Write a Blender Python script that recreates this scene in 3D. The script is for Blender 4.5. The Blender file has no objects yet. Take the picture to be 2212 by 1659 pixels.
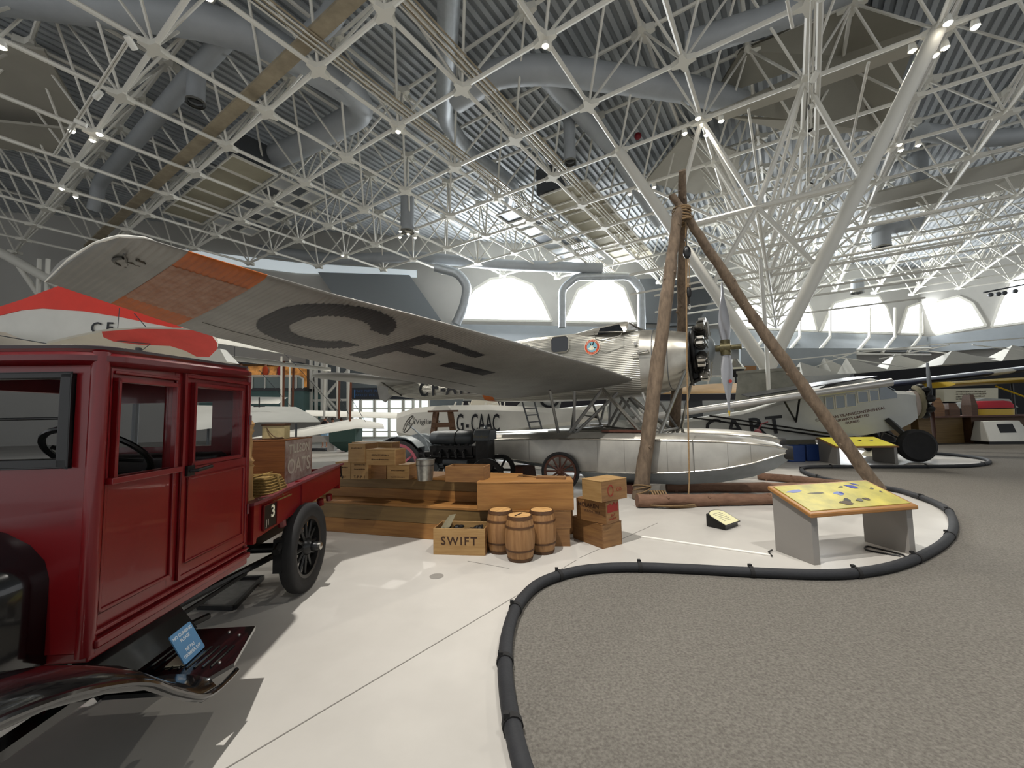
import bpy, bmesh, math, random
from math import sin, cos, pi, radians, atan2, sqrt
from mathutils import Vector as V, Matrix as M4
random.seed(7)
SC = bpy.context.scene
COL = SC.collection
# ---------------------------------------------------------------- camera and pixel -> world helpers
FPX = 890.0; CH = 1.6
PIT, ROL = radians(4.3), radians(-1.15)
fw = V((0, cos(PIT), sin(PIT))); up0 = V((0, -sin(PIT), cos(PIT)))
rx = V((1, 0, 0)) * cos(ROL) + up0 * sin(ROL)
ux = V((1, 0, 0)) * -sin(ROL) + up0 * cos(ROL)
CP = V((0, 0, CH))
def ray(px, py): return fw + rx * ((px - 1106) / FPX) - ux * ((py - 829.5) / FPX)
def gz(px, py, z=0.0):
    r = ray(px, py); return CP + r * ((z - CH) / r.z)
def gy(px, py, y):
    r = ray(px, py); return CP + r * (y / r.y)
def gpl(px, py, p0, n):
    r = ray(px, py); return CP + r * ((V(p0) - CP).dot(V(n)) / r.dot(V(n)))
cam = bpy.data.cameras.new('camera'); co = bpy.data.objects.new('camera', cam); COL.objects.link(co)
cam.sensor_width = 36; cam.lens = FPX * 36 / 2212; cam.clip_start = .02; cam.clip_end = 300
m = M4((rx, ux, -fw)).transposed().to_4x4(); m.translation = CP; co.matrix_world = m
SC.camera = co
# ---------------------------------------------------------------- mesh builder
class B:
    def __init__(s): s.v = []; s.f = []; s.mi = []; s.cm = 0
    def add(s, vs, fs, M=None):
        o = len(s.v)
        s.v += [tuple(M @ V(p)) for p in vs] if M else [tuple(p) for p in vs]
        s.f += [tuple(i + o for i in f) for f in fs]; s.mi += [s.cm] * len(fs)
        return s
    def box(s, x0, x1, y0, y1, z0, z1, M=None):
        vs = [(x, y, z) for x in (x0, x1) for y in (y0, y1) for z in (z0, z1)]
        return s.add(vs, [(0, 1, 3, 2), (4, 6, 7, 5), (0, 4, 5, 1), (2, 3, 7, 6), (0, 2, 6, 4), (1, 5, 7, 3)], M)
    def cbox(s, c, sz, M=None):
        return s.box(c[0]-sz[0]/2, c[0]+sz[0]/2, c[1]-sz[1]/2, c[1]+sz[1]/2, c[2]-sz[2]/2, c[2]+sz[2]/2, M)
    def beam(s, a, b, w, h, upv=(0, 0, 1)):
        a = V(a); b = V(b); d = (b - a).normalized(); u = V(upv)
        sd = d.cross(u)
        if sd.length < 1e-4: sd = d.cross(V((1, 0, 0)))
        sd.normalize(); u = sd.cross(d)
        vs = []
        for p in (a, b):
            for i, j in ((-1, -1), (1, -1), (1, 1), (-1, 1)): vs.append(p + sd * (w/2*i) + u * (h/2*j))
        return s.add(vs, [(0, 1, 2, 3), (7, 6, 5, 4), (0, 4, 5, 1), (1, 5, 6, 2), (2, 6, 7, 3), (3, 7, 4, 0)])
    def tube(s, pts, r, n=8, M=None, cap=True, flat=1.0, closed=False):
        pts = [V(p) for p in pts]; k = len(pts); rr = r if isinstance(r, (list, tuple)) else [r] * k
        vs = []; u = None
        for i, p in enumerate(pts):
            a = pts[(i-1) % k] if (closed or i > 0) else p
            b = pts[(i+1) % k] if (closed or i < k-1) else p
            d = (b - a).normalized()
            if u is None:
                u = d.cross(V((0, 0, 1)))
                if u.length < .05: u = d.cross(V((0, 1, 0)))
            u = (u - d * u.dot(d)).normalized(); w = d.cross(u)
            for j in range(n):
                t = 2*pi*j/n; vs.append(p + (u * cos(t) + w * sin(t) * flat) * rr[i])
        fs = []
        for i in range(k if closed else k-1):
            i2 = (i+1) % k
            for j in range(n): fs.append((i*n+j, i2*n+j, i2*n+(j+1) % n, i*n+(j+1) % n))
        if cap and not closed: fs += [tuple(range(n-1, -1, -1)), tuple(range((k-1)*n, k*n))]
        return s.add(vs, [f[::-1] for f in fs], M)
    def lathe(s, prof, n=24, M=None, a0=0, a1=2*pi):
        full = abs(a1-a0-2*pi) < 1e-6; m_ = n if full else n+1
        vs = [(r*cos(a0+(a1-a0)*j/n), r*sin(a0+(a1-a0)*j/n), z) for r, z in prof for j in range(m_)]
        fs = []
        for i in range(len(prof)-1):
            for j in range(n):
                j2 = (j+1) % m_
                fs.append((i*m_+j, i*m_+j2, (i+1)*m_+j2, (i+1)*m_+j))
        rmn, rmx = min(p[0] for p in prof), max(p[0] for p in prof)
        if full and rmn < .5*rmx:
            if prof[0][0] > 1e-6: fs.append(tuple(range(m_-1, -1, -1)))
            if prof[-1][0] > 1e-6: fs.append(tuple(range((len(prof)-1)*m_, len(prof)*m_)))
        return s.add(vs, fs, M)
    def loft(s, rings, closed=True, cap=True, M=None, mats=None):
        n = len(rings[0]); vs = [p for r in rings for p in r]; fs = []; mm = []
        for i in range(len(rings)-1):
            for j in range(n if closed else n-1):
                fs.append((i*n+j, i*n+(j+1) % n, (i+1)*n+(j+1) % n, (i+1)*n+j)); mm.append(mats[i] if mats else s.cm)
        if cap and closed:
            fs += [tuple(range(n-1, -1, -1)), tuple(range((len(rings)-1)*n, len(rings)*n))]; mm += [mm[0], mm[-1]]
        s.add(vs, fs, M)
        if mats: s.mi[-len(fs):] = mm
        return s
    def poly(s, pts, off, M=None):
        """a flat outline given its thickness along the vector off"""
        n = len(pts); o = V(off); vs = [V(p) for p in pts] + [V(p) + o for p in pts]
        fs = [tuple(range(n-1, -1, -1)), tuple(range(n, 2*n))] + [(i, (i+1) % n, n+(i+1) % n, n+i) for i in range(n)]
        return s.add(vs, fs, M)
    def sph(s, c, r, nu=12, nv=8, M=None):
        r = r if isinstance(r, (tuple, list)) else (r, r, r)
        vs = [(c[0]+r[0]*sin(pi*i/nv)*cos(2*pi*j/nu), c[1]+r[1]*sin(pi*i/nv)*sin(2*pi*j/nu), c[2]-r[2]*cos(pi*i/nv)) for i in range(nv+1) for j in range(nu)]
        fs = [(i*nu+j, i*nu+(j+1) % nu, (i+1)*nu+(j+1) % nu, (i+1)*nu+j) for i in range(nv) for j in range(nu)]
        return s.add(vs, fs, M)
def obj(name, b, mat, parent=None, smooth=40, bevel=0):
    me = bpy.data.meshes.new(name); me.from_pydata(b.v, [], b.f)
    bm = bmesh.new(); bm.from_mesh(me)
    bmesh.ops.remove_doubles(bm, verts=bm.verts, dist=1e-5)
    bmesh.ops.recalc_face_normals(bm, faces=bm.faces); 
    bm.to_mesh(me); bm.free()
    mats = mat if isinstance(mat, (list, tuple)) else [mat]
    for k in mats: me.materials.append(k)
    if len(mats) > 1 and len(me.polygons) == len(b.mi): me.polygons.foreach_set('material_index', b.mi)
    if smooth:
        me.polygons.foreach_set('use_smooth', [True]*len(me.polygons)); me.set_sharp_from_angle(angle=radians(smooth))
    me.update()
    o = bpy.data.objects.new(name, me); COL.objects.link(o)
    if parent: o.parent = parent
    if bevel:
        md = o.modifiers.new('edge', 'BEVEL'); md.width = bevel; md.segments = 2; md.limit_method = 'ANGLE'; md.harden_normals = True
    return o
def tag(o, label, cat, group=None, kind=None):
    if label: o['label'] = label
    if cat: o['category'] = cat
    if group: o['group'] = group
    if kind: o['kind'] = kind
    return o
def thing(name, label, cat, loc=(0, 0, 0), rz=0, group=None, rot=None):
    o = bpy.data.objects.new(name, None); COL.objects.link(o); o.empty_display_size = .1
    o.location = loc; o.rotation_euler = rot if rot else (0, 0, rz)
    return tag(o, label, cat, group)
def struct(name, b, mat, label=None, smooth=40, parent=None):
    o = obj(name, b, mat, parent, smooth)
    if not parent: o['kind'] = 'structure'
    if label: o['label'] = label
    return o
def dup(root, loc=None, rz=None, label=None, group=None):
    r = root.copy(); COL.objects.link(r)
    if loc is not None: r.location = loc
    if rz is not None: r.rotation_euler = (0, 0, rz)
    if label: r['label'] = label
    if group: r['group'] = group
    for ch in list(root.children):
        c = ch.copy(); COL.objects.link(c); c.parent = r
        for g in list(ch.children):
            d = g.copy(); COL.objects.link(d); d.parent = c
    return r
def T(x=0, y=0, z=0, rx_=0, ry_=0, rz_=0, s=1):
    return M4.Translation((x, y, z)) @ M4.Rotation(rz_, 4, 'Z') @ M4.Rotation(ry_, 4, 'Y') @ M4.Rotation(rx_, 4, 'X') @ M4.Scale(s, 4)
def frame(o, xd, yd):
    """matrix whose x, y axes are the given directions"""
    x = V(xd).normalized(); z = x.cross(V(yd)).normalized(); y = z.cross(x)
    m_ = M4((x, y, z)).transposed().to_4x4(); m_.translation = V(o); return m_
def text(name, s, size, mat, parent, M, ext=.001, warp=None, sx=1.0, bold=0, space=1.0, align='CENTER'):
    cu = bpy.data.curves.new(name, 'FONT'); cu.body = s; cu.size = size; cu.extrude = ext; cu.align_x = align; cu.align_y = 'CENTER'
    cu.offset = bold; cu.space_character = space; cu.resolution_u = 3; cu.space_line = .9
    t = bpy.data.objects.new(name, cu); COL.objects.link(t); dg = bpy.context.evaluated_depsgraph_get()
    me = bpy.data.meshes.new_from_object(t.evaluated_get(dg)); bpy.data.objects.remove(t)
    me.transform(M @ M4.Diagonal((sx, 1, 1, 1))); me.materials.clear(); me.materials.append(mat)
    o = bpy.data.objects.new(name, me); COL.objects.link(o)
    if parent: o.parent = parent
    return o
def smear(name, w, h, mat, parent, M, seed=1):
    """illegible worn printing: a row of short irregular strokes"""
    rnd = random.Random(seed); b = B(); x = -w/2
    while x < w/2:
        q = rnd.uniform(.25, .7)*h; b.box(x, x+q, -h*rnd.uniform(.25, .5), h*rnd.uniform(.2, .5), 0, .0006, M); x += q+h*rnd.uniform(.15, .4)
    return obj(name, b, mat, parent, smooth=0)
# ---------------------------------------------------------------- materials
def lin(h):
    h = h.lstrip('#'); c = [int(h[i:i+2], 16)/255 for i in (0, 2, 4)]
    return tuple(x/12.92 if x <= .04045 else ((x+.055)/1.055)**2.4 for x in c) + (1,)
MATS = {}
def mat(name, col, rough=.6, metal=0, var=0.0, vs=4.0, bump=0.0, bs=40.0, coat=0, emit=0, trans=0, stretch=(1, 1, 1), col2=None, spec=.5, wave=None, detail=6, alpha=1, ior=1.45, rvar=0):
    m_ = bpy.data.materials.new(name); m_.use_nodes = True; nt = m_.node_tree; N = nt.nodes; L = nt.links
    p = N['Principled BSDF']; c = lin(col)
    p.inputs['Base Color'].default_value = c; p.inputs['Roughness'].default_value = rough; p.inputs['Metallic'].default_value = metal
    p.inputs['Coat Weight'].default_value = coat; p.inputs['Coat Roughness'].default_value = .05
    p.inputs['Specular IOR Level'].default_value = spec; p.inputs['IOR'].default_value = ior
    p.inputs['Transmission Weight'].default_value = trans; p.inputs['Alpha'].default_value = alpha
    if emit: p.inputs['Emission Color'].default_value = c; p.inputs['Emission Strength'].default_value = emit
    if var or bump or wave or col2 or rvar:
        tc = N.new('ShaderNodeTexCoord'); mp = N.new('ShaderNodeMapping'); L.new(tc.outputs['Object'], mp.inputs['Vector'])
        mp.inputs['Scale'].default_value = stretch
    if var or col2 or rvar:
        nz = N.new('ShaderNodeTexNoise'); nz.inputs['Scale'].default_value = vs; nz.inputs['Detail'].default_value = detail; nz.inputs['Roughness'].default_value = .6
        L.new(mp.outputs[0], nz.inputs['Vector'])
        cr = N.new('ShaderNodeValToRGB'); L.new(nz.outputs['Fac'], cr.inputs['Fac'])
        cr.color_ramp.elements[0].position = .3; cr.color_ramp.elements[1].position = .7
        a = tuple(max(0, x*(1-var)) for x in c[:3]) + (1,); b_ = lin(col2) if col2 else tuple(min(1, x*(1+var)) for x in c[:3]) + (1,)
        cr.color_ramp.elements[0].color = a; cr.color_ramp.elements[1].color = b_
        L.new(cr.outputs['Color'], p.inputs['Base Color'])
        if emit: L.new(cr.outputs['Color'], p.inputs['Emission Color'])
        if rvar:
            mr = N.new('ShaderNodeMapRange'); L.new(nz.outputs['Fac'], mr.inputs['Value'])
            mr.inputs['To Min'].default_value = max(0.02, rough-rvar); mr.inputs['To Max'].default_value = rough+rvar
            L.new(mr.outputs[0], p.inputs['Roughness'])
    h = None
    if bump:
        n2 = N.new('ShaderNodeTexNoise'); n2.inputs['Scale'].default_value = bs; n2.inputs['Detail'].default_value = 4
        L.new(mp.outputs[0], n2.inputs['Vector']); h = n2.outputs['Fac']
        bp = N.new('ShaderNodeBump'); bp.inputs['Strength'].default_value = bump; bp.inputs['Distance'].default_value = .01
        L.new(h, bp.inputs['Height']); L.new(bp.outputs[0], p.inputs['Normal'])
    if wave:   # (axis, scale, strength, distance): corrugation
        w = N.new('ShaderNodeTexWave'); w.wave_type = 'BANDS'; w.bands_direction = wave[0]; w.inputs['Scale'].default_value = wave[1]
        L.new(tc.outputs['Object'], w.inputs['Vector'])
        b2 = N.new('ShaderNodeBump'); b2.inputs['Strength'].default_value = wave[2]; b2.inputs['Distance'].default_value = wave[3]
        L.new(w.outputs['Fac'], b2.inputs['Height'])
        if h: L.new(bp.outputs[0], b2.inputs['Normal'])
        L.new(b2.outputs[0], p.inputs['Normal'])
    MATS[name] = m_; return m_
def wood(name, c1, c2, scale=3, axis=0, rough=.55, coat=0):
    st = [9, 9, 9]; st[axis] = .7
    m_ = mat(name, c1, rough, col2=c2, vs=scale, stretch=tuple(st), bump=.15, bs=scale*3, coat=coat, detail=8); return m_
def wpaint(name, c1, c2, rough, s1, stain='#888', bump=0.0, bs=200, coat=0):
    return mat(name, c1, rough, col2=c2, vs=s1, bump=bump, bs=bs, rvar=.12, coat=coat)
Msteel = mat('white_painted_steel', '#d9d6cc', .45)
Mnode = mat('node_plate_paint', '#d8d5ca', .5)
Mdeck = mat('roof_deck', '#a2a6a8', .6, var=.12, vs=.4)
Mduct = mat('duct_grey', '#a3a7aa', .55, metal=.1, var=.06, vs=1.5)
Mducts = mat('duct_shiny', '#b9bec2', .38, metal=.6, var=.1, vs=3)
Mtan = mat('tan_panel', '#a09a86', .8, var=.08, vs=1)
Mbeam = mat('beam_brown', '#9a8e78', .6, var=.2, vs=2)
Mconc = mat('concrete', '#88867b', .85, var=.2, vs=2.5, bump=.4, bs=20)
Mwall = mat('wall_grey', '#b0aea8', .8, var=.04, vs=.5)
Mwalls = mat('wall_block', '#9aa0a2', .8, var=.05, vs=1)
Mdark = mat('dark_grey', '#4a4d50', .6)
Mblk = mat('black_satin', '#131313', .35)
Mgloss = mat('black_gloss', '#0a0a0c', .12, coat=.6, bump=.04, bs=8)
Mrub = mat('rubber', '#1c1b1b', .75, var=.2, vs=8, bump=.1, bs=60)
Mfoam = mat('foam_hose', '#26272a', .7, var=.15, vs=6, bump=.25, bs=40)
Mred = mat('red_truck_paint', '#700a10', .32, var=.08, vs=2, coat=.3, bump=.03, bs=30)
Mredd = mat('red_trim', '#5c0910', .3, coat=.3)
Mredgrey = mat('worn_red_top', '#6b3238', .4, var=.15, vs=5)
Malu = mat('float_aluminium', '#a9a69e', .42, metal=.75, var=.12, vs=3, bump=.12, bs=6)
Malud = mat('float_bottom_paint', '#7c8184', .55, metal=.3, var=.15, vs=3)
Mcorr = mat('corrugated_fuselage', '#a7a59c', .38, metal=.7, var=.1, vs=2, wave=('Z', 7.8, .8, .009))
Mcowl = mat('cowling_metal', '#a6a298', .33, metal=.8, var=.15, vs=3, bump=.08, bs=5)
Mwing = mat('wing_skin', '#858480', .45, metal=.45, var=.12, vs=2.5)
Mwor = mat('wing_orange', '#a3551f', .5, var=.18, vs=6, metal=.1)
Mworl = mat('wing_orange_faded', '#96603f', .55, var=.25, vs=9, col2='#9c7a66')
Mletter = mat('registration_black', '#18191d', .5)
Msteelb = mat('bright_steel', '#b3b0a8', .25, metal=.95, var=.1, vs=12)
Msteeld = mat('dull_steel', '#56544f', .4, metal=.8, var=.25, vs=14)
Mbrass = mat('bronze_hub', '#565038', .45, metal=.6, var=.2, vs=20)
Mglass = mat('glass', '#ffffff', .02, trans=1, ior=1.05, spec=.5)
Mglassd = mat('dark_glass', '#15181c', .06, spec=.8)
Mpine = wood('pine', '#a3753f', '#7f562b', 2.2, 0)
Mpine2 = wood('pine_dull', '#80673f', '#6a5331', 2.2, 0)
Mcrate = wood('crate_wood', '#ab8a5a', '#8c6a3e', 3, 0)
Mcratey = wood('crate_wood_along_y', '#967045', '#74512f', 3, 1)
Mcrated = wood('old_crate', '#8a653b', '#664427', 3, 0)
Mbarrel = wood('barrel_staves', '#a37b50', '#7a5430', 3, 2)
Mhoop = wood('dark_hoop', '#5a3c22', '#432b18', 3, 0)
Mlid = wood('barrel_lid', '#c9a06a', '#a57a45', 3, 0)
Mlog = mat('bark', '#786755', .85, col2='#54473a', vs=5, stretch=(3, 3, 1), bump=.6, bs=18)
Mlogred = mat('bark_reddish', '#7d5f4c', .85, col2='#654a3a', vs=5, stretch=(1, 3, 3), bump=.6, bs=18)
Mrope = mat('rope', '#7f6748', .8, var=.25, vs=60, bump=.5, bs=120)
Mink = mat('ink', '#3a2416', .8)
Minkred = mat('ink_red', '#8e2a22', .8)
Mpaper = mat('paper', '#e6e0c8', .7)
Mgrey = mat('grey_board', '#8d8984', .6, var=.02, vs=2)
Moak = wood('oak_trim', '#a5753f', '#8c5f30', 3, 0, rough=.35, coat=.3)
Mtin = mat('galvanised', '#a8a7a0', .35, metal=.85, var=.2, vs=18)
Mtrac = mat('tractor_grey', '#3f4346', .45, metal=.3, var=.15, vs=6)
Mtracl = mat('tractor_light', '#7c8284', .4, metal=.4, var=.12, vs=4)
Mengd = mat('engine_dark', '#1d1c1b', .5, metal=.4, var=.4, vs=15)
Mwheelr = mat('wheel_pink_red', '#8d4550', .5)
Mwheelb = wood('wheel_brown', '#5b3527', '#402217', 4, 0)
Mfab = mat('silver_fabric', '#b9bab4', .6, var=.05, vs=2)
Mfabw = mat('white_fabric', '#dedcd3', .6, var=.04, vs=2)
Mfabc = mat('cream_fabric', '#cfc8b6', .65, var=.05, vs=2)
Mredo = mat('signal_red', '#e8341c', .5, var=.06, vs=2)
Mredp = mat('faded_red', '#cf4a42', .55, var=.1, vs=3)
Mstrut = wood('strut_wood', '#7a4527', '#5f3219', 3, 2)
Mlamp = mat('lamp_lens', '#fff6e6', .3, emit=28)
Mwin = mat('window_daylight', '#f2f6fa', .5, emit=3.2)
Mwin2 = mat('entrance_daylight', '#e4f0ee', .5, emit=1.5)
Mblue = mat('sign_blue', '#5f94c0', .45)
Mwhitep = mat('white_print', '#eaf1f6', .5)
Mcream = mat('cream_plinth', '#ded3b4', .5)
Mcanvas = mat('canvas', '#77705a', .9, var=.2, vs=3, bump=.3, bs=30)
Mgreen = mat('teal_wall', '#56706d', .7, var=.05, vs=1)
Mgreend = mat('dark_green', '#26403a', .7)
Mnavy = mat('navy', '#1d2a4c', .35, coat=.3)
Myel = mat('yellow_paint', '#c9a51a', .35, coat=.3)
Mtan2 = mat('tan_wing', '#c09a68', .6, var=.08, vs=2)
Mskin = mat('skin', '#b07a5e', .6)
Mbluecl = mat('pale_blue_cloth', '#8fb0cc', .8)
Mredcl = mat('red_cloth', '#b8303a', .8)
Mblkcl = mat('dark_cloth', '#2a2426', .8)
Morcl = mat('orange_cloth', '#d8582e', .8)
Mhair = mat('hair', '#3a2a1e', .8)
Mwarm = mat('warm_backlight', '#c88a48', .5, emit=.7, col2='#4a2a10', vs=1.6)
# ---------------------------------------------------------------- floor, carpet, walls
K = 12.6; th = radians(146.17); sm = .29 * K
GU = V((cos(th), sin(th), 0)) * sm; GV = V((sin(th), -cos(th), 0)) * sm; GO = V((-.296*K, .9474*K, 0))
ZB = CH + K; ZT = ZB + 2.4 * K / 8.2
def node(a, b, z=ZB):
    p = GO + GU * a + GV * b; return V((p.x, p.y, z))
# painted concrete floor
mf = mat('floor_paint', '#c3bfb8', .36, col2='#b3afa8', vs=.8, bump=.03, bs=6, rvar=.1, spec=.45)
b = B(); b.box(-60, 80, -6, 62, -.3, 0); struct('floor', b, mf, 'light grey painted concrete floor')
hose_px = [(1185, 1790), (1140, 1690), (1112, 1590), (1096, 1500), (1091, 1430), (1098, 1362), (1122, 1302), (1170, 1258), (1250, 1233), (1350, 1225), (1490, 1229), (1623, 1236), (1779, 1241), (1870, 1235), (1945, 1219), (2008, 1192), (2046, 1165), (2060, 1136), (2050, 1105), (2020, 1086), (1980, 1071), (1930, 1057), (1837, 1044), (1779, 1034), (1742, 1022), (1732, 1014), (1745, 1009), (1818, 1008), (1935, 1008), (2060, 1007), (2115, 1004), (2137, 998), (2125, 991), (2085, 985), (2040, 981), (1990, 978), (1900, 976)]
HR = .047
hp = [gz(x, y, HR) for x, y in hose_px]
def smooth(pts, n=4, closed=False):
    out = []; k = len(pts)
    for i in range(k-1):
        p0, p1, p2, p3 = pts[max(0, i-1)], pts[i], pts[i+1], pts[min(k-1, i+2)]
        for j in range(n):
            t = j/n
            out.append(.5*((2*p1)+(p2-p0)*t+(2*p0-5*p1+4*p2-p3)*t*t+(3*p1-3*p2+p0+(-1*p0)*0-2*p0+p3)*t*t*t) if False else
                       .5*((2*p1)+(-p0+p2)*t+(2*p0-5*p1+4*p2-p3)*t*t+(-p0+3*p1-3*p2+p3)*t*t*t))
    out.append(pts[-1]); return out
hs = smooth(hp, 4)
mc = mat('carpet', '#5f5b55', .95, col2='#7e7a73', vs=60, bump=.8, bs=150, detail=3, spec=.1)
pts = [V((p.x, p.y, 0)) for p in hs] + [V((16, 26, 0)), V((14, 45, 0)), V((78, 45, 0)), V((78, -5, 0)), V((.2, -5, 0))]
b = B(); b.poly(pts, (0, 0, .004)); struct('floor_carpet', b, mc, 'grey-brown carpet of the visitor walkway')
t = thing('hose_barrier', 'long black foam tube barrier snaking along the carpet edge', 'barrier')
b = B(); b.tube(hs, HR, 12); obj('tube', b, Mfoam, t)
for i, k in enumerate(range(9, len(hs)-20, 7)):
    p = hs[k]; d = (hs[k+1]-hs[k-1]).normalized()
    b = B(); b.tube([p-d*.018, p+d*.018], HR+.008, 12); n_ = V((-d.y, d.x, 0))
    b.cbox((p.x+n_.x*.03, p.y+n_.y*.03, HR+.055), (.03, .03, .022)); obj('coupling', b, Mrub, t)
# joints cut in the floor
mj = mat('joint_filler', '#77736d', .8)
for i, (a, c) in enumerate([((480, 1665), (1245, 1210)), ((1010, 1212), (1100, 1228)), ((1250, 1206), (1420, 1130))]):
    b = B(); b.beam(gz(*a, .0005), gz(*c, .0005), .009, .002); struct('trim_%d' % (i+1), b, mj, 'dark joint line in the painted floor')
b = B(); b.lathe([(.07, 0), (.07, .004), (0, .004)], 24, M4.Translation(gz(943, 1245)))
tag(obj('floor_drain', b, mat('cap_metal', '#a39f99', .5, metal=.4)), 'small round metal drain cover near the wooden box of scrap', 'drain cover')
# white cable cover strip
a, c = gz(1383, 1160), gz(1668, 1201); b = B(); b.beam(a+V((0, 0, .008)), c+V((0, 0, .008)), .035, .016)
tag(obj('cable_cover', b, mat('white_plastic', '#efece4', .4), bevel=.004), 'thin white cable cover strip running over floor to the info desk', 'cable cover')
# ---- far wall ; plane through two ground points
WA, WB, WC = V((-5, 38, 0)), V((48.7, 48.5, 0)), V((60, 35, 0))
dW = (WB-WA).normalized(); W0 = WA - dW*50
nW = V((dW.y, -dW.x, 0))
def wp(px, py, off=0.0): return gpl(px, py, WA + nW*off, nW)
dC = (WC-WB).normalized(); nC = V((dC.y, -dC.x, 0))
def wpc(px, py, off=0.0): return gpl(px, py, WB + nC*off, nC)
b = B()
for p, q in ((W0, WB),):
    b.poly([p, q, q+V((0, 0, ZT+1)), p+V((0, 0, ZT+1))], -nW*.4)
struct('wall_back', b, Mwall)
b = B(); b.poly([WB, WC, WC+V((0, 0, ZT+1)), WB+V((0, 0, ZT+1))], -nC*.4); struct('wall_right', b, Mwall)
b = B(); b.poly([V((-45, 8, 0)), W0, W0+V((0, 0, ZT)), V((-45, 8, ZT))], (-.4, 0, 0)); struct('wall_left', b, Mwall)
# clerestory windows: six-sided bright openings with pale frames
wins = [[(978, 692), (1024, 625), (1060, 603), (1105, 598), (1150, 616), (1172, 650), (1192, 694)],
        [(1216, 696), (1248, 626), (1286, 605), (1318, 603), (1348, 622), (1377, 698)],
        [(1560, 706), (1600, 652), (1660, 640), (1733, 636), (1752, 668), (1764, 716)],
        [(1772, 717), (1800, 655), (1850, 642), (1897, 640), (1915, 665), (1932, 720)],
        [(1942, 721), (1960, 664), (1992, 652), (1992, 722)],
        ]
for i, w in enumerate(wins):
    f = wpc if i == 4 and False else wp
    nn = nW
    b = B(); b.poly([f(x, y, .05) for x, y in w], nn*.1)
    o = struct('window_%d' % (i+1), b, Mwin)
    b = B(); q = [f(x, y, .2) for x, y in w]
    for j in range(len(q)): b.beam(q[j], q[(j+1) % len(q)], .22, .22, nn)
    struct('window_frame', b, Msteel, parent=o)
for wi, w in ((6, [(2142, 706), (2158, 660), (2185, 602), (2240, 580), (2300, 640), (2300, 685)]), (8, [(2022, 724), (2024, 652), (2070, 640), (2100, 655), (2130, 704)])):
    b = B(); b.poly([wpc(x, y, .05) for x, y in w], nC*.1); o = struct('window_%d' % wi, b, Mwin)
    b = B(); q = [wpc(x, y, .2) for x, y in w]
    for j in range(len(q)): b.beam(q[j], q[(j+1) % len(q)], .22, .22, nC)
    struct('window_frame', b, Msteel, parent=o)
# far-left strip made to glow, standing in for the lighter ducts and trusses
b = B(); b.poly([wp(x, y, .05) for x, y in [(395, 560), (640, 590), (900, 600), (900, 585), (640, 568), (400, 540)]], nW*.1); struct('window_7', b, mat('soft_glow', '#dce6ea', .5, emit=.45))
# dark triangular bulkheads between the windows, each a slab of real depth
for i, w in enumerate([[(690, 592), (885, 598), (952, 694), (760, 694)], [(1376, 606), (1560, 600), (1500, 700), (1392, 700)], [(1430, 620), (1500, 610), (1590, 700), (1440, 706)]]):
    b = B(); b.poly([wp(x, y, .6) for x, y in w], nW*.5); tag(obj('bulkhead_panel', b, mat('bulkhead_%d' % i, ['#7a7f82', '#6c7073', '#6c7073'][i], .7)), ['large dark grey tapered panel left of the clerestory windows', 'dark grey panel between the middle and right windows', 'dark grey sloped panel behind the propeller'][i], 'wall panel', kind='structure')
# sloped band under the windows
b = B(); b.poly([wp(900, 700, .3), wp(1560, 712, .3), wp(1560, 755, 1.6), wp(900, 742, 1.6)], nW*.3)
b.poly([wp(1560, 712, .3), wp(2000, 728, .3), wp(2000, 762, 1.6), wp(1560, 755, 1.6)], nW*.3)
struct('trim_8', b, mat('sloped_band', '#83888b', .75, var=.05, vs=1), 'grey sloped band of wall below the windows')
b = B(); b.poly([wpc(2005, 728, .3), wpc(2260, 696, .3), wpc(2260, 745, 1.4), wpc(2005, 762, 1.4)], nC*.3); struct('trim_9', b, MATS['sloped_band'])
# rails along that wall
t = thing('wall_rail', 'white steel rail and brackets running along the far wall under the windows', 'rail')
b = B()
for y0, y1 in ((755, 742), (748, 757)): pass
b.tube([wp(1390, 748, 1.9), wp(1800, 757, 1.9), wp(2010, 752, 1.9)], .14, 6); b.tube([wp(1700, 764, 1.9), wp(2010, 766, 1.9)], .1, 6); obj('rail', b, Msteel, t)
for x in (1625, 1700, 1765, 1850, 1905, 1960):
    b = B(); b.tube([wp(x, 762, 1.9), wp(x+28, 728, 1.4)], .16, 6); b.tube([wp(x+28, 728, 1.4), wp(x+28, 665, 1.1)], .14, 6); obj('bracket', b, Msteel, t)
# ---------------------------------------------------------------- roof deck: real corrugations parallel to GV
b = B(); gu = GU.normalized(); gv = GV.normalized()
c0 = V((6, 20, ZT + .45)); 
for i in range(-150, 151):
    p = c0 + gu * (i*.42)
    b.beam(p - gv*62, p + gv*62, .2, .09)
struct('ceiling_ribs', b, mat('deck_rib', '#a9adaf', .55), smooth=0)
b = B(); b.poly([c0+gu*sx*66+gv*sy*66+V((0, 0, .05)) for sx, sy in ((-1, -1), (1, -1), (1, 1), (-1, 1))], (0, 0, .3)); struct('ceiling', b, mat('deck_pan', '#8b8f91', .6), smooth=0)
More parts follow.
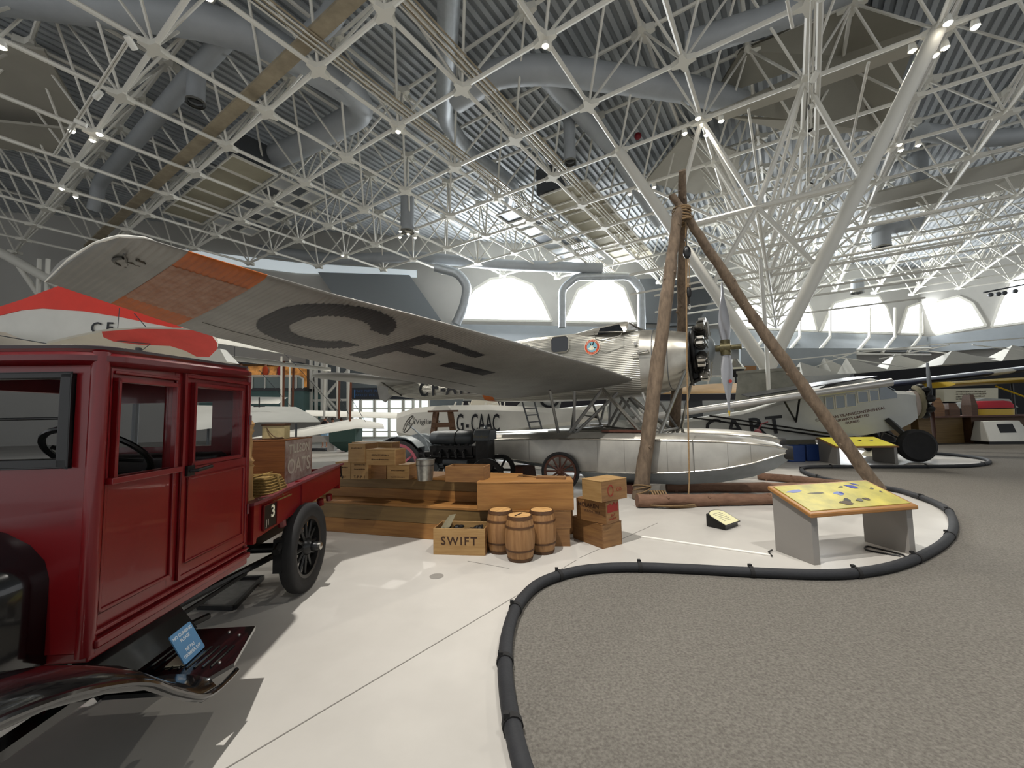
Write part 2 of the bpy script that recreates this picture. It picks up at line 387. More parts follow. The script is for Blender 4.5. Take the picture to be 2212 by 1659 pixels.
# ---------------------------------------------------------------- space frame
def inroom(p):
    q = V((p.x, p.y, 0)); return (q-WA).dot(nW) > .9 and (q-WB).dot(nC) > .9 and p.y > 1.0 and p.x > -38 and abs(p.x) < p.y*1.45+6
frm = thing('space_frame', 'white tubular steel space frame carrying the whole roof', 'roof frame'); frm['kind'] = 'structure'
R1, R2, R3 = .085, .075, .055
nodes = [(a, c) for a in range(-14, 16) for c in range(-4, 18) if inroom(node(a, c))]
NS = set(nodes)
lines = {}
for (a, c) in nodes:
    if (a+1, c) in NS: lines.setdefault(('u', c), []).append((node(a, c), node(a+1, c)))
    if (a, c+1) in NS: lines.setdefault(('v', a), []).append((node(a, c), node(a, c+1)))
for k, sg in sorted(lines.items()):
    b = B()
    for p, q in sg: b.tube([p, q], R1, 7, cap=False)
    obj('bottom_chord', b, Msteel, frm)
tn = set((a, c) for a in range(-15, 16) for c in range(-5, 18) if inroom(node(a+.5, c+.5)))
lt = {}
for (a, c) in tn:
    if (a+1, c) in tn: lt.setdefault(('u', c), []).append((node(a+.5, c+.5, ZT), node(a+1.5, c+.5, ZT)))
    if (a, c+1) in tn: lt.setdefault(('v', a), []).append((node(a+.5, c+.5, ZT), node(a+.5, c+1.5, ZT)))
b = B()
for k, sg in sorted(lt.items()):
    for p, q in sg: b.tube([p, q], R1, 6, cap=False)
o = obj('top_chords', b, Msteel, frm); o['kind'] = 'stuff'
b = B()
for (a, c) in nodes:
    for da, dc in ((0, 0), (-1, 0), (0, -1), (-1, -1)):
        if (a+da, c+dc) in tn: b.tube([node(a, c), node(a+da+.5, c+dc+.5, ZT)], R3, 6, cap=False)
o = obj('web_members', b, Msteel, frm); o['kind'] = 'stuff'
# node plates: rounded four-armed castings
def plate(p, z, s=.42, t_=.06):
    prof = []
    for q in range(4):
        ang = th + q*pi/2
        for da, r in ((-.16, 1.0), (.16, 1.0), (.5, .6), (.785, .5), (1.07, .6)):
            prof.append(V((p.x + cos(ang+da)*s*r, p.y + sin(ang+da)*s*r, z)))
    return prof
near = sorted(nodes, key=lambda n: (node(*n)-CP).length)
for n_ in near[:90]:
    p = node(*n_); b = B(); b.poly(plate(p, ZB-.13), (0, 0, .2)); obj('node_plate', b, Mnode, frm, smooth=0)
b = B()
for n_ in near[90:]: b.poly(plate(node(*n_), ZB-.13, .38), (0, 0, .2))
for (a, c) in tn: b.poly(plate(node(a+.5, c+.5), ZT-.2, .5), (0, 0, .3))
o = obj('node_plates', b, Mnode, frm, smooth=0); o['kind'] = 'stuff'
# V column and the pedestal it stands on
CT = node(-2.5, 3, 0); ZS = 1.6 + (10-1.6)*1.0
ZS = 9.7
def P3(a, c, z): return node(a, c, z)
foot = V((CT.x, CT.y, 3.15)); S3 = V((CT.x, CT.y, ZS))
t = thing('v_column', 'massive white V-shaped tube column on a concrete pedestal behind the tripod', 'column')
tA, tB = node(-1, 3), node(-4, 3)
for e in (tA, tB):
    b = B(); b.tube([foot, e], .24, 14); obj('leg', b, Msteel, t)
b = B(); b.lathe([(.3, 0), (.3, .3), (0, .32)], 16, M4.Translation(foot-V((0, 0, .25)))); obj('foot_casting', b, Msteel, t)
lp = lambda e, k: foot + (e-foot)*k
kS = (ZS-foot.z)/(ZB-foot.z)
b = B(); b.tube([lp(tA, kS), lp(tB, kS)], .11, 8)
for q in ((S3, lp(tA, .33)), (S3, lp(tB, .33)), (S3, node(-2, 3)), (S3, node(-3, 3)), (lp(tA, kS), node(-2, 3)), (lp(tB, kS), node(-3, 3))): b.tube(list(q), .1, 8)
obj('bracing', b, Msteel, t)
rot = atan2(GV.y, GV.x)
b = B(); 
def ring(s, z): return [V((sx*s, sy*s, z)) for sx, sy in ((-1, -1), (1, -1), (1, 1), (-1, 1))]
b.loft([ring(1.35, 0), ring(.95, 3.0)]); b.loft([ring(1.0, 3.0), ring(1.0, 3.1)])
o = obj('pedestal', b, Mconc, None, smooth=0); o.location = CT; o.rotation_euler = (0, 0, rot)
tag(o, 'tapering rough concrete pedestal under the white V column', 'pedestal')
# deep girder running back from the column head
t = thing('deep_girder', 'deep white tube girder running from the column head towards the windows', 'girder'); t['kind'] = 'structure'
b = B(); w_ = B()
for c in range(3, 11):
    s0, s1 = node(-2.5, c, ZS), node(-2.5, c+1, ZS)
    if not inroom(s1): break
    b.tube([s0, s1], .1, 8)
    for aa in (-2, -3):
        w_.tube([s0, node(aa, c)], .085, 7); w_.tube([s1, node(aa, c)], .07, 7); w_.tube([s1, node(aa, c+1)], .085, 7)
    w_.tube([node(-1, c+1), s1], .08, 7); w_.tube([node(-4, c+1), s1], .08, 7)
obj('lower_chord', b, Msteel, t); obj('webs', w_, Msteel, t)
b = B()
for c in (4.5, 6, 8):
    z = ZS+.2; b.tube([node(-.6, c, z), node(-4.8, c, z)], .08, 6)
    b.tube([node(-.6, c, z-1.2), node(-4.8, c, z-1.2)], .06, 6)
obj('ties', b, Msteel, t)
# ---------------------------------------------------------------- beams, conduits beside chord rows
b = B(); off = GV.normalized()*(-.55)
b.beam(node(-1.4, 0, ZB+.5)+off, node(9, 0, ZB+.5)+off, .5, .12); b.beam(node(-1.4, 0, ZB+.72)+off, node(9, 0, ZB+.72)+off, .1, .36)
tag(obj('roof_beam', b, Mbeam, smooth=0), 'long rusty-brown beam above the chord running to the wing tip', 'beam', kind='structure')
for row, lab in ((0, 'bundle of thin pipes following the chord right of the topmost node'), (1, 'second bundle of thin pipes along the parallel chord')):
    t = thing('conduit_run', lab, 'pipe run'); t['kind'] = 'structure'
    for j in range(6):
        b = B(); of = GU.normalized()*(-.28-.1*j); z = ZB+.35+.04*(j % 2)
        b.tube([node(row, -1.5, z)+of, node(row, 9.4-row, z)+of], .035, 5); obj('pipe', b, Mbeam if j % 2 else Msteel, t)
# ---------------------------------------------------------------- ducts
def duct(name, label, pts, r, mt=Mduct, mouth=False):
    P = [V(p) for p in pts]; Q = [P[0]]
    for i in range(1, len(P)-1):
        a = P[i]+(P[i-1]-P[i])*min(.45, 1.2*r/(P[i-1]-P[i]).length*1.2); c = P[i]+(P[i+1]-P[i])*min(.45, 1.2*r/(P[i+1]-P[i]).length*1.2)
        for k in range(5):
            u = k/4; Q.append(a*(1-u)**2+P[i]*2*u*(1-u)+c*u*u)
    Q.append(P[-1]); t = thing(name, label, 'duct'); t['kind'] = 'structure'
    b = B(); b.tube(Q, r, 16, cap=not mouth); obj('duct_pipe', b, mt, t)
    if mouth:
        d = (Q[-1]-Q[-2]).normalized(); b = B(); b.tube([Q[-1]-d*.05, Q[-1]+d*.05], r*1.06, 16, cap=False); b.tube([Q[-1]-d*.05, Q[-1]+d*.05], r*.8, 16, cap=False); obj('mouth_ring', b, Msteelb, t)
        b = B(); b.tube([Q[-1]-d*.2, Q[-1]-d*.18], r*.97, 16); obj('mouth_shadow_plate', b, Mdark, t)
    return t
zd = ZT-1.3
D = lambda L, z=zd: [gz(x, y, z) for x, y in L]
duct('air_duct', 'large grey duct crossing the top left corner', D([(-60, -20), (400, 38), (560, 80), (760, 200)]), .62)
duct('air_duct', 'slim grey duct slanting down towards the wing tip', D([(500, 70), (395, 185), (215, 395)])+[gz(203, 455, zd-1.6)], .36)
p = gz(425, 150, zd); duct('air_duct', 'short vertical outlet duct with bright ring at upper left', [p, V((p.x, p.y, p.z-1.5))], .34, mouth=True)
duct('air_duct', 'grey elbow duct at the top edge left of the topmost node', D([(740, -40), (725, 30), (660, 90)], zd+.2), .42)
duct('air_duct', 'upright silver duct dropping beside the upper chord', D([(972, -60), (960, 255), (1010, 330), (1110, 400), (1100, 445)]), .42, Mducts)
duct('air_duct', 'fat grey duct behind the second pipe bundle', D([(735, 165), (790, 240), (640, 320), (540, 360)]), .6)
duct('air_duct', 'large arched grey duct above the middle of the hall', D([(985, 215), (1075, 155), (1190, 150), (1500, 195), (1600, 225)]), .58)
duct('air_duct', 'grey branch duct descending from the arched duct', D([(1180, 165), (1335, 335), (1420, 480)]), .42)
p = gz(1229, 262, zd); duct('air_duct', 'vertical outlet duct with bright ring in mid ceiling', [p, V((p.x, p.y, p.z-2.2))], .3, mouth=True)
p = gz(880, 420, zd); duct('air_duct', 'vertical outlet duct above the cluster of five lamps', [p, V((p.x, p.y, p.z-2.6))], .45, mouth=True)
G = lambda L, y: [gy(x, yy, y) for x, yy in L]
duct('air_duct', 'arched duct coming down left of the middle window', G([(940, 577), (990, 590), (1010, 618), (1003, 660), (985, 700)], 33), .38, Mducts)
duct('air_duct', 'arched duct framing the middle window', G([(1214, 708), (1214, 625), (1245, 598), (1360, 596), (1385, 625), (1386, 712)], 34), .32, Mducts)
duct('air_duct', 'long horizontal duct far below the roof left of the windows', G([(560, 540), (720, 560), (900, 555), (1080, 572), (1300, 580)], 34), .45)
duct('air_duct', 'elbow outlet duct hanging in the upper right', [gy(1985, 480, 30), gy(1910, 492, 29), gy(1903, 505, 29), gy(1905, 535, 29)], .55, mouth=True)
duct('air_duct', 'vertical outlet duct near the right edge of the roof', [gy(1983, 335, 26), gy(1983, 400, 26)], .5, mouth=True)
duct('air_duct', 'grey duct along the upper left of the right roof bay', D([(1480, 100), (1700, 30), (1840, -30)]), .5)
duct('air_duct', 'dark duct between the right chords', D([(1990, 285), (2120, 300), (2260, 290)]), .45)
duct('air_duct', 'short outlet duct hanging in front of the right windows', [gy(1852, 605, 38), gy(1852, 632, 38)], .5, mouth=True)
# ---------------------------------------------------------------- big soffit panels and ceiling rafts
def slab(name, label, px, zs, mt, t_=.12, cat='ceiling panel'):
    b = B(); q = [gz(x, y, z) for (x, y), z in zip(px, zs)]; n_ = (q[1]-q[0]).cross(q[2]-q[0]).normalized()
    if n_.z < 0: n_ = -n_
    b.poly(q, n_*t_); o = obj(name, b, mt, smooth=0); tag(o, label, cat, kind='structure'); return o
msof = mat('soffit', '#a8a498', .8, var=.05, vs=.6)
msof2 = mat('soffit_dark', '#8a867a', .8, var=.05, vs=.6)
def fan(name, label, apex, ring_, mt):
    b = B(); n = len(ring_); vs = [apex]+ring_; b.add(vs, [(0, i+1, i+2) for i in range(n-1)])
    b.add([v+V((0, 0, .1)) for v in vs], [(0, i+2, i+1) for i in range(n-1)])
    o = obj(name, b, mt, smooth=0); tag(o, label, 'ceiling panel', kind='structure'); return o
zz = ZB+.9
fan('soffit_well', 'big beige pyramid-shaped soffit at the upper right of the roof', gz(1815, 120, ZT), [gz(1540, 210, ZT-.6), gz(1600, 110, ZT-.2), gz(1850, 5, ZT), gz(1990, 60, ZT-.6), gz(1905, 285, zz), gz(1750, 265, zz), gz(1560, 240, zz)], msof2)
slab('soffit_edge', 'long beige edge beam with catwalk rail below the pyramid soffit', [(1530, 250), (1740, 175), (1975, 95), (1990, 112), (1745, 198), (1560, 262)], [ZB+.3]*6, msof)
slab('soffit_panel', 'beige soffit left of the slanting column leg', [(1580, 255), (1745, 262), (1900, 280), (1750, 295)], [ZB+1]*4, msof)
slab('soffit_panel', 'beige triangular soffit above the tripod tip', [(1395, 392), (1480, 290), (1600, 330), (1590, 400), (1500, 420)], [ZB+2.6]*5, msof)
slab('soffit_panel', 'large beige triangle at the left edge of the roof', [(-80, 80), (95, 110), (175, 250), (120, 300), (-80, 240)], [ZB+2.4]*5, msof)
slab('soffit_panel', 'lower pale sloping panel at the left edge', [(-80, 255), (150, 280), (110, 335), (-80, 310)], [ZB+1.6]*4, msof)
slab('soffit_panel', 'long pale band behind the frame at the right side', [(1880, 420), (2250, 330), (2250, 395), (1860, 470)], [ZB+1.2]*4, msof)
def raft(label, a0, a1, c0_, c1_, z, mt, nu, nv, bar):
    t = thing('ceiling_raft', label, 'ceiling panel'); t['kind'] = 'structure'
    for i in range(nu):
        for j in range(nv):
            b = B(); ua, ub = a0+(a1-a0)*(i+.04)/nu, a0+(a1-a0)*(i+.96)/nu; va, vb = c0_+(c1_-c0_)*(j+.04)/nv, c0_+(c1_-c0_)*(j+.96)/nv
            b.poly([node(ua, va, z), node(ub, va, z), node(ub, vb, z), node(ua, vb, z)], (0, 0, .08)); obj('panel', b, mt[(i+j) % len(mt)], t, smooth=0)
    b = B()
    for i in range(nu+1): b.beam(node(a0+(a1-a0)*i/nu, c0_, z-.05), node(a0+(a1-a0)*i/nu, c1_, z-.05), .09, .12)
    for j in range(nv+1): b.beam(node(a0, c0_+(c1_-c0_)*j/nv, z-.05), node(a1, c0_+(c1_-c0_)*j/nv, z-.05), .06, .1)
    obj('frame', b, bar, t, smooth=0)
msil = mat('silver_panel', '#c9cdd0', .3, metal=.6, var=.1, vs=1); mdk = mat('dark_panel', '#6a6f75', .4, metal=.4)
raft('raft of tan panels beside the brown beam', 3.5, 6.2, .25, .85, 15.0, [Mtan], 6, 1, Msteel)
raft('raft of silver and dark panels beside the tan raft', 3.5, 6.0, .9, 1.6, 15.0, [msil, mdk], 7, 3, Msteel)
raft('raft of tan panels over the middle of the hall', -.25, .6, 3.7, 7.6, 15.0, [Mtan], 2, 9, Msteel)
raft('raft of silver panels over the middle of the hall', .75, 1.6, 3.8, 7.0, 15.0, [msil, mdk, msil], 2, 8, Msteel)
b = B()
for cpx in ((540, 340), (1190, 400)):
    q = gz(*cpx, ZB+1.9); b2 = B(); b2.cbox((0, 0, 0), (1.6, 1.2, 1.6), T(q.x, q.y, q.z, 0, 0, rot)); 
    tag(obj('air_unit', b2, Mdark, smooth=0), 'dark ventilation unit in the roof at the %s' % ('left' if cpx[0] < 800 else 'middle'), 'ventilation unit')
# inclined grey tube of the neighbouring column at far left
t = thing('slanted_column', 'inclined white column tubes at the left edge behind the wing tip', 'column')
for (a, c, r) in (((0, 545), (210, 660), .3), ((30, 560), (85, 640), .15), ((85, 560), (82, 650), .12), ((104, 560), (100, 650), .12)):
    b = B(); b.tube([gy(*a, 26), gy(*c, 26)], r, 10); obj('tube', b, Msteel, t)
# ================================================================ the corrugated floatplane
PH = radians(-31.04)
pl_ = thing('floatplane', 'silver corrugated low-wing floatplane with registration letters under its wing', 'floatplane', (4.523, 8.665, 0), PH)
LEs = [(.0, -1.62, 2.16), (.7, -1.80, 2.33), (2.06, -2.09, 2.50), (3.5, -2.38, 2.62), (4.3, -2.56, 2.70), (6.2, -2.97, 2.84), (7, -3.14, 2.885), (7.7, -3.29, 2.95), (8.28, -3.41, 3.01), (8.55, -3.47, 3.04), (8.66, -3.62, 3.05), (8.72, -3.95, 3.05), (8.75, -4.5, 3.02)]
TEs = [(.0, -5.3, 2.03), (.7, -5.3, 2.05), (3.0, -5.27, 2.24), (4.7, -5.25, 2.337), (5.4, -5.24, 2.42), (6.4, -5.23, 2.54), (7.3, -5.22, 2.65), (7.66, -5.21, 2.715), (8.75, -5.2, 2.96)]
def itp(Tb, y):
    for i in range(len(Tb)-1):
        if y <= Tb[i+1][0] or i == len(Tb)-2:
            a, c = Tb[i], Tb[i+1]; u = (y-a[0])/(c[0]-a[0]); u = max(0, min(1, u)); return a[1]+(c[1]-a[1])*u, a[2]+(c[2]-a[2])*u
def wpt(y, c, side, off=0):
    """c 0..1 chord from leading edge; side +1 upper, -1 lower"""
    lx, lz = itp(LEs, y); tx, tz = itp(TEs, y)
    tk = .21*(1-y/9.0)+.065
    s = 2.6*(math.sqrt(max(c, 0))*.62-.34*c-.28*c**3)*tk
    camber = .05*(1-y/12)*sin(pi*min(1, c))
    z = lz+(tz-lz)*c + camber + (s if side > 0 else -s*.85)
    cor = .0045*cos(2*pi*y/.05) if 0.02 < c < .97 else 0
    return V((lx+(tx-lx)*c, -y, z + side*(cor+off)))
NCH = [0, .003, .01, .025, .05, .09, .14, .2, .28, .36, .45, .55, .65, .75, .85, .93, 1]
def wing_part(name, y0, y1, mt, step=.0125, parent=None):
    b = B(); n = max(2, int(round((y1-y0)/step))); rings = []
    for i in range(n+1):
        y = y0+(y1-y0)*i/n
        rings.append([wpt(y, c, 1) for c in NCH] + [wpt(y, c, -1) for c in NCH[-2:0:-1]])
    b.loft(rings); return obj(name, b, mt, parent, smooth=60)
wg = wing_part('wing', 0.02, 7.70, Mwing, .0125, pl_)
b2 = wing_part('wing_tip', 8.28, 8.75, Mwing, .0125, pl_)
# orange band: faded middle, strong edges
ob_ = wing_part('orange_band', 7.70, 8.28, Mwor, .0125, pl_); ob_['label'] = 'orange painted band across the wing'
def wingpatch(name, outline_fn, mt, y0, y1, c0, c1, off=.004, ny=60, nc=26, parent=wg, side=-1):
    b = B(); ys = [y0+(y1-y0)*i/ny for i in range(ny+1)]; cs = [c0+(c1-c0)*j/nc for j in range(nc+1)]
    idx = {}
    for i, y in enumerate(ys):
        for j, c in enumerate(cs):
            idx[i, j] = len(b.v); b.v.append(tuple(wpt(y, c, side, off)))
    for i in range(ny):
        for j in range(nc):
            if outline_fn((ys[i]+ys[i+1])/2, (cs[j]+cs[j+1])/2):
                b.f.append((idx[i, j], idx[i+1, j], idx[i+1, j+1], idx[i, j+1])); b.mi.append(0)
    return obj(name, b, mt, parent, smooth=60)
wingpatch('faded_paint', lambda y, c: .16 < c < .80, Mworl, 7.7, 8.28, .14, .82, .003, 46, 20, ob_)
# registration letters on the underside: C, F and a dash, read from the tip
def inC(y, c):
    Y = (y-6.64)/.66; Cc = (c-.395)/.36; r = math.hypot(Y, Cc)**1 if False else (abs(Y)**2.4+abs(Cc)**2.4)**(1/2.4)
    Yi = (y-6.60)/.40; Ci = (c-.395)/.215; ri = (abs(Yi)**2.2+abs(Ci)**2.2)**(1/2.2)
    if r > 1 or ri < 1: return False
    return not (y < 6.42 and .26+(6.42-y)*.06 < c < .52)
wingpatch('letter_c', inC, Mletter, 5.95, 7.32, .02, .77, .004, 110, 60)
inF = lambda y, c: (5.42 < y < 5.84 and .15 < c < .72 and 5.42+(c-.15)*.25 < y < 5.66+(c-.15)*.33) or (4.38 < y < 5.6 and .15+(5.5-y)*.05 < c < .235+(5.5-y)*.04) or (4.98 < y < 5.6 and .365 < c < .465)
wingpatch('letter_f', inF, Mletter, 4.3, 5.9, .13, .74, .004, 110, 50)
wingpatch('letter_dash', lambda y, c: 3.38 < y < 4.5 and .425 < c < .53, Mletter, 3.3, 4.6, .4, .55, .004, 80, 20)
# aileron hinge gap and tip details
b = B(); b.tube([wpt(y, .80, -1, .0) for y in [2.5+i*.1 for i in range(52)]], .004, 5); obj('hinge_line', b, Msteeld, wg)
c_ = wpt(8.48, .30, -1, 0); b = B(); b.tube([c_+V((.13*cos(t), .13*sin(t)*.8, 0)) for t in [i*pi/8 for i in range(15)]], .014, 6); obj('mooring_ring', b, Msteeld, wg)
b = B(); b.tube([c_+V((.02, -.02, 0)), c_+V((-.05, .2, -.01))], .012, 5); b.tube([c_+V((-.2, .05, 0)), c_+V((.2, -.1, 0))], .008, 5); obj('mooring_pin', b, Msteeld, wg)
b = B(); b.tube([V(wpt(y, 0, 1))+V((.01, 0, 0)) for y in (8.5, 8.55, 8.62, 8.66, 8.69, 8.72, 8.74, 8.75)]+[V(wpt(8.75, 1, 1))], [.006, .008, .014, .01, .013, .008, .012, .009, .006], 8); obj('tip_rim', b, Mfabw, b2)
# far wing (mirror side), smooth skin
b = B(); rings = []
for i in range(40):
    y = .5+8.3*i/39; q = [wpt(y, c, 1) for c in NCH]+[wpt(y, c, -1) for c in NCH[-2:0:-1]]; rings.append([V((p.x, -p.y, p.z)) for p in q])
b.loft(rings); obj('wing', b, Mwing, pl_)
# fuselage
def fsec(x, hw, zb, zt, n=4.0, m=28, top=1.0):
    c = (zb+zt)/2; h = (zt-zb)/2; out = []
    for j in range(m):
        t = 2*pi*j/m; cx, sz = cos(t), sin(t)
        k = (abs(cx)**n+abs(sz)**n)**(-1/n)
        w_ = hw*cx*k; 
        if sz > .3: w_ *= 1-(top-1+.12)*((sz*k)**2 if sz*k < 1.2 else 1)
        out.append(V((x, w_, c+h*sz*k)))
    return out
FS = [(-1.6, .69, 1.98, 3.46, 4.5), (-2.2, .72, 1.95, 3.50, 5), (-3, .74, 1.93, 3.56, 6), (-4.3, .71, 1.93, 3.60, 6), (-5.5, .62, 1.97, 3.55, 6), (-7, .48, 2.1, 3.40, 5), (-8.5, .30, 2.12, 3.0, 4), (-9.6, .17, 2.28, 2.82, 3), (-10.1, .08, 2.34, 2.78, 2)]
b = B(); b.loft([fsec(*f[:5]) for f in FS]); fus = obj('fuselage', b, Mcorr, pl_, smooth=50)
CW = [(-.62, .55, 2.22, 3.30, 2.2), (-.70, .59, 2.18, 3.34, 2.3), (-1.0, .63, 2.10, 3.40, 2.8), (-1.35, .67, 2.02, 3.45, 3.6), (-1.62, .695, 1.97, 3.475, 4.4)]
b = B(); b.loft([fsec(*f[:5]) for f in CW]); obj('cowling', b, Mcowl, pl_, smooth=50)
b = B(); b.tube([V((-.64, .58*cos(t), 2.76+.58*sin(t))) for t in [i*pi/16 for i in range(32)]], .025, 8, closed=True); obj('cowl_rim', b, Mblk, pl_)
b = B(); b.lathe([(.56, 0), (.5, .02), (0, .02)], 24, T(-.63, 0, 2.76, 0, pi/2)); obj('firewall', b, Mengd, pl_)
for x in (-1.05, -1.36):
    b = B(); q = fsec(x, .655 if x > -1.2 else .675, 2.09 if x > -1.2 else 2.02, 3.42 if x > -1.2 else 3.46, 3.2 if x > -1.2 else 3.7); b.tube(q, .008, 5, closed=True); obj('cowl_seam', b, Mdark, pl_)
for sy in (-1,):
    b = B(); b.tube([(-1.42, -.70, 2.93), (-1.42, -.75, 2.93), (-1.62, -.75, 2.90), (-1.62, -.71, 2.90)], .018, 6); b.tube([(-1.75, -.72, 2.86), (-1.75, -.77, 2.86), (-1.4, -.77, 2.88), (-1.4, -.71, 2.88)], .014, 6); obj('grab_handle', b, Msteelb, pl_)
    b = B(); b.lathe([(.035, 0), (.035, .02), (0, .02)], 12, T(-1.68, -.715, 3.1, pi/2)); obj('filler_cap', b, Msteelb, pl_)
# cockpit hood
def hood(x, hw, z0, z1): return [V((x, -hw, z0)), V((x, -hw*.93, (z0+z1)/2)), V((x, -hw*.62, z1)), V((x, 0, z1+.03)), V((x, hw*.62, z1)), V((x, hw*.93, (z0+z1)/2)), V((x, hw, z0))]
b = B(); b.loft([hood(-3.3, .55, 3.45, 3.56), hood(-2.65, .62, 3.42, 3.63), hood(-1.98, .62, 3.40, 3.70), hood(-1.9, .61, 3.40, 3.68)], closed=True, cap=True); obj('cockpit_hood', b, Mcowl, pl_, smooth=30)
b = B()
A = [V((-2.55, -.655, 3.41)), V((-2.5, -.60, 3.56)), V((-2.05, -.60, 3.60)), V((-1.95, -.655, 3.42))]; b.poly(A, (0, -.012, 0)); obj('cockpit_side_window', b, Mglassd, pl_)
b = B(); 
for a, c in (((-1.9, -.62, 3.42), (-1.9, -.4, 3.66)), ((-1.9, -.4, 3.66), (-1.9, .4, 3.66)), ((-1.9, -.4, 3.66), (-1.62, -.3, 3.48)), ((-1.9, .1, 3.67), (-1.62, .1, 3.49)), ((-1.9, -.62, 3.42), (-1.62, -.3, 3.48)), ((-1.62, -.3, 3.48), (-1.62, .35, 3.48)), ((-1.9, .4, 3.66), (-1.62, .35, 3.48))): b.tube([a, c], .014, 6)
obj('windshield_frame', b, Msteelb, pl_)
b = B(); b.poly([(-1.9, -.39, 3.655), (-1.9, .39, 3.655), (-1.63, .34, 3.48), (-1.63, -.29, 3.48)], (.005, 0, .005)); b.poly([(-1.9, -.6, 3.43), (-1.9, -.4, 3.65), (-1.63, -.3, 3.48)], (.004, -.004, .004)); obj('windshield', b, Mglass, pl_)
b = B(); q = [(-1.95, -.70, 3.40), (-2.62, -.70, 3.47), (-2.5, -.92, 3.26), (-2.35, -.95, 3.2), (-1.95, -.90, 3.28)]
b.tube(q, .014, 6, closed=True); obj('open_window_frame', b, Msteelb, pl_)
def rrect(cx, cz, w, h, r, n=4):
    out = []
    for sx, sz, a0 in ((1, 1, 0), (-1, 1, pi/2), (-1, -1, pi), (1, -1, 1.5*pi)):
        for k in range(n+1): t = a0+pi/2*k/n; out.append((cx+sx*(w/2-r)+r*cos(t), cz+sz*(h/2-r)+r*sin(t)))
    return out
b = B(); b.poly([(x, -.735, z) for x, z in rrect(-3.47, 3.27, .44, .36, .08)], (0, -.012, 0)); obj('cabin_window', b, Mglassd, pl_)
b = B(); b.tube([(x, -.752, z) for x, z in rrect(-3.47, 3.27, .46, .38, .09)], .012, 5, closed=True); obj('window_rim', b, Mcowl, pl_)
# airline emblem: orange ring, blue disc, white goose
em = B(); Mem = T(-2.66, -.742, 3.125, pi/2, 0, 0)
em.lathe([(.175, 0), (.175, .008), (0, .008)], 40, Mem); emo = obj('emblem', em, mat('emblem_orange', '#c9502c', .5), pl_, smooth=0)
b = B(); b.lathe([(.182, 0), (.182, .006), (.176, .01), (.172, .006)], 40, Mem); obj('emblem_rim', b, Mpaper, emo)
b = B(); b.lathe([(.122, 0), (.122, .012), (0, .012)], 40, Mem); obj('emblem_disc', b, mat('emblem_blue', '#7fb0bd', .5), emo, smooth=0)
P_ = lambda L, k: [Mem @ V((x/100, y/100, k)) for x, y in L]
off = V((0, -.002, 0))
b = B(); b.poly(P_([(-10, -3), (-5, -7), (1, -8), (5, -5), (10, -3), (10.5, -1.5), (5, -2.5), (2, -1), (3.5, 4), (3, 8.5), (1, 5), (-.5, 1), (-2, 5), (-4, 7), (-4, 2), (-5, -1)], .013), off); obj('goose', b, Mpaper, emo, smooth=0)
b = B(); b.poly(P_([(1, 5), (3.2, 11), (5.2, 11.5), (4, 6), (2.6, 2)], .0155), off); b.poly(P_([(-4, 5), (-5, 10.5), (-3, 10), (-1.6, 5.5), (-2, 2)], .0155), off); b.poly(P_([(5, -4), (10.5, -3), (10.8, -1.2), (5, -2)], .0155), off); obj('goose_wing_tips', b, Mblk, emo, smooth=0)
ringtxt = 'CANADIAN AIRWAYS LIMITED '
for i, ch in enumerate('CANADIAN AIRWAYS'):
    if ch == ' ': continue
    a = radians(155-i*8.7*1.0); text('emblem_lettering', ch, .034, Mpaper, emo, Mem @ T(cos(a)*.148, sin(a)*.148, .009, 0, 0, a-pi/2), .001)
for i, ch in enumerate('LIMITED'):
    a = radians(-125+i*11.5); text('emblem_lettering', ch, .034, Mpaper, emo, Mem @ T(cos(a)*.148, sin(a)*.148, .009, 0, 0, a+pi/2), .001)
# rear fuselage lettering and orange band (near side)
def fside(x):  # half width near the waterline
    for i in range(len(FS)-1):
        if FS[i+1][0] <= x <= FS[i][0]:
            u = (x-FS[i][0])/(FS[i+1][0]-FS[i][0]); return FS[i][1]+(FS[i+1][1]-FS[i][1])*u
    return .1
for s_, x in (('C', -8.25), ('F', -7.75), ('-', -7.4), ('A', -7.05), ('T', -6.65), ('F', -6.3)):
    hw = fside(x)+.012; sl = atan2(fside(x-.2)-fside(x+.2), .4)
    text('tail_letter', s_, .62, Mletter, fus, T(x, -hw, 2.42, pi/2, 0, sl), .003, bold=.012)
b = B(); R_ = []
for x in (-5.55, -5.7, -5.9):
    for i in range(len(FS)-1):
        if FS[i+1][0] <= x <= FS[i][0]:
            u = (x-FS[i][0])/(FS[i+1][0]-FS[i][0]); f = [FS[i][k]+(FS[i+1][k]-FS[i][k])*u for k in range(5)]; R_.append(fsec(x, f[1]+.006, f[2]-.006, f[3]+.006, f[4]))
b.loft(R_, cap=False); obj('fuselage_band', b, Mwor, pl_)
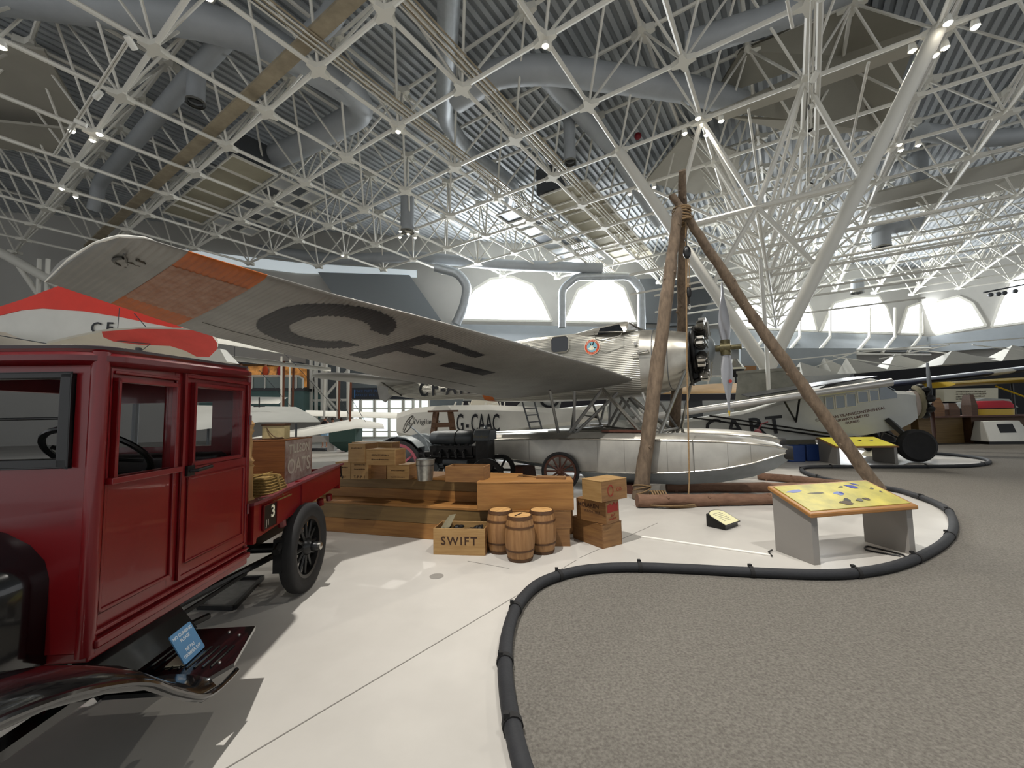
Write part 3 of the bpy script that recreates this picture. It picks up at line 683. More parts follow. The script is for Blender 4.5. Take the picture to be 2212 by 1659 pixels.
# tail surfaces
def foil(pts2d, z0, tk, axis='h', M=None, slope=0):
    """a swept surface from outline (x,y): slightly lens shaped"""
    b = B(); cx = sum(p[0] for p in pts2d)/len(pts2d); cy = sum(p[1] for p in pts2d)/len(pts2d)
    rings = []
    for k, dz in ((1.0, 0), (.97, tk*.35), (.85, tk*.5), (.4, tk*.6)):
        rings.append([(cx+(x-cx)*k, cy+(y-cy)*k, dz) for x, y in pts2d])
    top = rings; bot = [[(x, y, -z) for x, y, z in r] for r in rings[1:]]
    b.loft(bot[::-1]+top); v = [V(p) for p in b.v]
    b.v = [tuple((V((p.x, p.y, z0+p.z+slope*abs(p.y))) if axis == 'h' else V((p.x, p.z, z0+p.y)))) for p in v]
    return b
obj('stabilizer', foil([(-8.6, .1), (-8.7, -1.1), (-9.0, -2.4), (-9.4, -2.85), (-9.85, -2.95), (-10.15, -2.8), (-10.2, -1.5), (-10.25, 0), (-10.2, 1.5), (-10.15, 2.8), (-9.85, 2.95), (-9.4, 2.85), (-9.0, 2.4), (-8.7, 1.1)], 2.70, .14, slope=.04), Mwing, pl_)
obj('fin', foil([(-8.6, 3.1), (-9.3, 4.0), (-9.8, 4.3), (-10.3, 4.3), (-10.75, 3.9), (-10.8, 3.0), (-10.6, 2.25), (-10.3, 2.1), (-10.0, 2.3), (-9.5, 2.6)], 0, .1, 'v'), Mwing, pl_)
b = B(); b.tube([(-9.2, -1.3, 2.74), (-9.4, -.15, 2.3)], .022, 6); b.tube([(-9.2, 1.3, 2.74), (-9.0, .25, 2.45)], .022, 6); obj('tail_strut', b, Msteeld, pl_)
# radial engine
en = thing('radial_engine', None, None); del_ = en; en.parent = pl_
EX, EZ = -.42, 2.93
b = B(); b.lathe([(.0, -.32), (.2, -.3), (.3, -.2), (.32, 0), (.30, .14), (.22, .2), (.12, .24), (.0, .26)], 32, T(EX, 0, EZ, 0, pi/2)); obj('crankcase', b, Mtracl, en)
cyl0 = None
def cylb():
    b = B(); prof = [(.075, .24)]
    for i in range(11): z = .27+i*.022; prof += [(.072, z), (.105, z+.003), (.105, z+.009), (.072, z+.013)]
    prof += [(.085, .53), (.1, .55), (.1, .6), (.06, .64), (0, .645)]
    b.lathe(prof, 16); return b
hb = lambda: B().box(-.05, .09, -.085, -.03, .56, .69).box(-.05, .09, .03, .085, .56, .69)
pb = lambda: B().tube([(.13, -.06, .16), (.12, -.06, .62)], .013, 6).tube([(.13, .06, .16), (.12, .06, .62)], .013, 6)
meC = {}
for i in range(9):
    a = 2*pi*i/9; R = T(EX, 0, EZ) @ M4.Rotation(a, 4, 'X')
    for nm, fn, mt in (('cylinder', cylb, Msteeld), ('rocker_box', hb, Msteelb), ('pushrod', pb, Msteelb)):
        if i == 0: o = obj(nm, fn(), mt, en); meC[nm] = o
        else: o = meC[nm].copy(); COL.objects.link(o)
        o.matrix_local = R
b = B(); b.tube([(EX-.14, .5*cos(t), EZ+.5*sin(t)) for t in [i*pi/12 for i in range(24)]], .045, 8, closed=True); obj('exhaust_ring', b, Mengd, en)
b = B()
for i in range(9):
    a = 2*pi*(i+.5)/9; b.tube([(EX-.2, .25*cos(a), EZ+.25*sin(a)), (EX-.1, .5*cos(a), EZ+.5*sin(a))], .03, 6)
b.box(EX-.35, EX-.1, -.15, .15, EZ-.62, EZ-.3); b.tube([(EX-.05, -.12, EZ-.62), (EX-.3, -.1, EZ-.72)], .05, 8)
obj('intake_pipes', b, Mengd, en)
b = B(); b.tube([(EX+.2, 0, EZ+.0), (.0, 0, EZ)], .07, 12); obj('propeller_shaft', b, Mbrass, en)
# propeller (metal, two blades, standing upright)
pr = thing('propeller', None, None); pr.parent = pl_; pr.location = (.02, 0, 2.93); pr.rotation_euler = (radians(-2), 0, 0)
b = B(); b.tube([(0, 0, -.16), (0, 0, .16)], [.1, .1], 16); b.tube([(-.1, 0, 0), (.1, 0, 0)], .12, 16); b.tube([(.1, 0, 0), (.28, 0, 0)], .055, 12); b.tube([(.28, 0, 0), (.3, 0, 0)], .07, 12); obj('hub', b, Mbrass, pr)
for s_ in (1, -1):
    rings = []
    for k in range(13):
        u = k/12; z = .14+1.3*u; w_ = (.05+.10*sin(pi*min(1, u*1.15+.12)))*(1 if u < .93 else .62) if u < 1 else .02; tk = .045*(1-u)+.008; tw = radians(68-50*u)
        rr = []
        for j in range(12):
            t = 2*pi*j/12; x, y = w_*cos(t), tk*sin(t); rr.append(V((y*cos(tw)+x*sin(tw)*.9, x*cos(tw)-y*sin(tw), z*s_)))
        rings.append(rr)
    b = B(); b.loft(rings); bl = obj('blade', b, mat('blade_metal', '#98989a', .35, metal=.7, var=.05, vs=3) if s_ == 1 else MATS['blade_metal'], pr)
    b = B(); b.loft([[p*1.0+ (V((p.x, p.y, 0))*.02) for p in r] for r in rings[-2:]]); obj('tip_paint', b, Myel if s_ == -1 else MATS['blade_metal'], pr)
b = B(); b.lathe([(.035, 0), (.035, .004), (0, .004)], 16, T(.055, -.035, -.72, pi/2, 0, radians(25))); obj('maker_mark', b, Minkred, pr)
# floats
def flt(Y, parent):
    f = thing('float', None, None); f.parent = parent; f.location = (0, Y, 0)
    SX = [(-7.9, .06, 1.0, .95, .9, 1.04), (-7.0, .2, .98, .88, .80, 1.08), (-5.6, .33, .98, .70, .58, 1.13), (-4.4, .40, 1.05, .58, .46, 1.18), (-3.3, .43, 1.07, .50, .34, 1.20), (-2.72, .44, 1.08, .46, .27, 1.20), (-2.70, .44, 1.08, .40, .18, 1.20), (-1.6, .45, 1.08, .42, .17, 1.20), (-.8, .44, 1.07, .47, .20, 1.19), (-.1, .40, 1.06, .56, .29, 1.16), (.4, .33, 1.03, .68, .42, 1.11), (.75, .22, .99, .80, .58, 1.04), (.93, .10, .93, .86, .72, .95)]
    up = []; lo = []
    for x, hw, zg, zc, zk, zr in SX:
        up.append([V((x, -hw*.96, zc)), V((x, -hw, zc+.02)), V((x, -hw, zg-.02)), V((x, -hw*.97, zg)), V((x, -hw*.6, zr-.03)), V((x, 0, zr)), V((x, hw*.6, zr-.03)), V((x, hw*.97, zg)), V((x, hw, zg-.02)), V((x, hw, zc+.02)), V((x, hw*.96, zc)), V((x, 0, zc))])
        lo.append([V((x, -hw*.96, zc+.001)), V((x, -hw*.5, (zc+zk)/2-.02)), V((x, 0, zk)), V((x, hw*.5, (zc+zk)/2-.02)), V((x, hw*.96, zc+.001))])
    b = B(); b.loft(up); obj('float_side', b, Malu, f, smooth=35)
    b = B(); b.loft(lo, closed=True); obj('float_bottom', b, Malud, f, smooth=35)
    for sy in (-1, 1):
        b = B(); b.tube([V((x, sy*hw*1.0, zg)) for x, hw, zg, zc, zk, zr in SX], .017, 6); obj('gunwale', b, Msteelb, f)
        b = B(); b.tube([V((x, sy*hw*.99, zc+.01)) for x, hw, zg, zc, zk, zr in SX], .012, 6); obj('chine_strip', b, Msteelb, f)
    b = B(); b.loft([[V((x, hw*cos(t)*.8, z+.12*sin(t))) for t in [i*pi/6 for i in range(12)]] for x, hw, z in ((.86, .16, .86), (.95, .15, .86), (1.02, .08, .85))]); obj('nose_bumper', b, Mrub, f)
    for x in (-4.9, -3.9, -2.3, -1.75, -.95, -.5, .05, .4):
        b = B(); 
        for i in range(len(SX)-1):
            if SX[i][0] <= x <= SX[i+1][0]: u = (x-SX[i][0])/(SX[i+1][0]-SX[i][0]); g = [SX[i][k]+(SX[i+1][k]-SX[i][k])*u for k in range(6)]
        b.tube([(x, -g[1]-.0005, g[3]+.04), (x, -g[1]-.0005, g[2]-.03)], .004, 5); obj('rivet_seam', b, mat('seam', '#7b7a75', .6, metal=.3) if 'seam' not in MATS else MATS['seam'], f)
    return f
flt(-1.2, pl_); flt(1.25, pl_)
# struts between floats and airframe
def strut(a, c, r=.038, mt=Mwing): 
    b = B(); b.tube([a, c], r, 8); return obj('float_strut', b, mt, pl_)
for s_ in (-1, 1):
    Y = s_*1.3
    strut((-.72, s_*.55, 2.45), (-1.16, Y, 1.12), .036, Msteelb)
    strut((-2.38, s_*.95, 2.13), (-1.42, Y, 1.12), .045, Msteelb)
    strut((-2.38, s_*.95, 2.13), (-3.10, Y, 1.12), .036)
    strut((-2.15, s_*.6, 2.05), (-2.95, Y, 1.14), .034)
    strut((-3.21, s_*1.9, 2.1), (-3.30, Y, 1.12), .034)
    strut((-2.2, s_*.3, 2.0), (-1.3, s_*1.1, 1.14), .034)
    strut((-1.6, s_*.6, 2.02), (-1.2, Y, 1.12), .03)
    strut((-2.9, s_*1.3, 2.1), (-2.98, Y-.1*s_, 1.14), .03)
    strut((-3.2, s_*.5, 2.0), (-3.1, s_*1.1, 1.15), .03)
strut((-1.2, -1.1, 1.2), (-1.2, 1.1, 1.2), .03); strut((-3.1, -1.1, 1.25), (-3.1, 1.1, 1.25), .03)
strut((-1.2, -1.0, 1.25), (-2.2, .3, 2.0), .025); strut((-3.1, -1.1, 1.25), (-1.2, 1.1, 1.2), .018, Msteeld); strut((-3.1, 1.1, 1.25), (-1.2, -1.1, 1.2), .018, Msteeld)
b = B(); b.box(-2.3, -1.45, -1.35, -1.05, 1.2, 1.245); tag(obj('walk_board', b, Mwheelb, pl_), None, None)
# wooden blocks under the floats
for i, (x, y) in enumerate(((-1.75, -1.2), (-4.3, -1.2), (-1.75, 1.25))):
    b = B(); zt = .17 if x > -3 else .42; b.loft([[V((x-.22, y-.3, 0)), V((x+.22, y-.3, 0)), V((x+.22, y+.3, 0)), V((x-.22, y+.3, 0))], [V((x-.14, y-.3, zt)), V((x+.14, y-.3, zt)), V((x+.14, y+.3, zt)), V((x-.14, y+.3, zt))]])
    o = obj('wooden_chock', b, Mwheelb, None, smooth=0); o.matrix_world = pl_.matrix_world.copy() if False else (M4.Translation((4.523, 8.665, 0)) @ M4.Rotation(PH, 4, 'Z'))
    tag(o, ['brown wooden chock under the near float beside the log foot', 'wooden chock under the rear of the near float', 'wooden chock under the far float'][i], 'chock')
# ================================================================ spoked car wheel leaning by the float
def spoked(name, R, W_, nsp, mt_rim, mt_spoke, parent, M, hubr=.07, rimr=None, tyre=Mrub, sr=.016):
    rr = rimr or R*.8; b = B()
    prof = [(R-(R-rr)*.5*(1-cos(a))-0, W_/2*sin(a)) for a in []]
    n = 14; c = (R+rr)/2; h = (R-rr)/2
    b.lathe([(c+h*cos(2*pi*i/n), W_/2*sin(2*pi*i/n)) for i in range(n+1)], 40, M); ty = obj('tyre', b, tyre, parent)
    b = B(); b.lathe([(rr+.01, -W_*.35), (rr+.01, W_*.35), (rr-.03, W_*.3), (rr-.03, -W_*.3), (rr+.01, -W_*.35)], 40, M); obj('rim', b, mt_rim, parent)
    for i in range(nsp):
        a = 2*pi*i/nsp; b = B(); b.tube([M @ V((hubr*.8*cos(a), hubr*.8*sin(a), 0)), M @ V((rr*cos(a), rr*sin(a), 0))], [sr*1.5, sr], 6); obj('spoke', b, mt_spoke, parent)
    b = B(); b.lathe([(0, -W_*.7), (hubr*.5, -W_*.7), (hubr*.6, -W_*.3), (hubr, -W_*.25), (hubr, W_*.25), (hubr*.6, W_*.3), (hubr*.5, W_*.8), (0, W_*.8)], 20, M); obj('hub', b, mt_spoke, parent)
p = gy(1210, 1010, 8.72)
t = thing('spoked_wheel', 'wooden-spoked wheel with black tyre standing against the near float', 'wheel', (p.x, p.y, .405), 0)
spoked('spoked_wheel', .405, .09, 12, Mwheelb, Mwheelb, t, T(0, 0, 0, pi/2, 0, radians(-18)), rimr=.33)
# ================================================================ log tripod
def log(name, label, pts, r, mt=Mlog, seed=1, group=None):
    rnd = random.Random(seed); P = [V(p) for p in pts]; L_ = (P[-1]-P[0]).length; n = max(10, int(L_/.16)); Q = []; R = []
    for i in range(n+1):
        u = i/n; s_ = u*(len(P)-1); k = min(int(s_), len(P)-2); q = P[k].lerp(P[k+1], s_-k)
        rad = r[0]+(r[1]-r[0])*u
        Q.append(q+V((rnd.uniform(-1, 1), rnd.uniform(-1, 1), rnd.uniform(-1, 1)))*rad*.09); R.append(rad*(1+rnd.uniform(-.06, .08)))
    b = B(); b.tube(Q, R, 14)
    for k in range(int(L_*2.2)):
        u = rnd.uniform(.04, .96); i = int(u*n); d = (Q[min(n, i+1)]-Q[max(0, i-1)]).normalized(); o_ = V((rnd.uniform(-1, 1), rnd.uniform(-1, 1), rnd.uniform(-1, 1))); o_ = (o_-d*o_.dot(d)).normalized()
        b.tube([Q[i]+o_*R[i]*.7, Q[i]+o_*(R[i]+.012+rnd.uniform(0, .02))], [R[i]*.42, R[i]*.2], 8)
    o = obj(name, b, mt, smooth=50)
    return tag(o, label, 'log pole', group)
ty = 7.75; top = gy(1474, 455, ty)
f1 = gz(1385, 1080, .0); f1.y += .1
log('tripod_leg', 'thick log pole rising from the lashed corner to the tripod top, seen left', [f1, gy(1440, 640, ty-.15), gy(1463, 470, ty-.12), gy(1452, 418, ty-.1)+V((0, 0, 0))][:3]+[gy(1472, 445, ty-.1)], (.135, .075), seed=3)
log('tripod_leg', 'upright log pole behind the ropes whose top sticks out highest', [V((4.2, 11.2, 0)), gy(1474, 700, 9.2), gy(1474, 455, ty+.12), gy(1474, 368, ty-.35)], (.14, .062), seed=5)
f3 = gz(1898, 1058, .05)
log('tripod_leg', 'long log pole slanting down to the right behind the info desk', [f3, gy(1640, 705, 8.1), gy(1490, 478, ty+.0), gy(1450, 420, ty-.1)], (.12, .062), seed=9)
b = B()
for k in range(9):
    z = k*.035; c = gy(1472, 462, ty)+V((0, 0, -z+.1)); b.tube([c+V((cos(t)*(.15+.01*(k % 2)), sin(t)*.2, .03*sin(t+k))) for t in [i*pi/8 for i in range(16)]], .016, 6, closed=True)
tag(obj('lashing_rope', b, Mrope), 'rope lashing wrapped round the joined tops of the tripod', 'rope')
# logs lying on the floor
def glog(label, a, c, r, seed, mt=Mlogred): 
    return log('floor_log', label, [gz(*a, r[0]), gz(*c, r[1])], r, mt, seed)
glog('barked log on the floor from the lashed corner to the info desk', (1376, 1082), (1680, 1078), (.11, .09), 11)
glog('long thick log behind it under the float nose', (1440, 1052), (1790, 1053), (.1, .085), 12)
glog('thin log reaching furthest back from under the float nose', (1640, 1028), (1880, 1052), (.085, .07), 13)
# rope lashing at the foot and hanging fall
b = B()
c = gz(1405, 1078, .11)
for k in range(6):
    b.tube([V((c.x+.02+k*.045, c.y+cos(t)*.135, .11+sin(t)*.135)) for t in [i*pi/8 for i in range(16)]], .013, 6, closed=True)
for k in range(3):
    b.tube([V((f1.x+cos(t)*.16+.05, f1.y+sin(t)*.17, .16+.03*k+.06*cos(t+k))) for t in [i*pi/8 for i in range(16)]], .013, 6, closed=True)
tag(obj('lashing_rope', b, Mrope), 'rope lashed round the foot of the tripod and the floor log', 'rope')
b = B(); cc = gz(1468, 1092, .02)
for k in range(4):
    r_ = .2+.035*k; b.tube([V((cc.x+cos(t)*r_*1.3-.05*k, cc.y-.03+sin(t)*r_*.45, .016+.012*k+(.12 if sin(t) > .3 else 0)*0)) for t in [i*pi/12 for i in range(24)]], .014, 6, closed=True)
h0 = gy(1484, 1078, 7.15)
b.tube([V((cc.x+.3, cc.y, .03)), V((h0.x, 7.1, .12)), gy(1489, 1040, 7.3), gy(1484, 800, 7.5), gy(1481, 480, 7.7)], .014, 7)
tag(obj('hoist_rope', b, Mrope), 'tan rope hanging from the tripod and coiled on the floor log', 'rope')
t = thing('pulley_block', 'black pulley block hanging on ropes under the tripod top', 'pulley block', gy(1484, 545, 7.6))
b = B(); b.sph((0, 0, 0), (.075, .05, .13), 12, 10); obj('block_shell', b, Mblk, t)
b = B(); b.tube([(0, 0, .12), (0, 0, .3), (.02, 0, .36)], .012, 6); b.tube([(-.03, 0, .24), (0, 0, .2), (.03, 0, .24), (0, 0, .3)], .014, 6, closed=True); obj('hook', b, Msteeld, t)
t = thing('pulley_block', 'smaller dark pulley block with steel hook dangling beside the engine', 'pulley block', gy(1488, 632, 7.6))
b = B(); b.sph((0, 0, 0), (.05, .04, .11), 12, 10); b.tube([(0, 0, -.1), (0, 0, -.22)], .018, 6); obj('block_shell', b, Mengd, t)
b = B(); b.tube([(0, 0, -.22), (.02, 0, -.27), (0, 0, -.32), (-.03, 0, -.3)], .012, 6); obj('hook', b, Msteelb, t)
b = B()
for dx in (-.025, .0, .028): q = gy(1488, 632, 7.6); q2 = gy(1484, 545, 7.6); b.tube([q+V((dx, 0, .1)), q2+V((dx, 0, -.12))], .008, 6)
tag(obj('tackle_rope', b, Mrope), 'parallel tackle lines between the two pulley blocks', 'rope')
# ================================================================ red truck (local x = outward to viewer side, y = rearwards, z up)
TX = V((-1.9, 1.9, 0)); TD = V((-.07, .9975, 0)); TN = V((.9975, .07, 0)); TRZ = atan2(TD.y, TD.x)-pi/2
tr = thing('delivery_truck', 'antique red truck with closed cab and black fenders at the left', 'truck', TX, TRZ)
def tl(px, py, z):   # pixel at height z -> truck local
    p = gz(px, py, z)-TX; return V((p.dot(TN), p.dot(TD), z))
CWd = 1.22
# cab side panel with window and door openings is built from rails and stiles
def side_wall(x, inner, nm):
    b = B(); t0, t1 = (x-.05, x)
    def r(y0, y1, z0, z1, a=t0, c=t1): b.box(a, c, y0, y1, z0, z1)
    r(0, .06, .6, 1.93); r(.45, .60, .6, 1.93); r(1.085, 1.21, .6, 1.93)
    r(.06, .45, 1.80, 1.93); r(.6, 1.085, 1.81, 1.93)
    r(.06, .45, .6, 1.345); r(.6, 1.085, .6, 1.355)
    return b
o = obj('cab_side', side_wall(0, 0, ''), Mred, tr, smooth=0, bevel=.006)
o = obj('cab_side', side_wall(-CWd+.05, 0, ''), Mred, tr, smooth=0, bevel=.006)
b = B()   # raised mouldings on the near side
def mould(b, y0, y1, z0, z1, w=.016, d=.012):
    b.box(0, d, y0, y1, z0, z0+w); b.box(0, d, y0, y1, z1-w, z1); b.box(0, d, y0, y0+w, z0, z1); b.box(0, d, y1-w, y1, z0, z1)
mould(b, .03, .47, .74, 1.86); mould(b, .055, .455, 1.325, 1.815, .02, .03); b.box(0, .045, .03, .48, 1.315, 1.345); b.box(0, .02, .05, .46, 1.835, 1.85)
obj('front_panel_moulding', b, Mred, tr, smooth=0, bevel=.004)
dr = thing('door', None, None); dr.parent = tr
b = B(); b.box(0, .012, .515, 1.185, .72, 1.33); mould(b, .515, 1.185, .70, 1.88, .02, .018); mould(b, .585, 1.10, 1.335, 1.835, .022, .026); mould(b, .56, 1.14, .78, 1.27, .012, .02); obj('door_panel', b, Mred, dr, smooth=0, bevel=.004)
b = B(); b.box(.015, .03, .54, .6, 1.28, 1.34); b.tube([(.03, .565, 1.31), (.065, .57, 1.31), (.07, .69, 1.32)], .011, 8); obj('door_handle', b, Mblk, dr)
for z in (.95, 1.6):
    b = B(); b.tube([(.022, 1.19, z-.035), (.022, 1.19, z+.035)], .01, 8); obj('hinge', b, Mredd, dr)
for (y0, y1, z0, z1) in ((.06, .45, 1.345, 1.80), (.60, 1.085, 1.355, 1.81)):
    for x in (-.03, -CWd+.03):
        b = B(); b.box(x-.002, x+.002, y0, y1, z0, z1); obj('window_glass', b, Mglass, tr, smooth=0)
b = B(); b.box(0, .04, 0, 1.21, .6, .64); b.box(0, .028, 0, 1.21, .655, .675); b.box(-CWd, .012, -.01, 1.22, .55, .6); obj('sill', b, Mred, tr, smooth=0, bevel=.01)
# corner posts
b = B(); b.tube([(-.008, .0, .58), (-.008, .0, 1.93)], .034, 12); obj('corner_post', b, Mred, tr)
b = B(); b.tube([(-.01, 1.21, .6), (-.01, 1.21, 1.93)], .02, 10); obj('corner_post', b, Mred, tr)
# front wall with windscreen opening
b = B(); X0, X1 = -CWd, 0
b.box(X0, X1, -.02, .03, .6, 1.40); b.box(X0, X1, -.02, .03, 1.83, 1.93); b.box(X0, X0+.09, -.02, .03, 1.40, 1.83); b.box(X1-.09, X1, -.02, .03, 1.40, 1.83); obj('cab_front', b, Mred, tr, smooth=0)
b = B(); b.box(-1.13, -.09, -.045, .01, 1.405, 1.445); b.box(-1.13, -.09, -.045, .01, 1.805, 1.83); b.box(-.14, -.09, -.045, .01, 1.405, 1.83); b.box(-1.13, -1.08, -.045, .01, 1.405, 1.83); b.box(-1.08, -.14, -.04, 0, 1.62, 1.632); obj('windshield_frame', b, Mblk, tr, smooth=0, bevel=.012)
b = B(); b.box(-1.08, -.14, -.02, -.016, 1.44, 1.81); obj('windshield', b, Mglass, tr, smooth=0)
# rear wall with small window
b = B(); Y0, Y1 = 1.17, 1.21
b.box(X0, X1, Y0, Y1, .6, 1.42); b.box(X0, X1, Y0, Y1, 1.74, 1.93); b.box(X0, -.98, Y0, Y1, 1.42, 1.74); b.box(-.24, X1, Y0, Y1, 1.42, 1.74); obj('cab_rear', b, Mredd, tr, smooth=0)
b = B(); b.box(-.98, -.24, 1.185, 1.19, 1.42, 1.74); obj('rear_window_glass', b, Mglass, tr, smooth=0)
# roof with rolled edge and black fabric top
def rr2(z, e, m=10):
    return [V((x, y, z)) for x, y in [(c[0], c[1]) for c in rrect(-CWd/2, .59, CWd+2*e, 1.24+2*e, .12+e, 5)]]
b = B(); b.loft([rr2(1.91, .03), rr2(1.93, .055), rr2(1.955, .055), rr2(1.972, .03), rr2(1.985, .035)]); b.v = [(x, y, z+(y-1.2)*.036) for x, y, z in b.v]; obj('roof_moulding', b, Mredd, tr, smooth=50)
b = B(); b.loft([rr2(1.98, .03), rr2(2.0, .03), rr2(2.008, -.02), rr2(2.02, -.25)]); b.v = [(x, y, z+(y-1.2)*.036) for x, y, z in b.v]; obj('roof_top', b, mat('roof_fabric', '#3c3336', .55), tr, smooth=60)
# interior: floor, bench, dash, steering wheel, ceiling lining
b = B(); b.box(X0+.05, -.06, .03, 1.17, .6, .64); obj('cab_floor', b, Mblk, tr, smooth=0)
b = B(); b.box(X0+.08, -.1, .6, 1.1, .64, .98); b.box(X0+.08, -.1, 1.0, 1.16, .98, 1.38); obj('bench_seat', b, mat('leather', '#1d1517', .4), tr, bevel=.04)
b = B(); b.box(X0+.06, -.06, .04, .12, 1.12, 1.36); obj('dashboard', b, Mblk, tr, smooth=0)
b = B(); Ms = T(-.36, .42, 1.43, radians(-38)); b.tube([Ms @ V((.235*cos(t), .235*sin(t), 0)) for t in [i*pi/16 for i in range(32)]], .016, 8, closed=True)
for k in range(4): a = k*pi/2+.4; b.tube([Ms @ V((0, 0, -.03)), Ms @ V((.2*cos(a), .2*sin(a), 0))], .011, 6)
b.tube([Ms @ V((0, 0, -.03)), V((-.42, .06, .85))], .018, 8); obj('steering_wheel', b, Mblk, tr)
# cowl, hood, radiator, headlights towards the camera side
def hsec(y, hw, z0, z1, n=10):
    out = [V((-CWd/2-hw, y, z0))]
    for k in range(n+1): t = pi-pi*k/n; out.append(V((-CWd/2+hw*cos(t)*(1 if 0 else .999), y, z1-hw*.55+hw*.55*sin(t)*1.0)))
    out.append(V((-CWd/2+hw, y, z0))); return out
b = B(); b.loft([hsec(.0, .455, .56, 1.175), hsec(-.05, .455, .56, 1.17), hsec(-.16, .43, .56, 1.15), hsec(-.9, .30, .56, 1.08)]); obj('hood', b, Mgloss, tr, smooth=50)
b = B(); b.loft([hsec(-.9, .27, .45, 1.06), hsec(-1.0, .27, .45, 1.06)]); obj('radiator', b, Mblk, tr, smooth=50)
for sx in (-1, 1):
    b = B(); b.lathe([(0, 0), (.07, .02), (.1, .08), (.11, .14), (.11, .16), (0, .165)], 20, T(-CWd/2+sx*.48, -.88, .95, pi/2)); obj('headlight', b, Mgloss, tr)
# front fenders
def fender(sx):
    prof = [(-1.62, .42), (-1.55, .62), (-1.38, .76), (-1.12, .84), (-.85, .85), (-.62, .80), (-.42, .72), (-.24, .62), (-.1, .50), (.0, .42), (.1, .35), (.2, .325)]
    rings = []
    for y, z in prof:
        R_ = []; xo = .48; k = 8
        cx = .07
        xs = [(-.05, -.0), (.0, .012), (.1, .035), (.22, .045), (.33, .035), (.40, .012), (.43, -.02), (.435, -.05)]
        up_ = [V((x, y, z+dz)) for x, dz in xs]; dn = [V((x-(.008 if x > .4 else 0), y, z+dz-.012)) for x, dz in xs[::-1]]
        rings.append(up_+dn)
    b = B(); b.loft(rings)
    if sx < 0: b.v = [(-CWd-x, y, z) for x, y, z in b.v]
    return b
fd = obj('front_fender', fender(1), Mgloss, tr, smooth=50); obj('front_fender', fender(-1), Mgloss, tr, smooth=50)
b = B(); P_ = [(-1.62, .42), (-1.55, .62), (-1.38, .76), (-1.12, .84), (-.85, .85), (-.62, .80), (-.42, .72), (-.24, .62), (-.1, .50), (.0, .42), (.1, .35), (.2, .32), (.32, .315), (.36, .318)]
b.tube(smooth([V((.437, y, z-.035)) for y, z in P_], 4), .013, 8); obj('fender_bead', b, Mgloss, tr)
b = B(); b.box(-.02, .06, -.85, .1, .42, .46); obj('fender_apron', b, Mgloss, tr, smooth=0)
# running board: ribbed shelf under the door
b = B(); b.poly([(-.03, .12, .315), (.26, .12, .315), (.38, .2, .315), (.44, .33, .315), (.34, .72, .315), (-.03, .72, .315)], (0, 0, .02))
rb = obj('running_board', b, Mgloss, tr, smooth=0)
for k in range(9):
    b = B(); b.tube([(.02+k*.04, .3, .337), (.02+k*.04-.0, .5, .337)], .006, 5); obj('board_rib', b, Mgloss, rb)
for p_ in ((.3, .62), (.22, .66), (.36, .34)):
    b = B(); b.lathe([(.009, 0), (.007, .008), (0, .009)], 10, T(p_[0], p_[1], .334)); obj('bolt', b, Msteelb, rb)
b = B(); b.poly([(-.25, .1, .60), (-.25, .75, .60), (-.03, .75, .32), (-.03, .1, .32)], (.01, 0, .01)); obj('splash_apron', b, Mgloss, tr, smooth=0)
# chassis
b = B()
for x in (-.3, -CWd+.3): b.box(x-.03, x+.03, -.9, 3.3, .48, .58)
for y in (-.85, .1, 1.3, 2.1, 3.2): b.box(-CWd+.3, -.3, y-.03, y+.03, .5, .56)
obj('chassis', b, Mblk, tr, smooth=0)
b = B(); b.tube([(-.05, 2.1, .4), (-CWd+.05, 2.1, .4)], .045, 10); b.sph((-CWd/2, 2.1, .4), (.12, .14, .14)); b.tube([(-.08, 2.06, .40), (-.35, .35, .40)], .028, 8); b.tube([(-CWd+.08, 2.06, .40), (-CWd+.35, .35, .40)], .028, 8); b.tube([(-CWd/2, 2.0, .4), (-CWd/2, .2, .5)], .04, 8); obj('rear_axle', b, Mblk, tr)
b = B(); b.tube(smooth([V((.02, 1.62, .50)), V((.0, 1.8, .56)), V((-.02, 2.1, .6)), V((-.1, 2.5, .55))], 4), .03, 8); b.box(-.04, .03, 1.7, 1.8, .3, .58); obj('spring', b, Mblk, tr)
b = B(); b.tube([(-.35, .6, .42), (-.1, .6, .36), (-.05, .9, .33)], .02, 6); b.box(-.6, -.25, .1, .9, .38, .5); b.tube([(-.15, .3, .4), (-.15, 1.5, .38)], .015, 6); obj('undercarriage', b, Mengd, tr)
# bed with flared side board
def bz(y): return .985
b = B()
def tb(y0, y1, n=12):
    rg = []
    for i in range(n+1):
        y = y0+(y1-y0)*i/n; u = i/n; z = .985+.075*u; x0 = -.2; fl = .0 if i > 0 else -.03
        rg.append([V((-.16, y, z-.03)), V((.05+.02*sin(pi*min(1, u*4)), y, z+.0)), V((.05+.02*sin(pi*min(1, u*4)), y, z-.022)), V((-.16, y, z-.05))])
    return rg
b.loft(tb(1.22, 3.2)); obj('side_board', b, Mredgrey, tr, smooth=30)
b = B(); rg = []
for i in range(9):
    u = i/8; y = 1.23+1.9*u; z = .975+.075*u; zb = .70+.12*u if u > .1 else .70
    rg.append([V((.03, y, z)), V((.03, y, zb)), V((.0, y, zb)), V((.0, y, z))])
b.loft(rg); b.box(-.02, .045, 2.05, 2.1, .74, 1.02); b.box(-.02, .045, 1.23, 1.27, .68, .98); obj('bed_side', b, Mred, tr, smooth=20)
for y in (1.75, 2.35, 2.6, 2.85):
    b = B(); b.tube([(.0, y, .74), (.0, y+.02, .68)], .035, 8); obj('bed_bracket', b, Mredd, tr)
b = B(); b.box(-CWd, .0, 1.22, 3.15, .86, .90); b.box(-CWd-.03, -CWd, 1.22, 3.15, .75, 1.05); obj('bed_floor', b, Mpine2, tr, smooth=0)
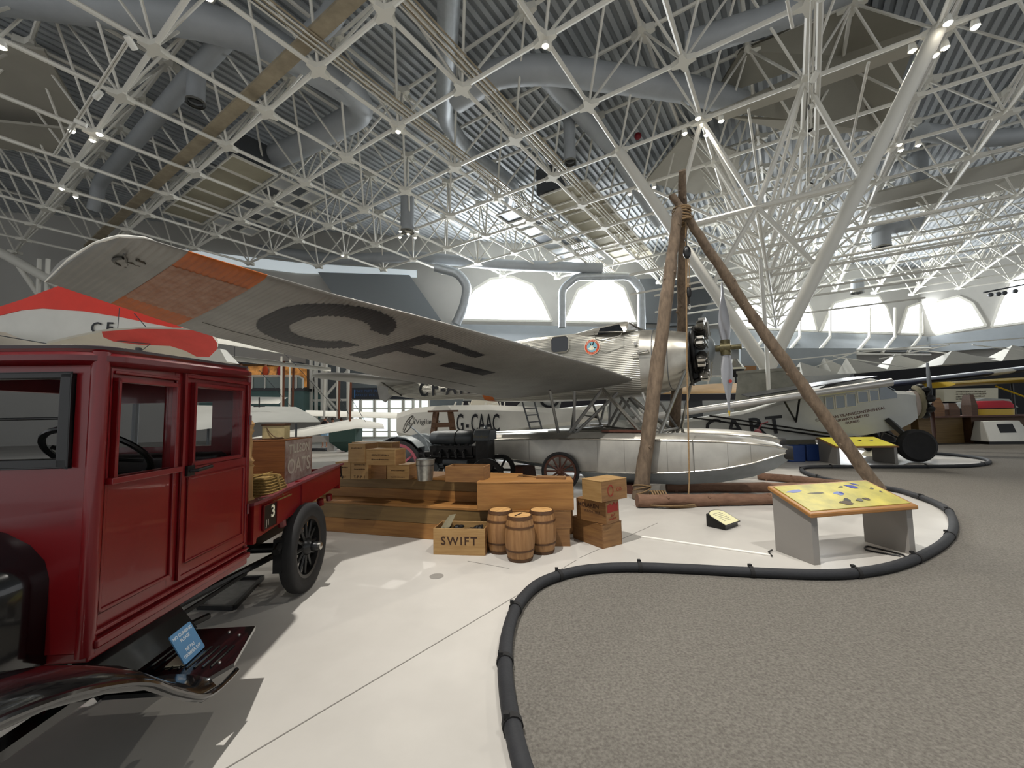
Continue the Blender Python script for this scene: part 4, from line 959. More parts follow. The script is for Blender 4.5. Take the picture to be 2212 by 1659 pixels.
b = B(); b.box(-CWd, .02, 3.13, 3.16, .76, 1.0); obj('tailgate', b, Mred, tr, smooth=0)
b = B(); b.tube([(.03, 3.14, 1.04), (.0, 3.25, .9), (-.02, 3.16, .84)], .008, 5); b.tube([(.0, 3.16, 1.04), (.0, 3.3, .86)], .008, 5); obj('tailgate_chain', b, Mblk, tr)
pt = B(); pt.box(.034, .045, 1.37, 1.57, .745, .93); po = obj('number_plate', pt, Mblk, tr, smooth=0)
text('plate_digit', '3', .13, Mpaper, po, T(.046, 1.51, .86, pi/2, 0, pi/2), .002, bold=.003); text('plate_digit', 'J1', .07, mat('plate_faded', '#a39a8c', .6), po, T(.046, 1.43, .79, pi/2, 0, pi/2), .002)
b = B(); b.box(.036, .05, 1.365, 1.575, .74, .748); b.box(.036, .05, 1.365, 1.575, .927, .935); b.box(.036, .05, 1.365, 1.373, .74, .935); b.box(.036, .05, 1.567, 1.575, .74, .935); obj('plate_rim', b, Mredd, po, smooth=0)
# rear wheels and front wheels
def tyre(R, W_, r0, M, mt=Mrub):
    b = B(); pr_ = [(r0, -W_*.32), (r0+.02, -W_*.42), (R*.86, -W_*.5), (R*.95, -W_*.46), (R*.99, -W_*.33), (R, -W_*.15), (R, W_*.15), (R*.99, W_*.33), (R*.95, W_*.46), (R*.86, W_*.5), (r0+.02, W_*.42), (r0, W_*.32)]
    b.lathe(pr_, 48, M); return b
def twheel(x, y, R, W_, sgn, nm):
    w_ = thing(nm, None, None); w_.parent = tr; w_.location = (x, y, R); M = T(0, 0, 0, 0, pi/2*sgn)
    obj('tyre', tyre(R, W_, R*.68, M), Mrub, w_)
    b = B(); b.lathe([(R*.69, -W_*.34), (R*.69, W_*.34), (R*.62, W_*.3), (R*.62, -W_*.3), (R*.69, -W_*.34)], 40, M); obj('rim', b, Mblk, w_)
    for k in range(12): a = k*pi/6; b = B(); b.tube([M @ V((.05*cos(a), .05*sin(a), W_*.05)), M @ V((R*.64*cos(a), R*.64*sin(a), 0))], [.022, .016], 6); obj('spoke', b, Mblk, w_)
    b = B(); b.lathe([(0, -.09), (.07, -.08), (.09, 0), (.07, .05), (.045, .07), (.04, .12), (.03, .135), (0, .135)], 20, M); obj('hub', b, Mblk, w_)
    b = B(); b.lathe([(.035, .12), (.035, .15), (.02, .16), (0, .16)], 16, M); obj('hub_cap', b, Msteelb, w_)
twheel(.055, 2.10, .40, .13, 1, 'wheel'); twheel(-CWd-.05, 2.10, .40, .13, -1, 'wheel'); twheel(.16, -.98, .385, .1, 1, 'wheel'); twheel(-CWd-.16, -.98, .385, .1, -1, 'wheel')
b = B(); b.tube([(.1, -.98, .385), (-CWd-.1, -.98, .385)], .03, 8); obj('front_axle', b, Mblk, tr)
TM = M4.Translation(TX) @ M4.Rotation(TRZ, 4, 'Z')
def onT(o_or_loc): return TM @ V(o_or_loc)
# wheel chock by the rear tyre
b = B(); b.poly([(-.02, 0, 0), (.07, 0, 0), (-.02, 0, .07)], (0, .1, 0)); p = gz(640, 1276); o = obj('wheel_chock', b, Mpaper, smooth=0); o.location = p; o.rotation_euler = (0, 0, TRZ+1.4); tag(o, 'small white wheel chock in front of the truck rear tyre', 'chock')
# drip tray on the floor
cs = [gz(x, y) for x, y in ((428, 1316), (505, 1318), (568, 1251), (490, 1254))]
t = thing('drip_tray', 'shallow black-rimmed drip tray on the floor under the truck', 'tray')
b = B(); b.poly(cs, (0, 0, .01)); obj('tray_pan', b, mat('tray_pan', '#5c5b5a', .3, metal=.5, var=.35, vs=14), t, smooth=0)
b = B()
for i in range(4): b.beam(cs[i]+V((0, 0, .018)), cs[(i+1) % 4]+V((0, 0, .018)), .03, .036)
obj('tray_rim', b, Mblk, t, smooth=0)
# no climbing sign standing on the running board
BL, BR, TL = gz(398, 1435, .345), gz(441, 1395, .345), gz(363, 1375, .49)
sgM = frame((BL+BR)/2-V((0, 0, .007)), BR-BL, TL-BL); wS, hS = (BR-BL).length, (TL-BL).length
t = thing('notice_sign', 'small pale blue no-climbing notice standing on the running board', 'sign', (0, 0, 0)); t.matrix_world = sgM; sgM = M4.Identity(4)
b = B(); b.poly([V((x, y, 0)) for x, y in rrect(0, hS/2, wS, hS, .01)], V((0, 0, .006))); bd = obj('sign_board', b, Mblue, t, smooth=0)
ri = t.matrix_world.to_3x3().inverted(); dn = ri @ V((0, 0, 1)); sd = V((1, 0, 0)); bk = dn.cross(sd).normalized(); bk = bk if bk.z < 0 else -bk
b = B(); b.poly([V((-wS*.5, 0, 0)), V((wS*.3, 0, 0)), V((wS*.3, 0, 0))+bk*.09, V((-wS*.5, 0, 0))+bk*.09], dn*.005); obj('sign_foot', b, Mcream, t, smooth=0)
for i, s_ in enumerate(('NO CLIMBING', 'PLEASE', '', 'NE PAS', 'GRIMPER SVP')):
    if s_: text('sign_text', s_, .024, Mwhitep, bd, T(0, hS*.84-i*hS*.165, .0065) @ M4.Rotation(0, 4, 'Y'), .0003, bold=.0004)
# ---- load on the bed
def crate(name, label, cat, o, xd, yd, L_, W_, H_, mt, open_=False, group=None, tk=.014, mt2=None, lid=False):
    """box with corner o, x along xd (length), y along yd"""
    t = thing(name, label, cat, o, 0, group); t.matrix_world = frame(o, xd, yd)
    b = B(); 
    b.box(0, L_, 0, tk, 0, H_); obj('side_panel', b, mt, t, smooth=0, bevel=.003)
    b = B(); b.box(0, L_, W_-tk, W_, 0, H_); obj('side_panel', b, mt, t, smooth=0, bevel=.003)
    for x in (0, L_-tk):
        b = B(); b.box(x-.001, x+tk+.001, tk, W_-tk, 0, H_); obj('end_panel', b, mt2 or Mcratey, t, smooth=0, bevel=.003)
    b = B(); b.box(tk, L_-tk, tk, W_-tk, 0, tk); obj('bottom_panel', b, mt, t, smooth=0)
    if not open_: b = B(); b.box(-.002, L_+.002, -.002, W_+.002, H_, H_+tk*.8); obj('lid', b, mt, t, smooth=0, bevel=.003)
    return t
# tall box with faded printing
o = onT((-.62, 2.0, .90)); t = crate('wooden_box', 'tall brown wooden box with white-printed end riding on the truck bed', 'box', o, TN, TD, .52, .62, .50, wood('dark_box', '#7a4a22', '#5c3315', 3, 0), mt2=mat('printed_end', '#9a8f86', .8, col2='#6d5148', vs=9))
for (s_, z, sz) in (('TILLSON', .41, .12), ("OATS", .24, .2)):
    text('box_print', s_, sz, MATS['plate_faded'], t.children[2], T(.523, .31, z, pi/2, 0, pi/2), .0008, bold=.003)
o = onT((-.36, 2.1, 1.411)); t = thing('tin_box', 'small cream lidded box with a cord resting on the brown box', 'box', o, TRZ+.1)
b = B(); b.box(0, .2, 0, .15, 0, .13); obj('box_body', b, mat('cream_tin', '#b5a67a', .6, var=.15, vs=20), t, smooth=0, bevel=.004)
b = B(); b.box(-.006, .206, -.006, .156, .13, .15); obj('box_lid', b, Mhoop, t, smooth=0, bevel=.003)
b = B(); b.tube(smooth([V((.04, -.008, .12)), V((.08, -.012, .06)), V((.13, -.01, .02)), V((.19, -.008, .02))], 4), .004, 5); b.box(.0, .2, -.004, 0, .0, .012); obj('cord', b, Mhoop, t)
o = onT((-.13, 1.42, .97)); t = thing('turned_post', 'pale turned wooden post standing on the truck bed behind the cab', 'post', (o.x, o.y, .945), 0)
b = B(); b.lathe([(.08, 0), (.08, .03), (.062, .05), (.058, .28), (.058, .30), (.068, .32), (.05, .335), (.068, .36), (.045, .40), (.05, .52), (.042, .58), (.06, .62), (.05, .64), (.062, .68), (.04, .71), (0, .715)], 20, M4.Scale(.92, 4)); obj('post_body', b, wood('pale_post', '#b08a5a', '#8f6c40', 3, 2), t)
o = onT((-.3, 1.5, .9)); t = thing('wicker_basket', 'low woven wicker basket lying on the bed beside the turned post', 'basket', o, TRZ)
b = B(); rg = []
for k in range(10):
    z = .02+k*.022; s_ = 1-.045*k; rg.append([V((.15+(x-.15)*s_, .2+(y-.2)*s_, z+.006*sin(k*3.1))) for x, y in rrect(.15, .2, .36, .42, .07)])
b.loft(rg); obj('basket_body', b, mat('wicker', '#9a7c42', .8, col2='#5f4a22', vs=30, stretch=(1, 1, 4), bump=.8, bs=50), t, smooth=0)
b = B()
for k in range(9):
    z = .03+k*.022; s_ = 1.01-.045*k; b.tube([V((.15+(x-.15)*s_, .2+(y-.2)*s_, z)) for x, y in rrect(.15, .2, .36, .42, .07)], .007, 5, closed=True)
b.tube([(.33, .2, .05), (.28, .2, .23), (.0, .2, .23)], .009, 5); b.tube([(.15, -.02, .05), (.15, .05, .23), (.15, .38, .23)], .009, 5); obj('basket_bands', b, MATS['wicker'], t)
o = onT((-.55, 2.85, .93)); b = B(); b.sph((0, 0, .12), (.3, .22, .2), 16, 10); k_ = obj('canvas_sack', b, Mcanvas); k_.location = o; tag(k_, 'dark slumped canvas sack at the tail of the truck bed', 'sack')
# ================================================================ crates, barrels and boxes in front of the floatplane
A0 = gz(600, 1139); A1 = gz(935, 1166); dA = (A1-A0); dA.z = 0; dA.normalize(); nA = V((-dA.y, dA.x, 0))
AL = A0 - dA*.05
def lcrate(name, label, s0, s1, d0, d1, z0, z1, boards, mt=Mpine, lid=True):
    """long wooden shipping crate: s along dA from AL, d depth behind the front face"""
    t = thing(name, label, 'crate'); t.matrix_world = frame(AL, dA, nA)
    h = (z1-z0)/boards
    for k in range(boards):
        b = B(); b.box(s0, s1, d0, d0+.02, z0+k*h+.002, z0+(k+1)*h-.002); obj('front_board', b, mt if k % 2 == 0 else Mpine2, t, smooth=0, bevel=.002)
    b = B(); b.box(s0, s1, d1-.02, d1, z0, z1); obj('back_board', b, mt, t, smooth=0)
    for x in (s0, s1-.02): b = B(); b.box(x, x+.02, d0+.02, d1-.02, z0, z1); obj('end_board', b, Mcratey, t, smooth=0)
    if lid: b = B(); b.box(s0-.0, s1+.0, d0-.008, d1, z1, z1+.03); obj('lid', b, mt, t, smooth=0, bevel=.003)
    else: b = B(); b.box(s0+.02, s1-.02, d0+.02, d1-.02, z0, z0+.02); obj('bottom_board', b, mt, t, smooth=0)
    return t
lcrate('long_crate', 'very long pine crate lying on the floor behind the SWIFT box', 0, 4.1, 0, .55, 0, .40, 2)
lcrate('long_crate', 'darker long crate set back on top of the bottom pine crate', .35, 3.6, .32, .95, .431, .715, 2, Mpine2 if False else Mpine)
b = B(); C0 = gz(1030, 1095, .44)
t = thing('long_crate', 'golden pine crate overhanging the barrels', 'crate'); c0_ = gy(1031, 1096, 5.20); c1_ = gy(1240, 1104, 5.12)
dC_ = (c1_-c0_); L_ = dC_.length; dC_.z = 0; dC_.normalize(); nC_ = V((-dC_.y, dC_.x, 0)); cz = .43
t.matrix_world = frame((c0_.x, c0_.y, cz), dC_, nC_)
b = B(); b.box(0, L_, 0, .02, 0, .325); obj('front_board', b, Mpine, t, smooth=0, bevel=.003)
b = B(); b.box(0, L_, .38, .40, 0, .325); obj('back_board', b, Mpine, t, smooth=0)
for x in (0, L_-.02): b = B(); b.box(x, x+.02, .02, .38, 0, .325); obj('end_board', b, Mcratey, t, smooth=0)
b = B(); b.box(-.003, L_+.003, -.003, .403, .325, .345); obj('lid', b, Mpine, t, smooth=0, bevel=.003)
b = B(); b.box(0.02, L_-.02, .02, .38, 0, .02); obj('bottom_board', b, Mpine, t, smooth=0)
# SWIFT box
s0, s1 = gz(936, 1198), gz(1048, 1201); ds = s1-s0; Ls = ds.length; ds.normalize(); ns = V((-ds.y, ds.x, 0))
t = crate('wooden_box', 'open wooden box stencilled SWIFT full of dark scrap', 'box', s0, ds, ns, Ls, .34, .30, Mcrate, True)
text('stencil', 'SWIFT', .13, Mink, t.children[0], T(Ls*.5, -.0015, .155, pi/2), .0008, bold=.002, space=1.25)
t['category'] = 'box'
b = B(); rnd = random.Random(4)
for k in range(40): b.sph((rnd.uniform(.08, Ls-.08), rnd.uniform(.06, .28), .22+rnd.uniform(0, .06)), (rnd.uniform(.02, .05), rnd.uniform(.02, .05), rnd.uniform(.015, .03)), 6, 4)
b.box(.02, Ls-.02, .02, .32, .02, .22); k_ = obj('metal_scrap', b, Mengd, smooth=0); k_.matrix_world = frame(s0, ds, ns); tag(k_, 'dark scrap metal heaped inside the SWIFT box', 'scrap', kind='stuff')
b = B(); b.poly([(-.01, 0, .30), (.12, -.02, .34), (.16, .1, .46), (.05, .2, .42)], (.01, 0, .01)); k_ = obj('burlap_scrap', b, Mcanvas); k_.matrix_world = frame(s0, ds, ns) @ T(.05, .1, -.05); tag(k_, 'scrap of brown sacking sticking out of the SWIFT box', 'cloth')
# barrels
def barrel(label, p, lidded=True, rz=0):
    t = thing('keg', label, 'keg', (p.x+.008, p.y+.125, 0), rz, 'wooden nail kegs')
    H_ = .485; pr_ = []
    for k in range(13): z = H_*k/12; pr_.append((.132+.035*sin(pi*k/12)**.8, z))
    b = B(); n = 16
    vs = []; 
    for r, z in pr_:
        for j in range(n*3):
            a = 2*pi*j/(n*3); g = -.0028 if j % 3 == 0 else 0; vs.append((cos(a)*(r+g), sin(a)*(r+g), z))
    fs = [(i*n*3+j, i*n*3+(j+1) % (n*3), (i+1)*n*3+(j+1) % (n*3), (i+1)*n*3+j) for i in range(12) for j in range(n*3)]
    fs += [tuple(range(n*3-1, -1, -1))]
    b.add(vs, fs); obj('staves', b, Mbarrel, t, smooth=50)
    for z, w_ in ((.0, .035), (.11, .02), (.36, .02), (.45, .034)):
        b = B(); r0 = .132+.035*max(0, sin(pi*z/H_))**.8+.004; r1 = .132+.035*max(0, sin(pi*min(1, (z+w_)/H_)))**.8+.004
        b.lathe([(r0-.004, z), (r0, z), (r1, z+w_), (r1-.004, z+w_)], 40); obj('hoop', b, Mhoop, t)
    b = B(); b.lathe([(.126, H_-.012), (.126, H_-.002), (0, H_-.002)], 40); obj('lid', b, Mlid, t, smooth=0)
    return t
bp = [(1123, 1216), (1080, 1198), (1172, 1199)]
b1 = barrel('front keg of the three, with a dark slot across its lid', gz(*bp[0]), rz=.3)
b = B(); b.beam((-.07, -.05, .4875), (.05, .06, .4875), .014, .004); obj('lid_crack', b, Mink, b1)
barrel('keg nearest to the SWIFT box', gz(*bp[1]), rz=1.1)
barrel('keg on the far side of the front one, beside the stack of crates', gz(*bp[2]), rz=2.3)
# stacks of crates right of the barrels
def cr3(name, label, front, left, right, H_, z0=0, mt=Mcrated, mt2=None, **k):
    o, a, c = gz(*front, z0), gz(*left, z0), gz(*right, z0)
    xd = (o-a).normalized(); L_ = (o-a).length; yd = V((-xd.y, xd.x, 0)); W_ = max(.2, (c-o).length)
    return crate(name, label, 'crate', a, xd, yd, L_, W_, H_, mt, mt2=mt2 or Mcratey, **k), L_, W_
t, L1, W1 = cr3('wooden_crate', 'bottom crate of the stack standing right of the barrels', (1302, 1186), (1238, 1162), (1340, 1174), .27)
t, L2, W2 = cr3('wooden_crate', 'middle crate of the stack, with red and dark printing', (1310, 1134), (1246, 1120), (1347, 1127), .25, .285)
text('crate_print', 'MCLAREN', .07, Mink, t.children[0], T(L2*.42, -.0015, .19, pi/2), .0008, bold=.001); text('crate_print', 'INVINCIBLE', .045, Mink, t.children[0], T(L2*.55, -.0015, .12, pi/2), .0008)
text('crate_print', 'JELLY', .04, Minkred, t.children[2], T(L2+.0025, W2*.5, .09, pi/2, 0, pi/2), .0008); text('crate_print', 'POWDER', .035, Minkred, t.children[2], T(L2+.0025, W2*.5, .045, pi/2, 0, pi/2), .0008)
b = B(); b.poly([(L2+.002, W2*x, z) for x, z in ((.1, .13), (.9, .13), (.9, .235), (.75, .215), (.6, .24), (.45, .21), (.3, .235), (.1, .215))], (.0015, 0, 0)); obj('red_label', b, Minkred, t, smooth=0)
t, L3, W3 = cr3('wooden_crate', 'topmost crate of the stack, with faint red mark on its end', (1299, 1086), (1258, 1077), (1334, 1072), .235, .555, Mcrate)
b = B(); b.lathe([(.05, 0), (.05, .002), (.04, .002), (.04, 0)], 20, T(L3+.002, W3*.35, .12, 0, pi/2) @ M4.Diagonal((1.4, 1, 1, 1))); obj('red_mark', b, Minkred, t, smooth=0)
text('crate_print', 'CO', .06, Minkred, t.children[2], T(L3+.003, W3*.68, .12, pi/2, 0, pi/2), .0008)
p0 = gz(1198, 1186)
for k, (lab, z, h, dx) in enumerate((('lowest small crate under the golden pine crate', 0, .2, 0), ('small crate stacked on the lowest one under the pine crate', .215, .2, .02))):
    crate('wooden_crate', lab, 'crate', (p0.x-.02-dx, p0.y+.1, z), dC_, nC_, .22+dx*2, .25, h, Mcrated)
p0 = gz(1228, 1165); crate('wooden_crate', 'small crate standing deep in the gap behind the crate stack', 'crate', (p0.x-.1, p0.y+.25, 0), dC_, nC_, .2, .25, .4, Mcrated)
# small crates and bucket on the pine crates
zt = .744; mkr = Mcrate
TLM = frame(AL, dA, nA)
def onA(px, py, z): p = gz(px, py, z); return p
def small(label, px0, px1, py, z, H_, depth, open_=False, txt=(), mt=mkr, end=False, side_x=False):
    a, c = gz(px0, py, z), gz(px1, py+(px1-px0)*.02, z); xd = (c-a); L_ = xd.length; xd.normalize(); yd = V((-xd.y, xd.x, 0))
    t = crate('wooden_crate', label, 'crate', a, xd, yd, L_, depth, H_, mt, open_)
    for k, (s_, zz_, sz) in enumerate(txt):
        if s_[:2] in ('T.', 'T '): text('crate_print', s_, sz, Mink, t.children[0], T(L_*.5, -.0015, zz_, pi/2), .0006, bold=.0005)
        else: smear('crate_print', L_*.62, sz*.5, Mink, t.children[0], T(L_*.5, -.0012, zz_, pi/2), seed=int(px0)+k)
    return t
small('small printed crate at the truck end of the row', 724, 757, 1034, zt, .225, .3, txt=(('LIVERPOOL', .16, .035), ('T.P.&.1', .03, .035)))
small('small crate printed T.P.P.1 second from the truck end of the row', 758, 795, 1035, zt, .225, .3, txt=(('WELCOME', .2, .03), ('MACKENZIE', .14, .036), ('T. P. P. 1', .03, .05)))
small('dim low crate right of the T.P.P.1 crate', 797, 834, 1034, zt, .22, .25, mt=Mcrated)
small('small crate right before the galvanised bucket', 836, 883, 1035, zt, .19, .3, txt=(('SUPPLIES', .12, .035), ('5 8 5', .03, .03)))
small('open crate lying on its side on top of the printed crates', 752, 788, 999, zt+.24, .25, .3, txt=(('MO', .2, .03),))
small('upper crate with faint printing leaning beside the open one', 791, 853, 1004, zt+.24, .19, .25, txt=(('WINCHESTER', .13, .045), ('REPEATING', .07, .035)))
small('pale box behind the open crate on its side', 760, 846, 985, zt+.28, .2, .2)
small('plain brown open box right of the bucket', 962, 1045, 1041, zt-.0, .2, .3, True, mt=Mcrated)
p = gz(914, 1041, zt); t = thing('bucket', 'galvanised metal bucket standing on the long dark crate', 'bucket', (p.x, p.y+.13, zt+.002))
b = B(); b.lathe([(0, .004), (.095, .004), (.098, 0), (.1, .01), (.128, .27), (.134, .275), (.134, .285), (.126, .285), (.124, .275), (.096, .02), (0, .02)], 32, M4.Scale(1.0, 4)); obj('bucket_body', b, Mtin, t)
b = B(); b.lathe([(.124, .2), (.126, .205), (.124, .21)], 32); b.tube([(.13*cos(a), -.02-.04*sin(a), .275+.03*sin(a)) for a in [i*pi/12 for i in range(13)]], .004, 5); obj('bail_handle', b, Msteeld, t)
b = B(); p = gz(1130, 1028, .75); b.beam(gz(1122, 1026, .78), gz(1185, 1034, .78), .05, .015); b.beam(gz(1160, 1031, .79), gz(1222, 1032, .79), .12, .03); tag(obj('paddle', b, Mcrated), 'flat wooden paddles lying on the crates before the spoked wheel', 'paddle')
# ================================================================ small label stand
q = [gz(x, y) for x, y in ((1533, 1146), (1573, 1150), (1588, 1132))]
t = thing('label_stand', 'small black wedge-shaped label stand with cream text plate on the floor', 'label stand', (q[1]+q[2])/2, radians(36))
b = B(); w_, d_ = .34, .26
b.loft([[V((-w_/2, 0, 0)), V((w_/2, 0, 0)), V((w_/2, 0, .06)), V((-w_/2, 0, .06))], [V((-w_/2, d_, 0)), V((w_/2, d_, 0)), V((w_/2, d_, .17)), V((-w_/2, d_, .17))]]); obj('stand_base', b, Mblk, t, smooth=0)
sl = atan2(.11, d_); Mx = T(0, 0, .062, sl)
b = B(); out = [(-.2, -.02), (.2, -.02), (.2, .2)]+[(.2*cos(a), .2+.1*sin(a)) for a in [i*pi/10 for i in range(1, 10)]]+[(-.2, .2)]
b.poly([Mx @ V((x, y, 0)) for x, y in out], Mx.to_3x3() @ V((0, 0, .015))); obj('plate_back', b, Mblk, t, smooth=0)
b = B(); b.poly([Mx @ V((x*.93, .13+(y-.13)*.93, .0155)) for x, y in out], Mx.to_3x3() @ V((0, 0, .002))); pl2 = obj('text_plate', b, mat('cream_plate', '#d8d3a6', .5), t, smooth=0)
for k in range(6): smear('plate_text', .2, .012, MATS['joint_filler'], pl2, Mx @ T(0, .22-k*.032, .0175), seed=k)
# ================================================================ information desks
def desk(label, pts, H1, H2, seed, det=True):
    """pts: front-left, front-right, back-left ground corners"""
    o, r_, bl = pts; xd = (r_-o); L_ = xd.length; xd.normalize(); yd = V((-xd.y, xd.x, 0)); W_ = (bl-o).length
    t = thing('info_desk', label, 'display desk', o); t.matrix_world = frame(o, xd, yd)
    for x0 in (0, L_-.30 if not det else L_-.05):
        pass
    for x0, x1 in ((.04, .12), (L_-.12, L_-.04)):
        b = B(); b.poly([(x0, 0, 0), (x0, W_, 0), (x0, W_, H2-.02), (x0, 0, H1-.02)], (x1-x0, 0, 0)); obj('side_panel', b, Mgrey, t, smooth=0, bevel=.003)
    b = B(); b.poly([(.0, -.04, H1-.02), (L_, -.04, H1-.02), (L_, W_+.02, H2-.0), (.0, W_+.02, H2-.0)], (0, 0, .045)); obj('desk_top', b, Moak, t, smooth=0, bevel=.012)
    sl_ = atan2(H2-H1, W_); Mt = T(0, -.04, H1+.028, sl_)
    lw = (W_+.06)/cos(sl_)
    b = B(); b.box(.05, L_-.05, .045, lw-.04, -.004, .004, Mt); pn = obj('picture_panel', b, mat('panel_print_%d' % seed, '#8f8a45' if seed == 1 else '#cfc14a', .35, col2='#c9bb50' if seed == 1 else '#e6d64a', vs=3.2, detail=5, emit=.0 if seed == 1 else .6), t, smooth=0)  # far desk's panel emits, standing in for spot light falling on it
    rnd = random.Random(seed); cols = ['#2c3a8c', '#5b5a50', '#7a83b0', '#4a3d2a', '#2b2b2b', '#6f7fae']
    if det:
        shapes = [(.12, .75, .22, .05, 2, .1), (.3, .62, .2, .03, 1, -.05), (.5, .55, .12, .07, 5, 0), (.53, .55, .05, .05, 0, 0), (.74, .78, .14, .07, 0, -.5), (.81, .88, .1, .03, 0, -.7), (.63, .8, .08, .025, 1, .2), (.9, .65, .06, .03, 1, .2), (.42, .18, .15, .08, 3, -.1), (.47, .28, .08, .06, 4, .2), (.58, .24, .1, .05, 1, .1), (.66, .26, .08, .05, 3, -.3), (.93, .5, .03, .03, 1, 0)]
    else:
        shapes = [(.2, .6, .15, .06, 1, .1), (.4, .5, .1, .12, 3, .2), (.6, .6, .12, .1, 4, -.3), (.8, .6, .12, .08, 2, -.4)]
    for i, (u, v, w_, h_, c_, rt) in enumerate(shapes):
        b = B(); M_ = Mt @ T(.05+u*(L_-.1), .045+v*(lw-.085), .0045+.0003*i, 0, 0, rt)
        b.poly([M_ @ V((w_*.6*cos(a)*(1 if k % 2 else .7), h_*.6*sin(a)*(1 if k % 3 else .6), 0)) for k, a in enumerate([j*pi/5 for j in range(10)])], Mt.to_3x3() @ V((0, 0, .001)))
        obj('printed_picture', b, mat('pic_%d_%d' % (seed, i), cols[c_], .5), pn, smooth=0)
    return t
o_, r_, bl_ = gz(1752, 1222), gz(1985, 1196), gz(1667, 1190)
desk('large grey information desk with yellow picture panel near the hose barrier', (o_, r_, bl_), .50, .68, 1)
o_, r_ = gz(1806, 1003), gz(1944, 1002); bl_ = o_+V((-.25, .8, 0))
desk('smaller far information desk with bright yellow panel beside the aeroplane wheel', (o_, r_, bl_), .48, .68, 2, False)
b = B(); b.tube([gz(1668, 1201, .015), gz(1660, 1192, .02), gz(1668, 1188, .02)], .008, 6); tag(obj('power_cable', b, Mblk), 'short loop of cable at the left leg of the large information desk', 'cable'); b = B()
b.tube(smooth([gz(1955, 1202, .01), gz(1945, 1197, .01), gz(1900, 1186, .01), gz(1875, 1180, .01), gz(1868, 1184, .01), gz(1880, 1190, .01), gz(1945, 1201, .01)], 4), .009, 6)
tag(obj('power_cable', b, Mblk), 'black cable folded on the floor between the legs of the large information desk', 'cable')
# ================================================================ grey high-wing aeroplane with folded wings
FH = radians(-17)
fc = thing('cabin_monoplane', 'pale grey cabin monoplane with folded wings and CA-RT on its side', 'aeroplane', (11.88, 13.04, 0), FH)
FMi = (M4.Translation((11.88, 13.04, 0)) @ M4.Rotation(FH, 4, 'Z')).inverted()
def fl(px, py, Y):
    """point of the plane local Y = const seen at a pixel"""
    M_ = FMi.inverted(); p0 = M_ @ V((0, Y, 0)); n_ = (M_.to_3x3() @ V((0, 1, 0))); return FMi @ gpl(px, py, p0, n_)
HW = .62
prof = [(.5, 1.22, 2.05, .40), (.25, 1.06, 2.08, .52), (-.06, .92, 2.1, HW), (-.54, .82, 2.5, HW), (-.9, .74, 2.58, HW), (-1.55, .66, 2.48, HW), (-2.3, .60, 2.1, .60), (-4, .56, 1.6, .50), (-6.3, .64, 1.28, .30), (-8.2, .80, 1.05, .08)]
b = B(); b.loft([[V((x, -w_, zb+.04)), V((x, -w_, zt-.1)), V((x, -w_*.75, zt)), V((x, w_*.75, zt)), V((x, w_, zt-.1)), V((x, w_, zb+.04)), V((x, w_*.6, zb)), V((x, -w_*.6, zb))] for x, zb, zt, w_ in prof])
ff = obj('fuselage', b, Mfab, fc, smooth=25)
for (x0, x1, z0, z1) in ((-.76, -.53, 1.80, 2.13), (-1.06, -.80, 1.76, 2.10), (-1.37, -1.12, 1.64, 2.04), (-1.65, -1.40, 1.60, 2.01), (-1.92, -1.70, 1.56, 1.97)):
    b = B(); b.poly([(x0, -HW-.004, z0), (x1, -HW-.004, z0+.03), (x1, -HW-.004, z1), (x0, -HW-.004, z1)], (0, -.008, 0)); obj('cabin_window', b, mat('sky_glass', '#6d7880', .15, spec=.8) if 'sky_glass' not in MATS else MATS['sky_glass'], ff, smooth=0)
    b = B(); b.tube([(x0, -HW-.014, z0), (x1, -HW-.014, z0+.03), (x1, -HW-.014, z1), (x0, -HW-.014, z1)], .016, 5, closed=True); obj('window_frame', b, Mfabw, ff)
b = B(); b.poly([(-.07, -.56, 2.1), (-.07, .56, 2.1), (-.53, .56, 2.46), (-.53, -.56, 2.46)], (.012, 0, .015)); b.poly([(-.08, -.625, 1.88), (-.08, -.625, 2.02), (-.5, -.625, 2.36), (-.5, -.625, 1.84)], (0, -.01, 0)); obj('windshield', b, MATS['sky_glass'], fc, smooth=0)
for s_, x, z, sz in (('C', -5.13, 1.0, .58), ('A', -4.5, 1.02, .58), ('R', -3.86, 1.04, .58), ('T', -3.34, 1.08, .6)):
    text('side_letter', s_, sz*1.35, Mletter, ff, T(x, -(.50+(x+4)*.087)-.02 if x < -4 else -(.50+(x+4)*.0588)-.02, z, pi/2, radians(-5), radians(-4.2)), .004, bold=.012)
for s_, x, z, sz in (('CANADIAN TRANSCONTINENTAL', -1.3, 1.41, .12), ('AIRWAYS LIMITED', -1.25, 1.29, .11), ('QUEBEC', -1.25, 1.17, .10)):
    text('company_lettering', s_, sz, mat('lettering_brown', '#5a3a34', .6) if 'lettering_brown' not in MATS else MATS['lettering_brown'], ff, T(x, -HW-.008, z, pi/2, radians(-11)), .002, bold=.001)
b = B(); b.lathe([(.0, 0), (.3, .0), (.42, -.1), (.42, -.3), (0, -.3)], 20, T(.8, 0, 1.68, 0, pi/2)); obj('nose_plate', b, mat('nose_beige', '#a79a90', .6), fc)
b = B(); b.tube([(.68, .42*cos(t)*-1, 1.74+.46*sin(t)) for t in [i*pi/10-pi/2 for i in range(11)]], .07, 8); obj('exhaust_collector', b, Mcanvas, fc)
for i in range(9):
    a = 2*pi*i/9; Mx = T(.82, 0, 1.76) @ M4.Rotation(a, 4, 'X'); b = B(); b.lathe([(.08, .15), (.09, .2), (.1, .22), (.09, .24), (.1, .28), (.09, .3), (.1, .34), (.09, .36), (.11, .42), (.11, .5), (.05, .54), (0, .55)], 12, Mx); obj('cylinder', b, Mengd, fc)
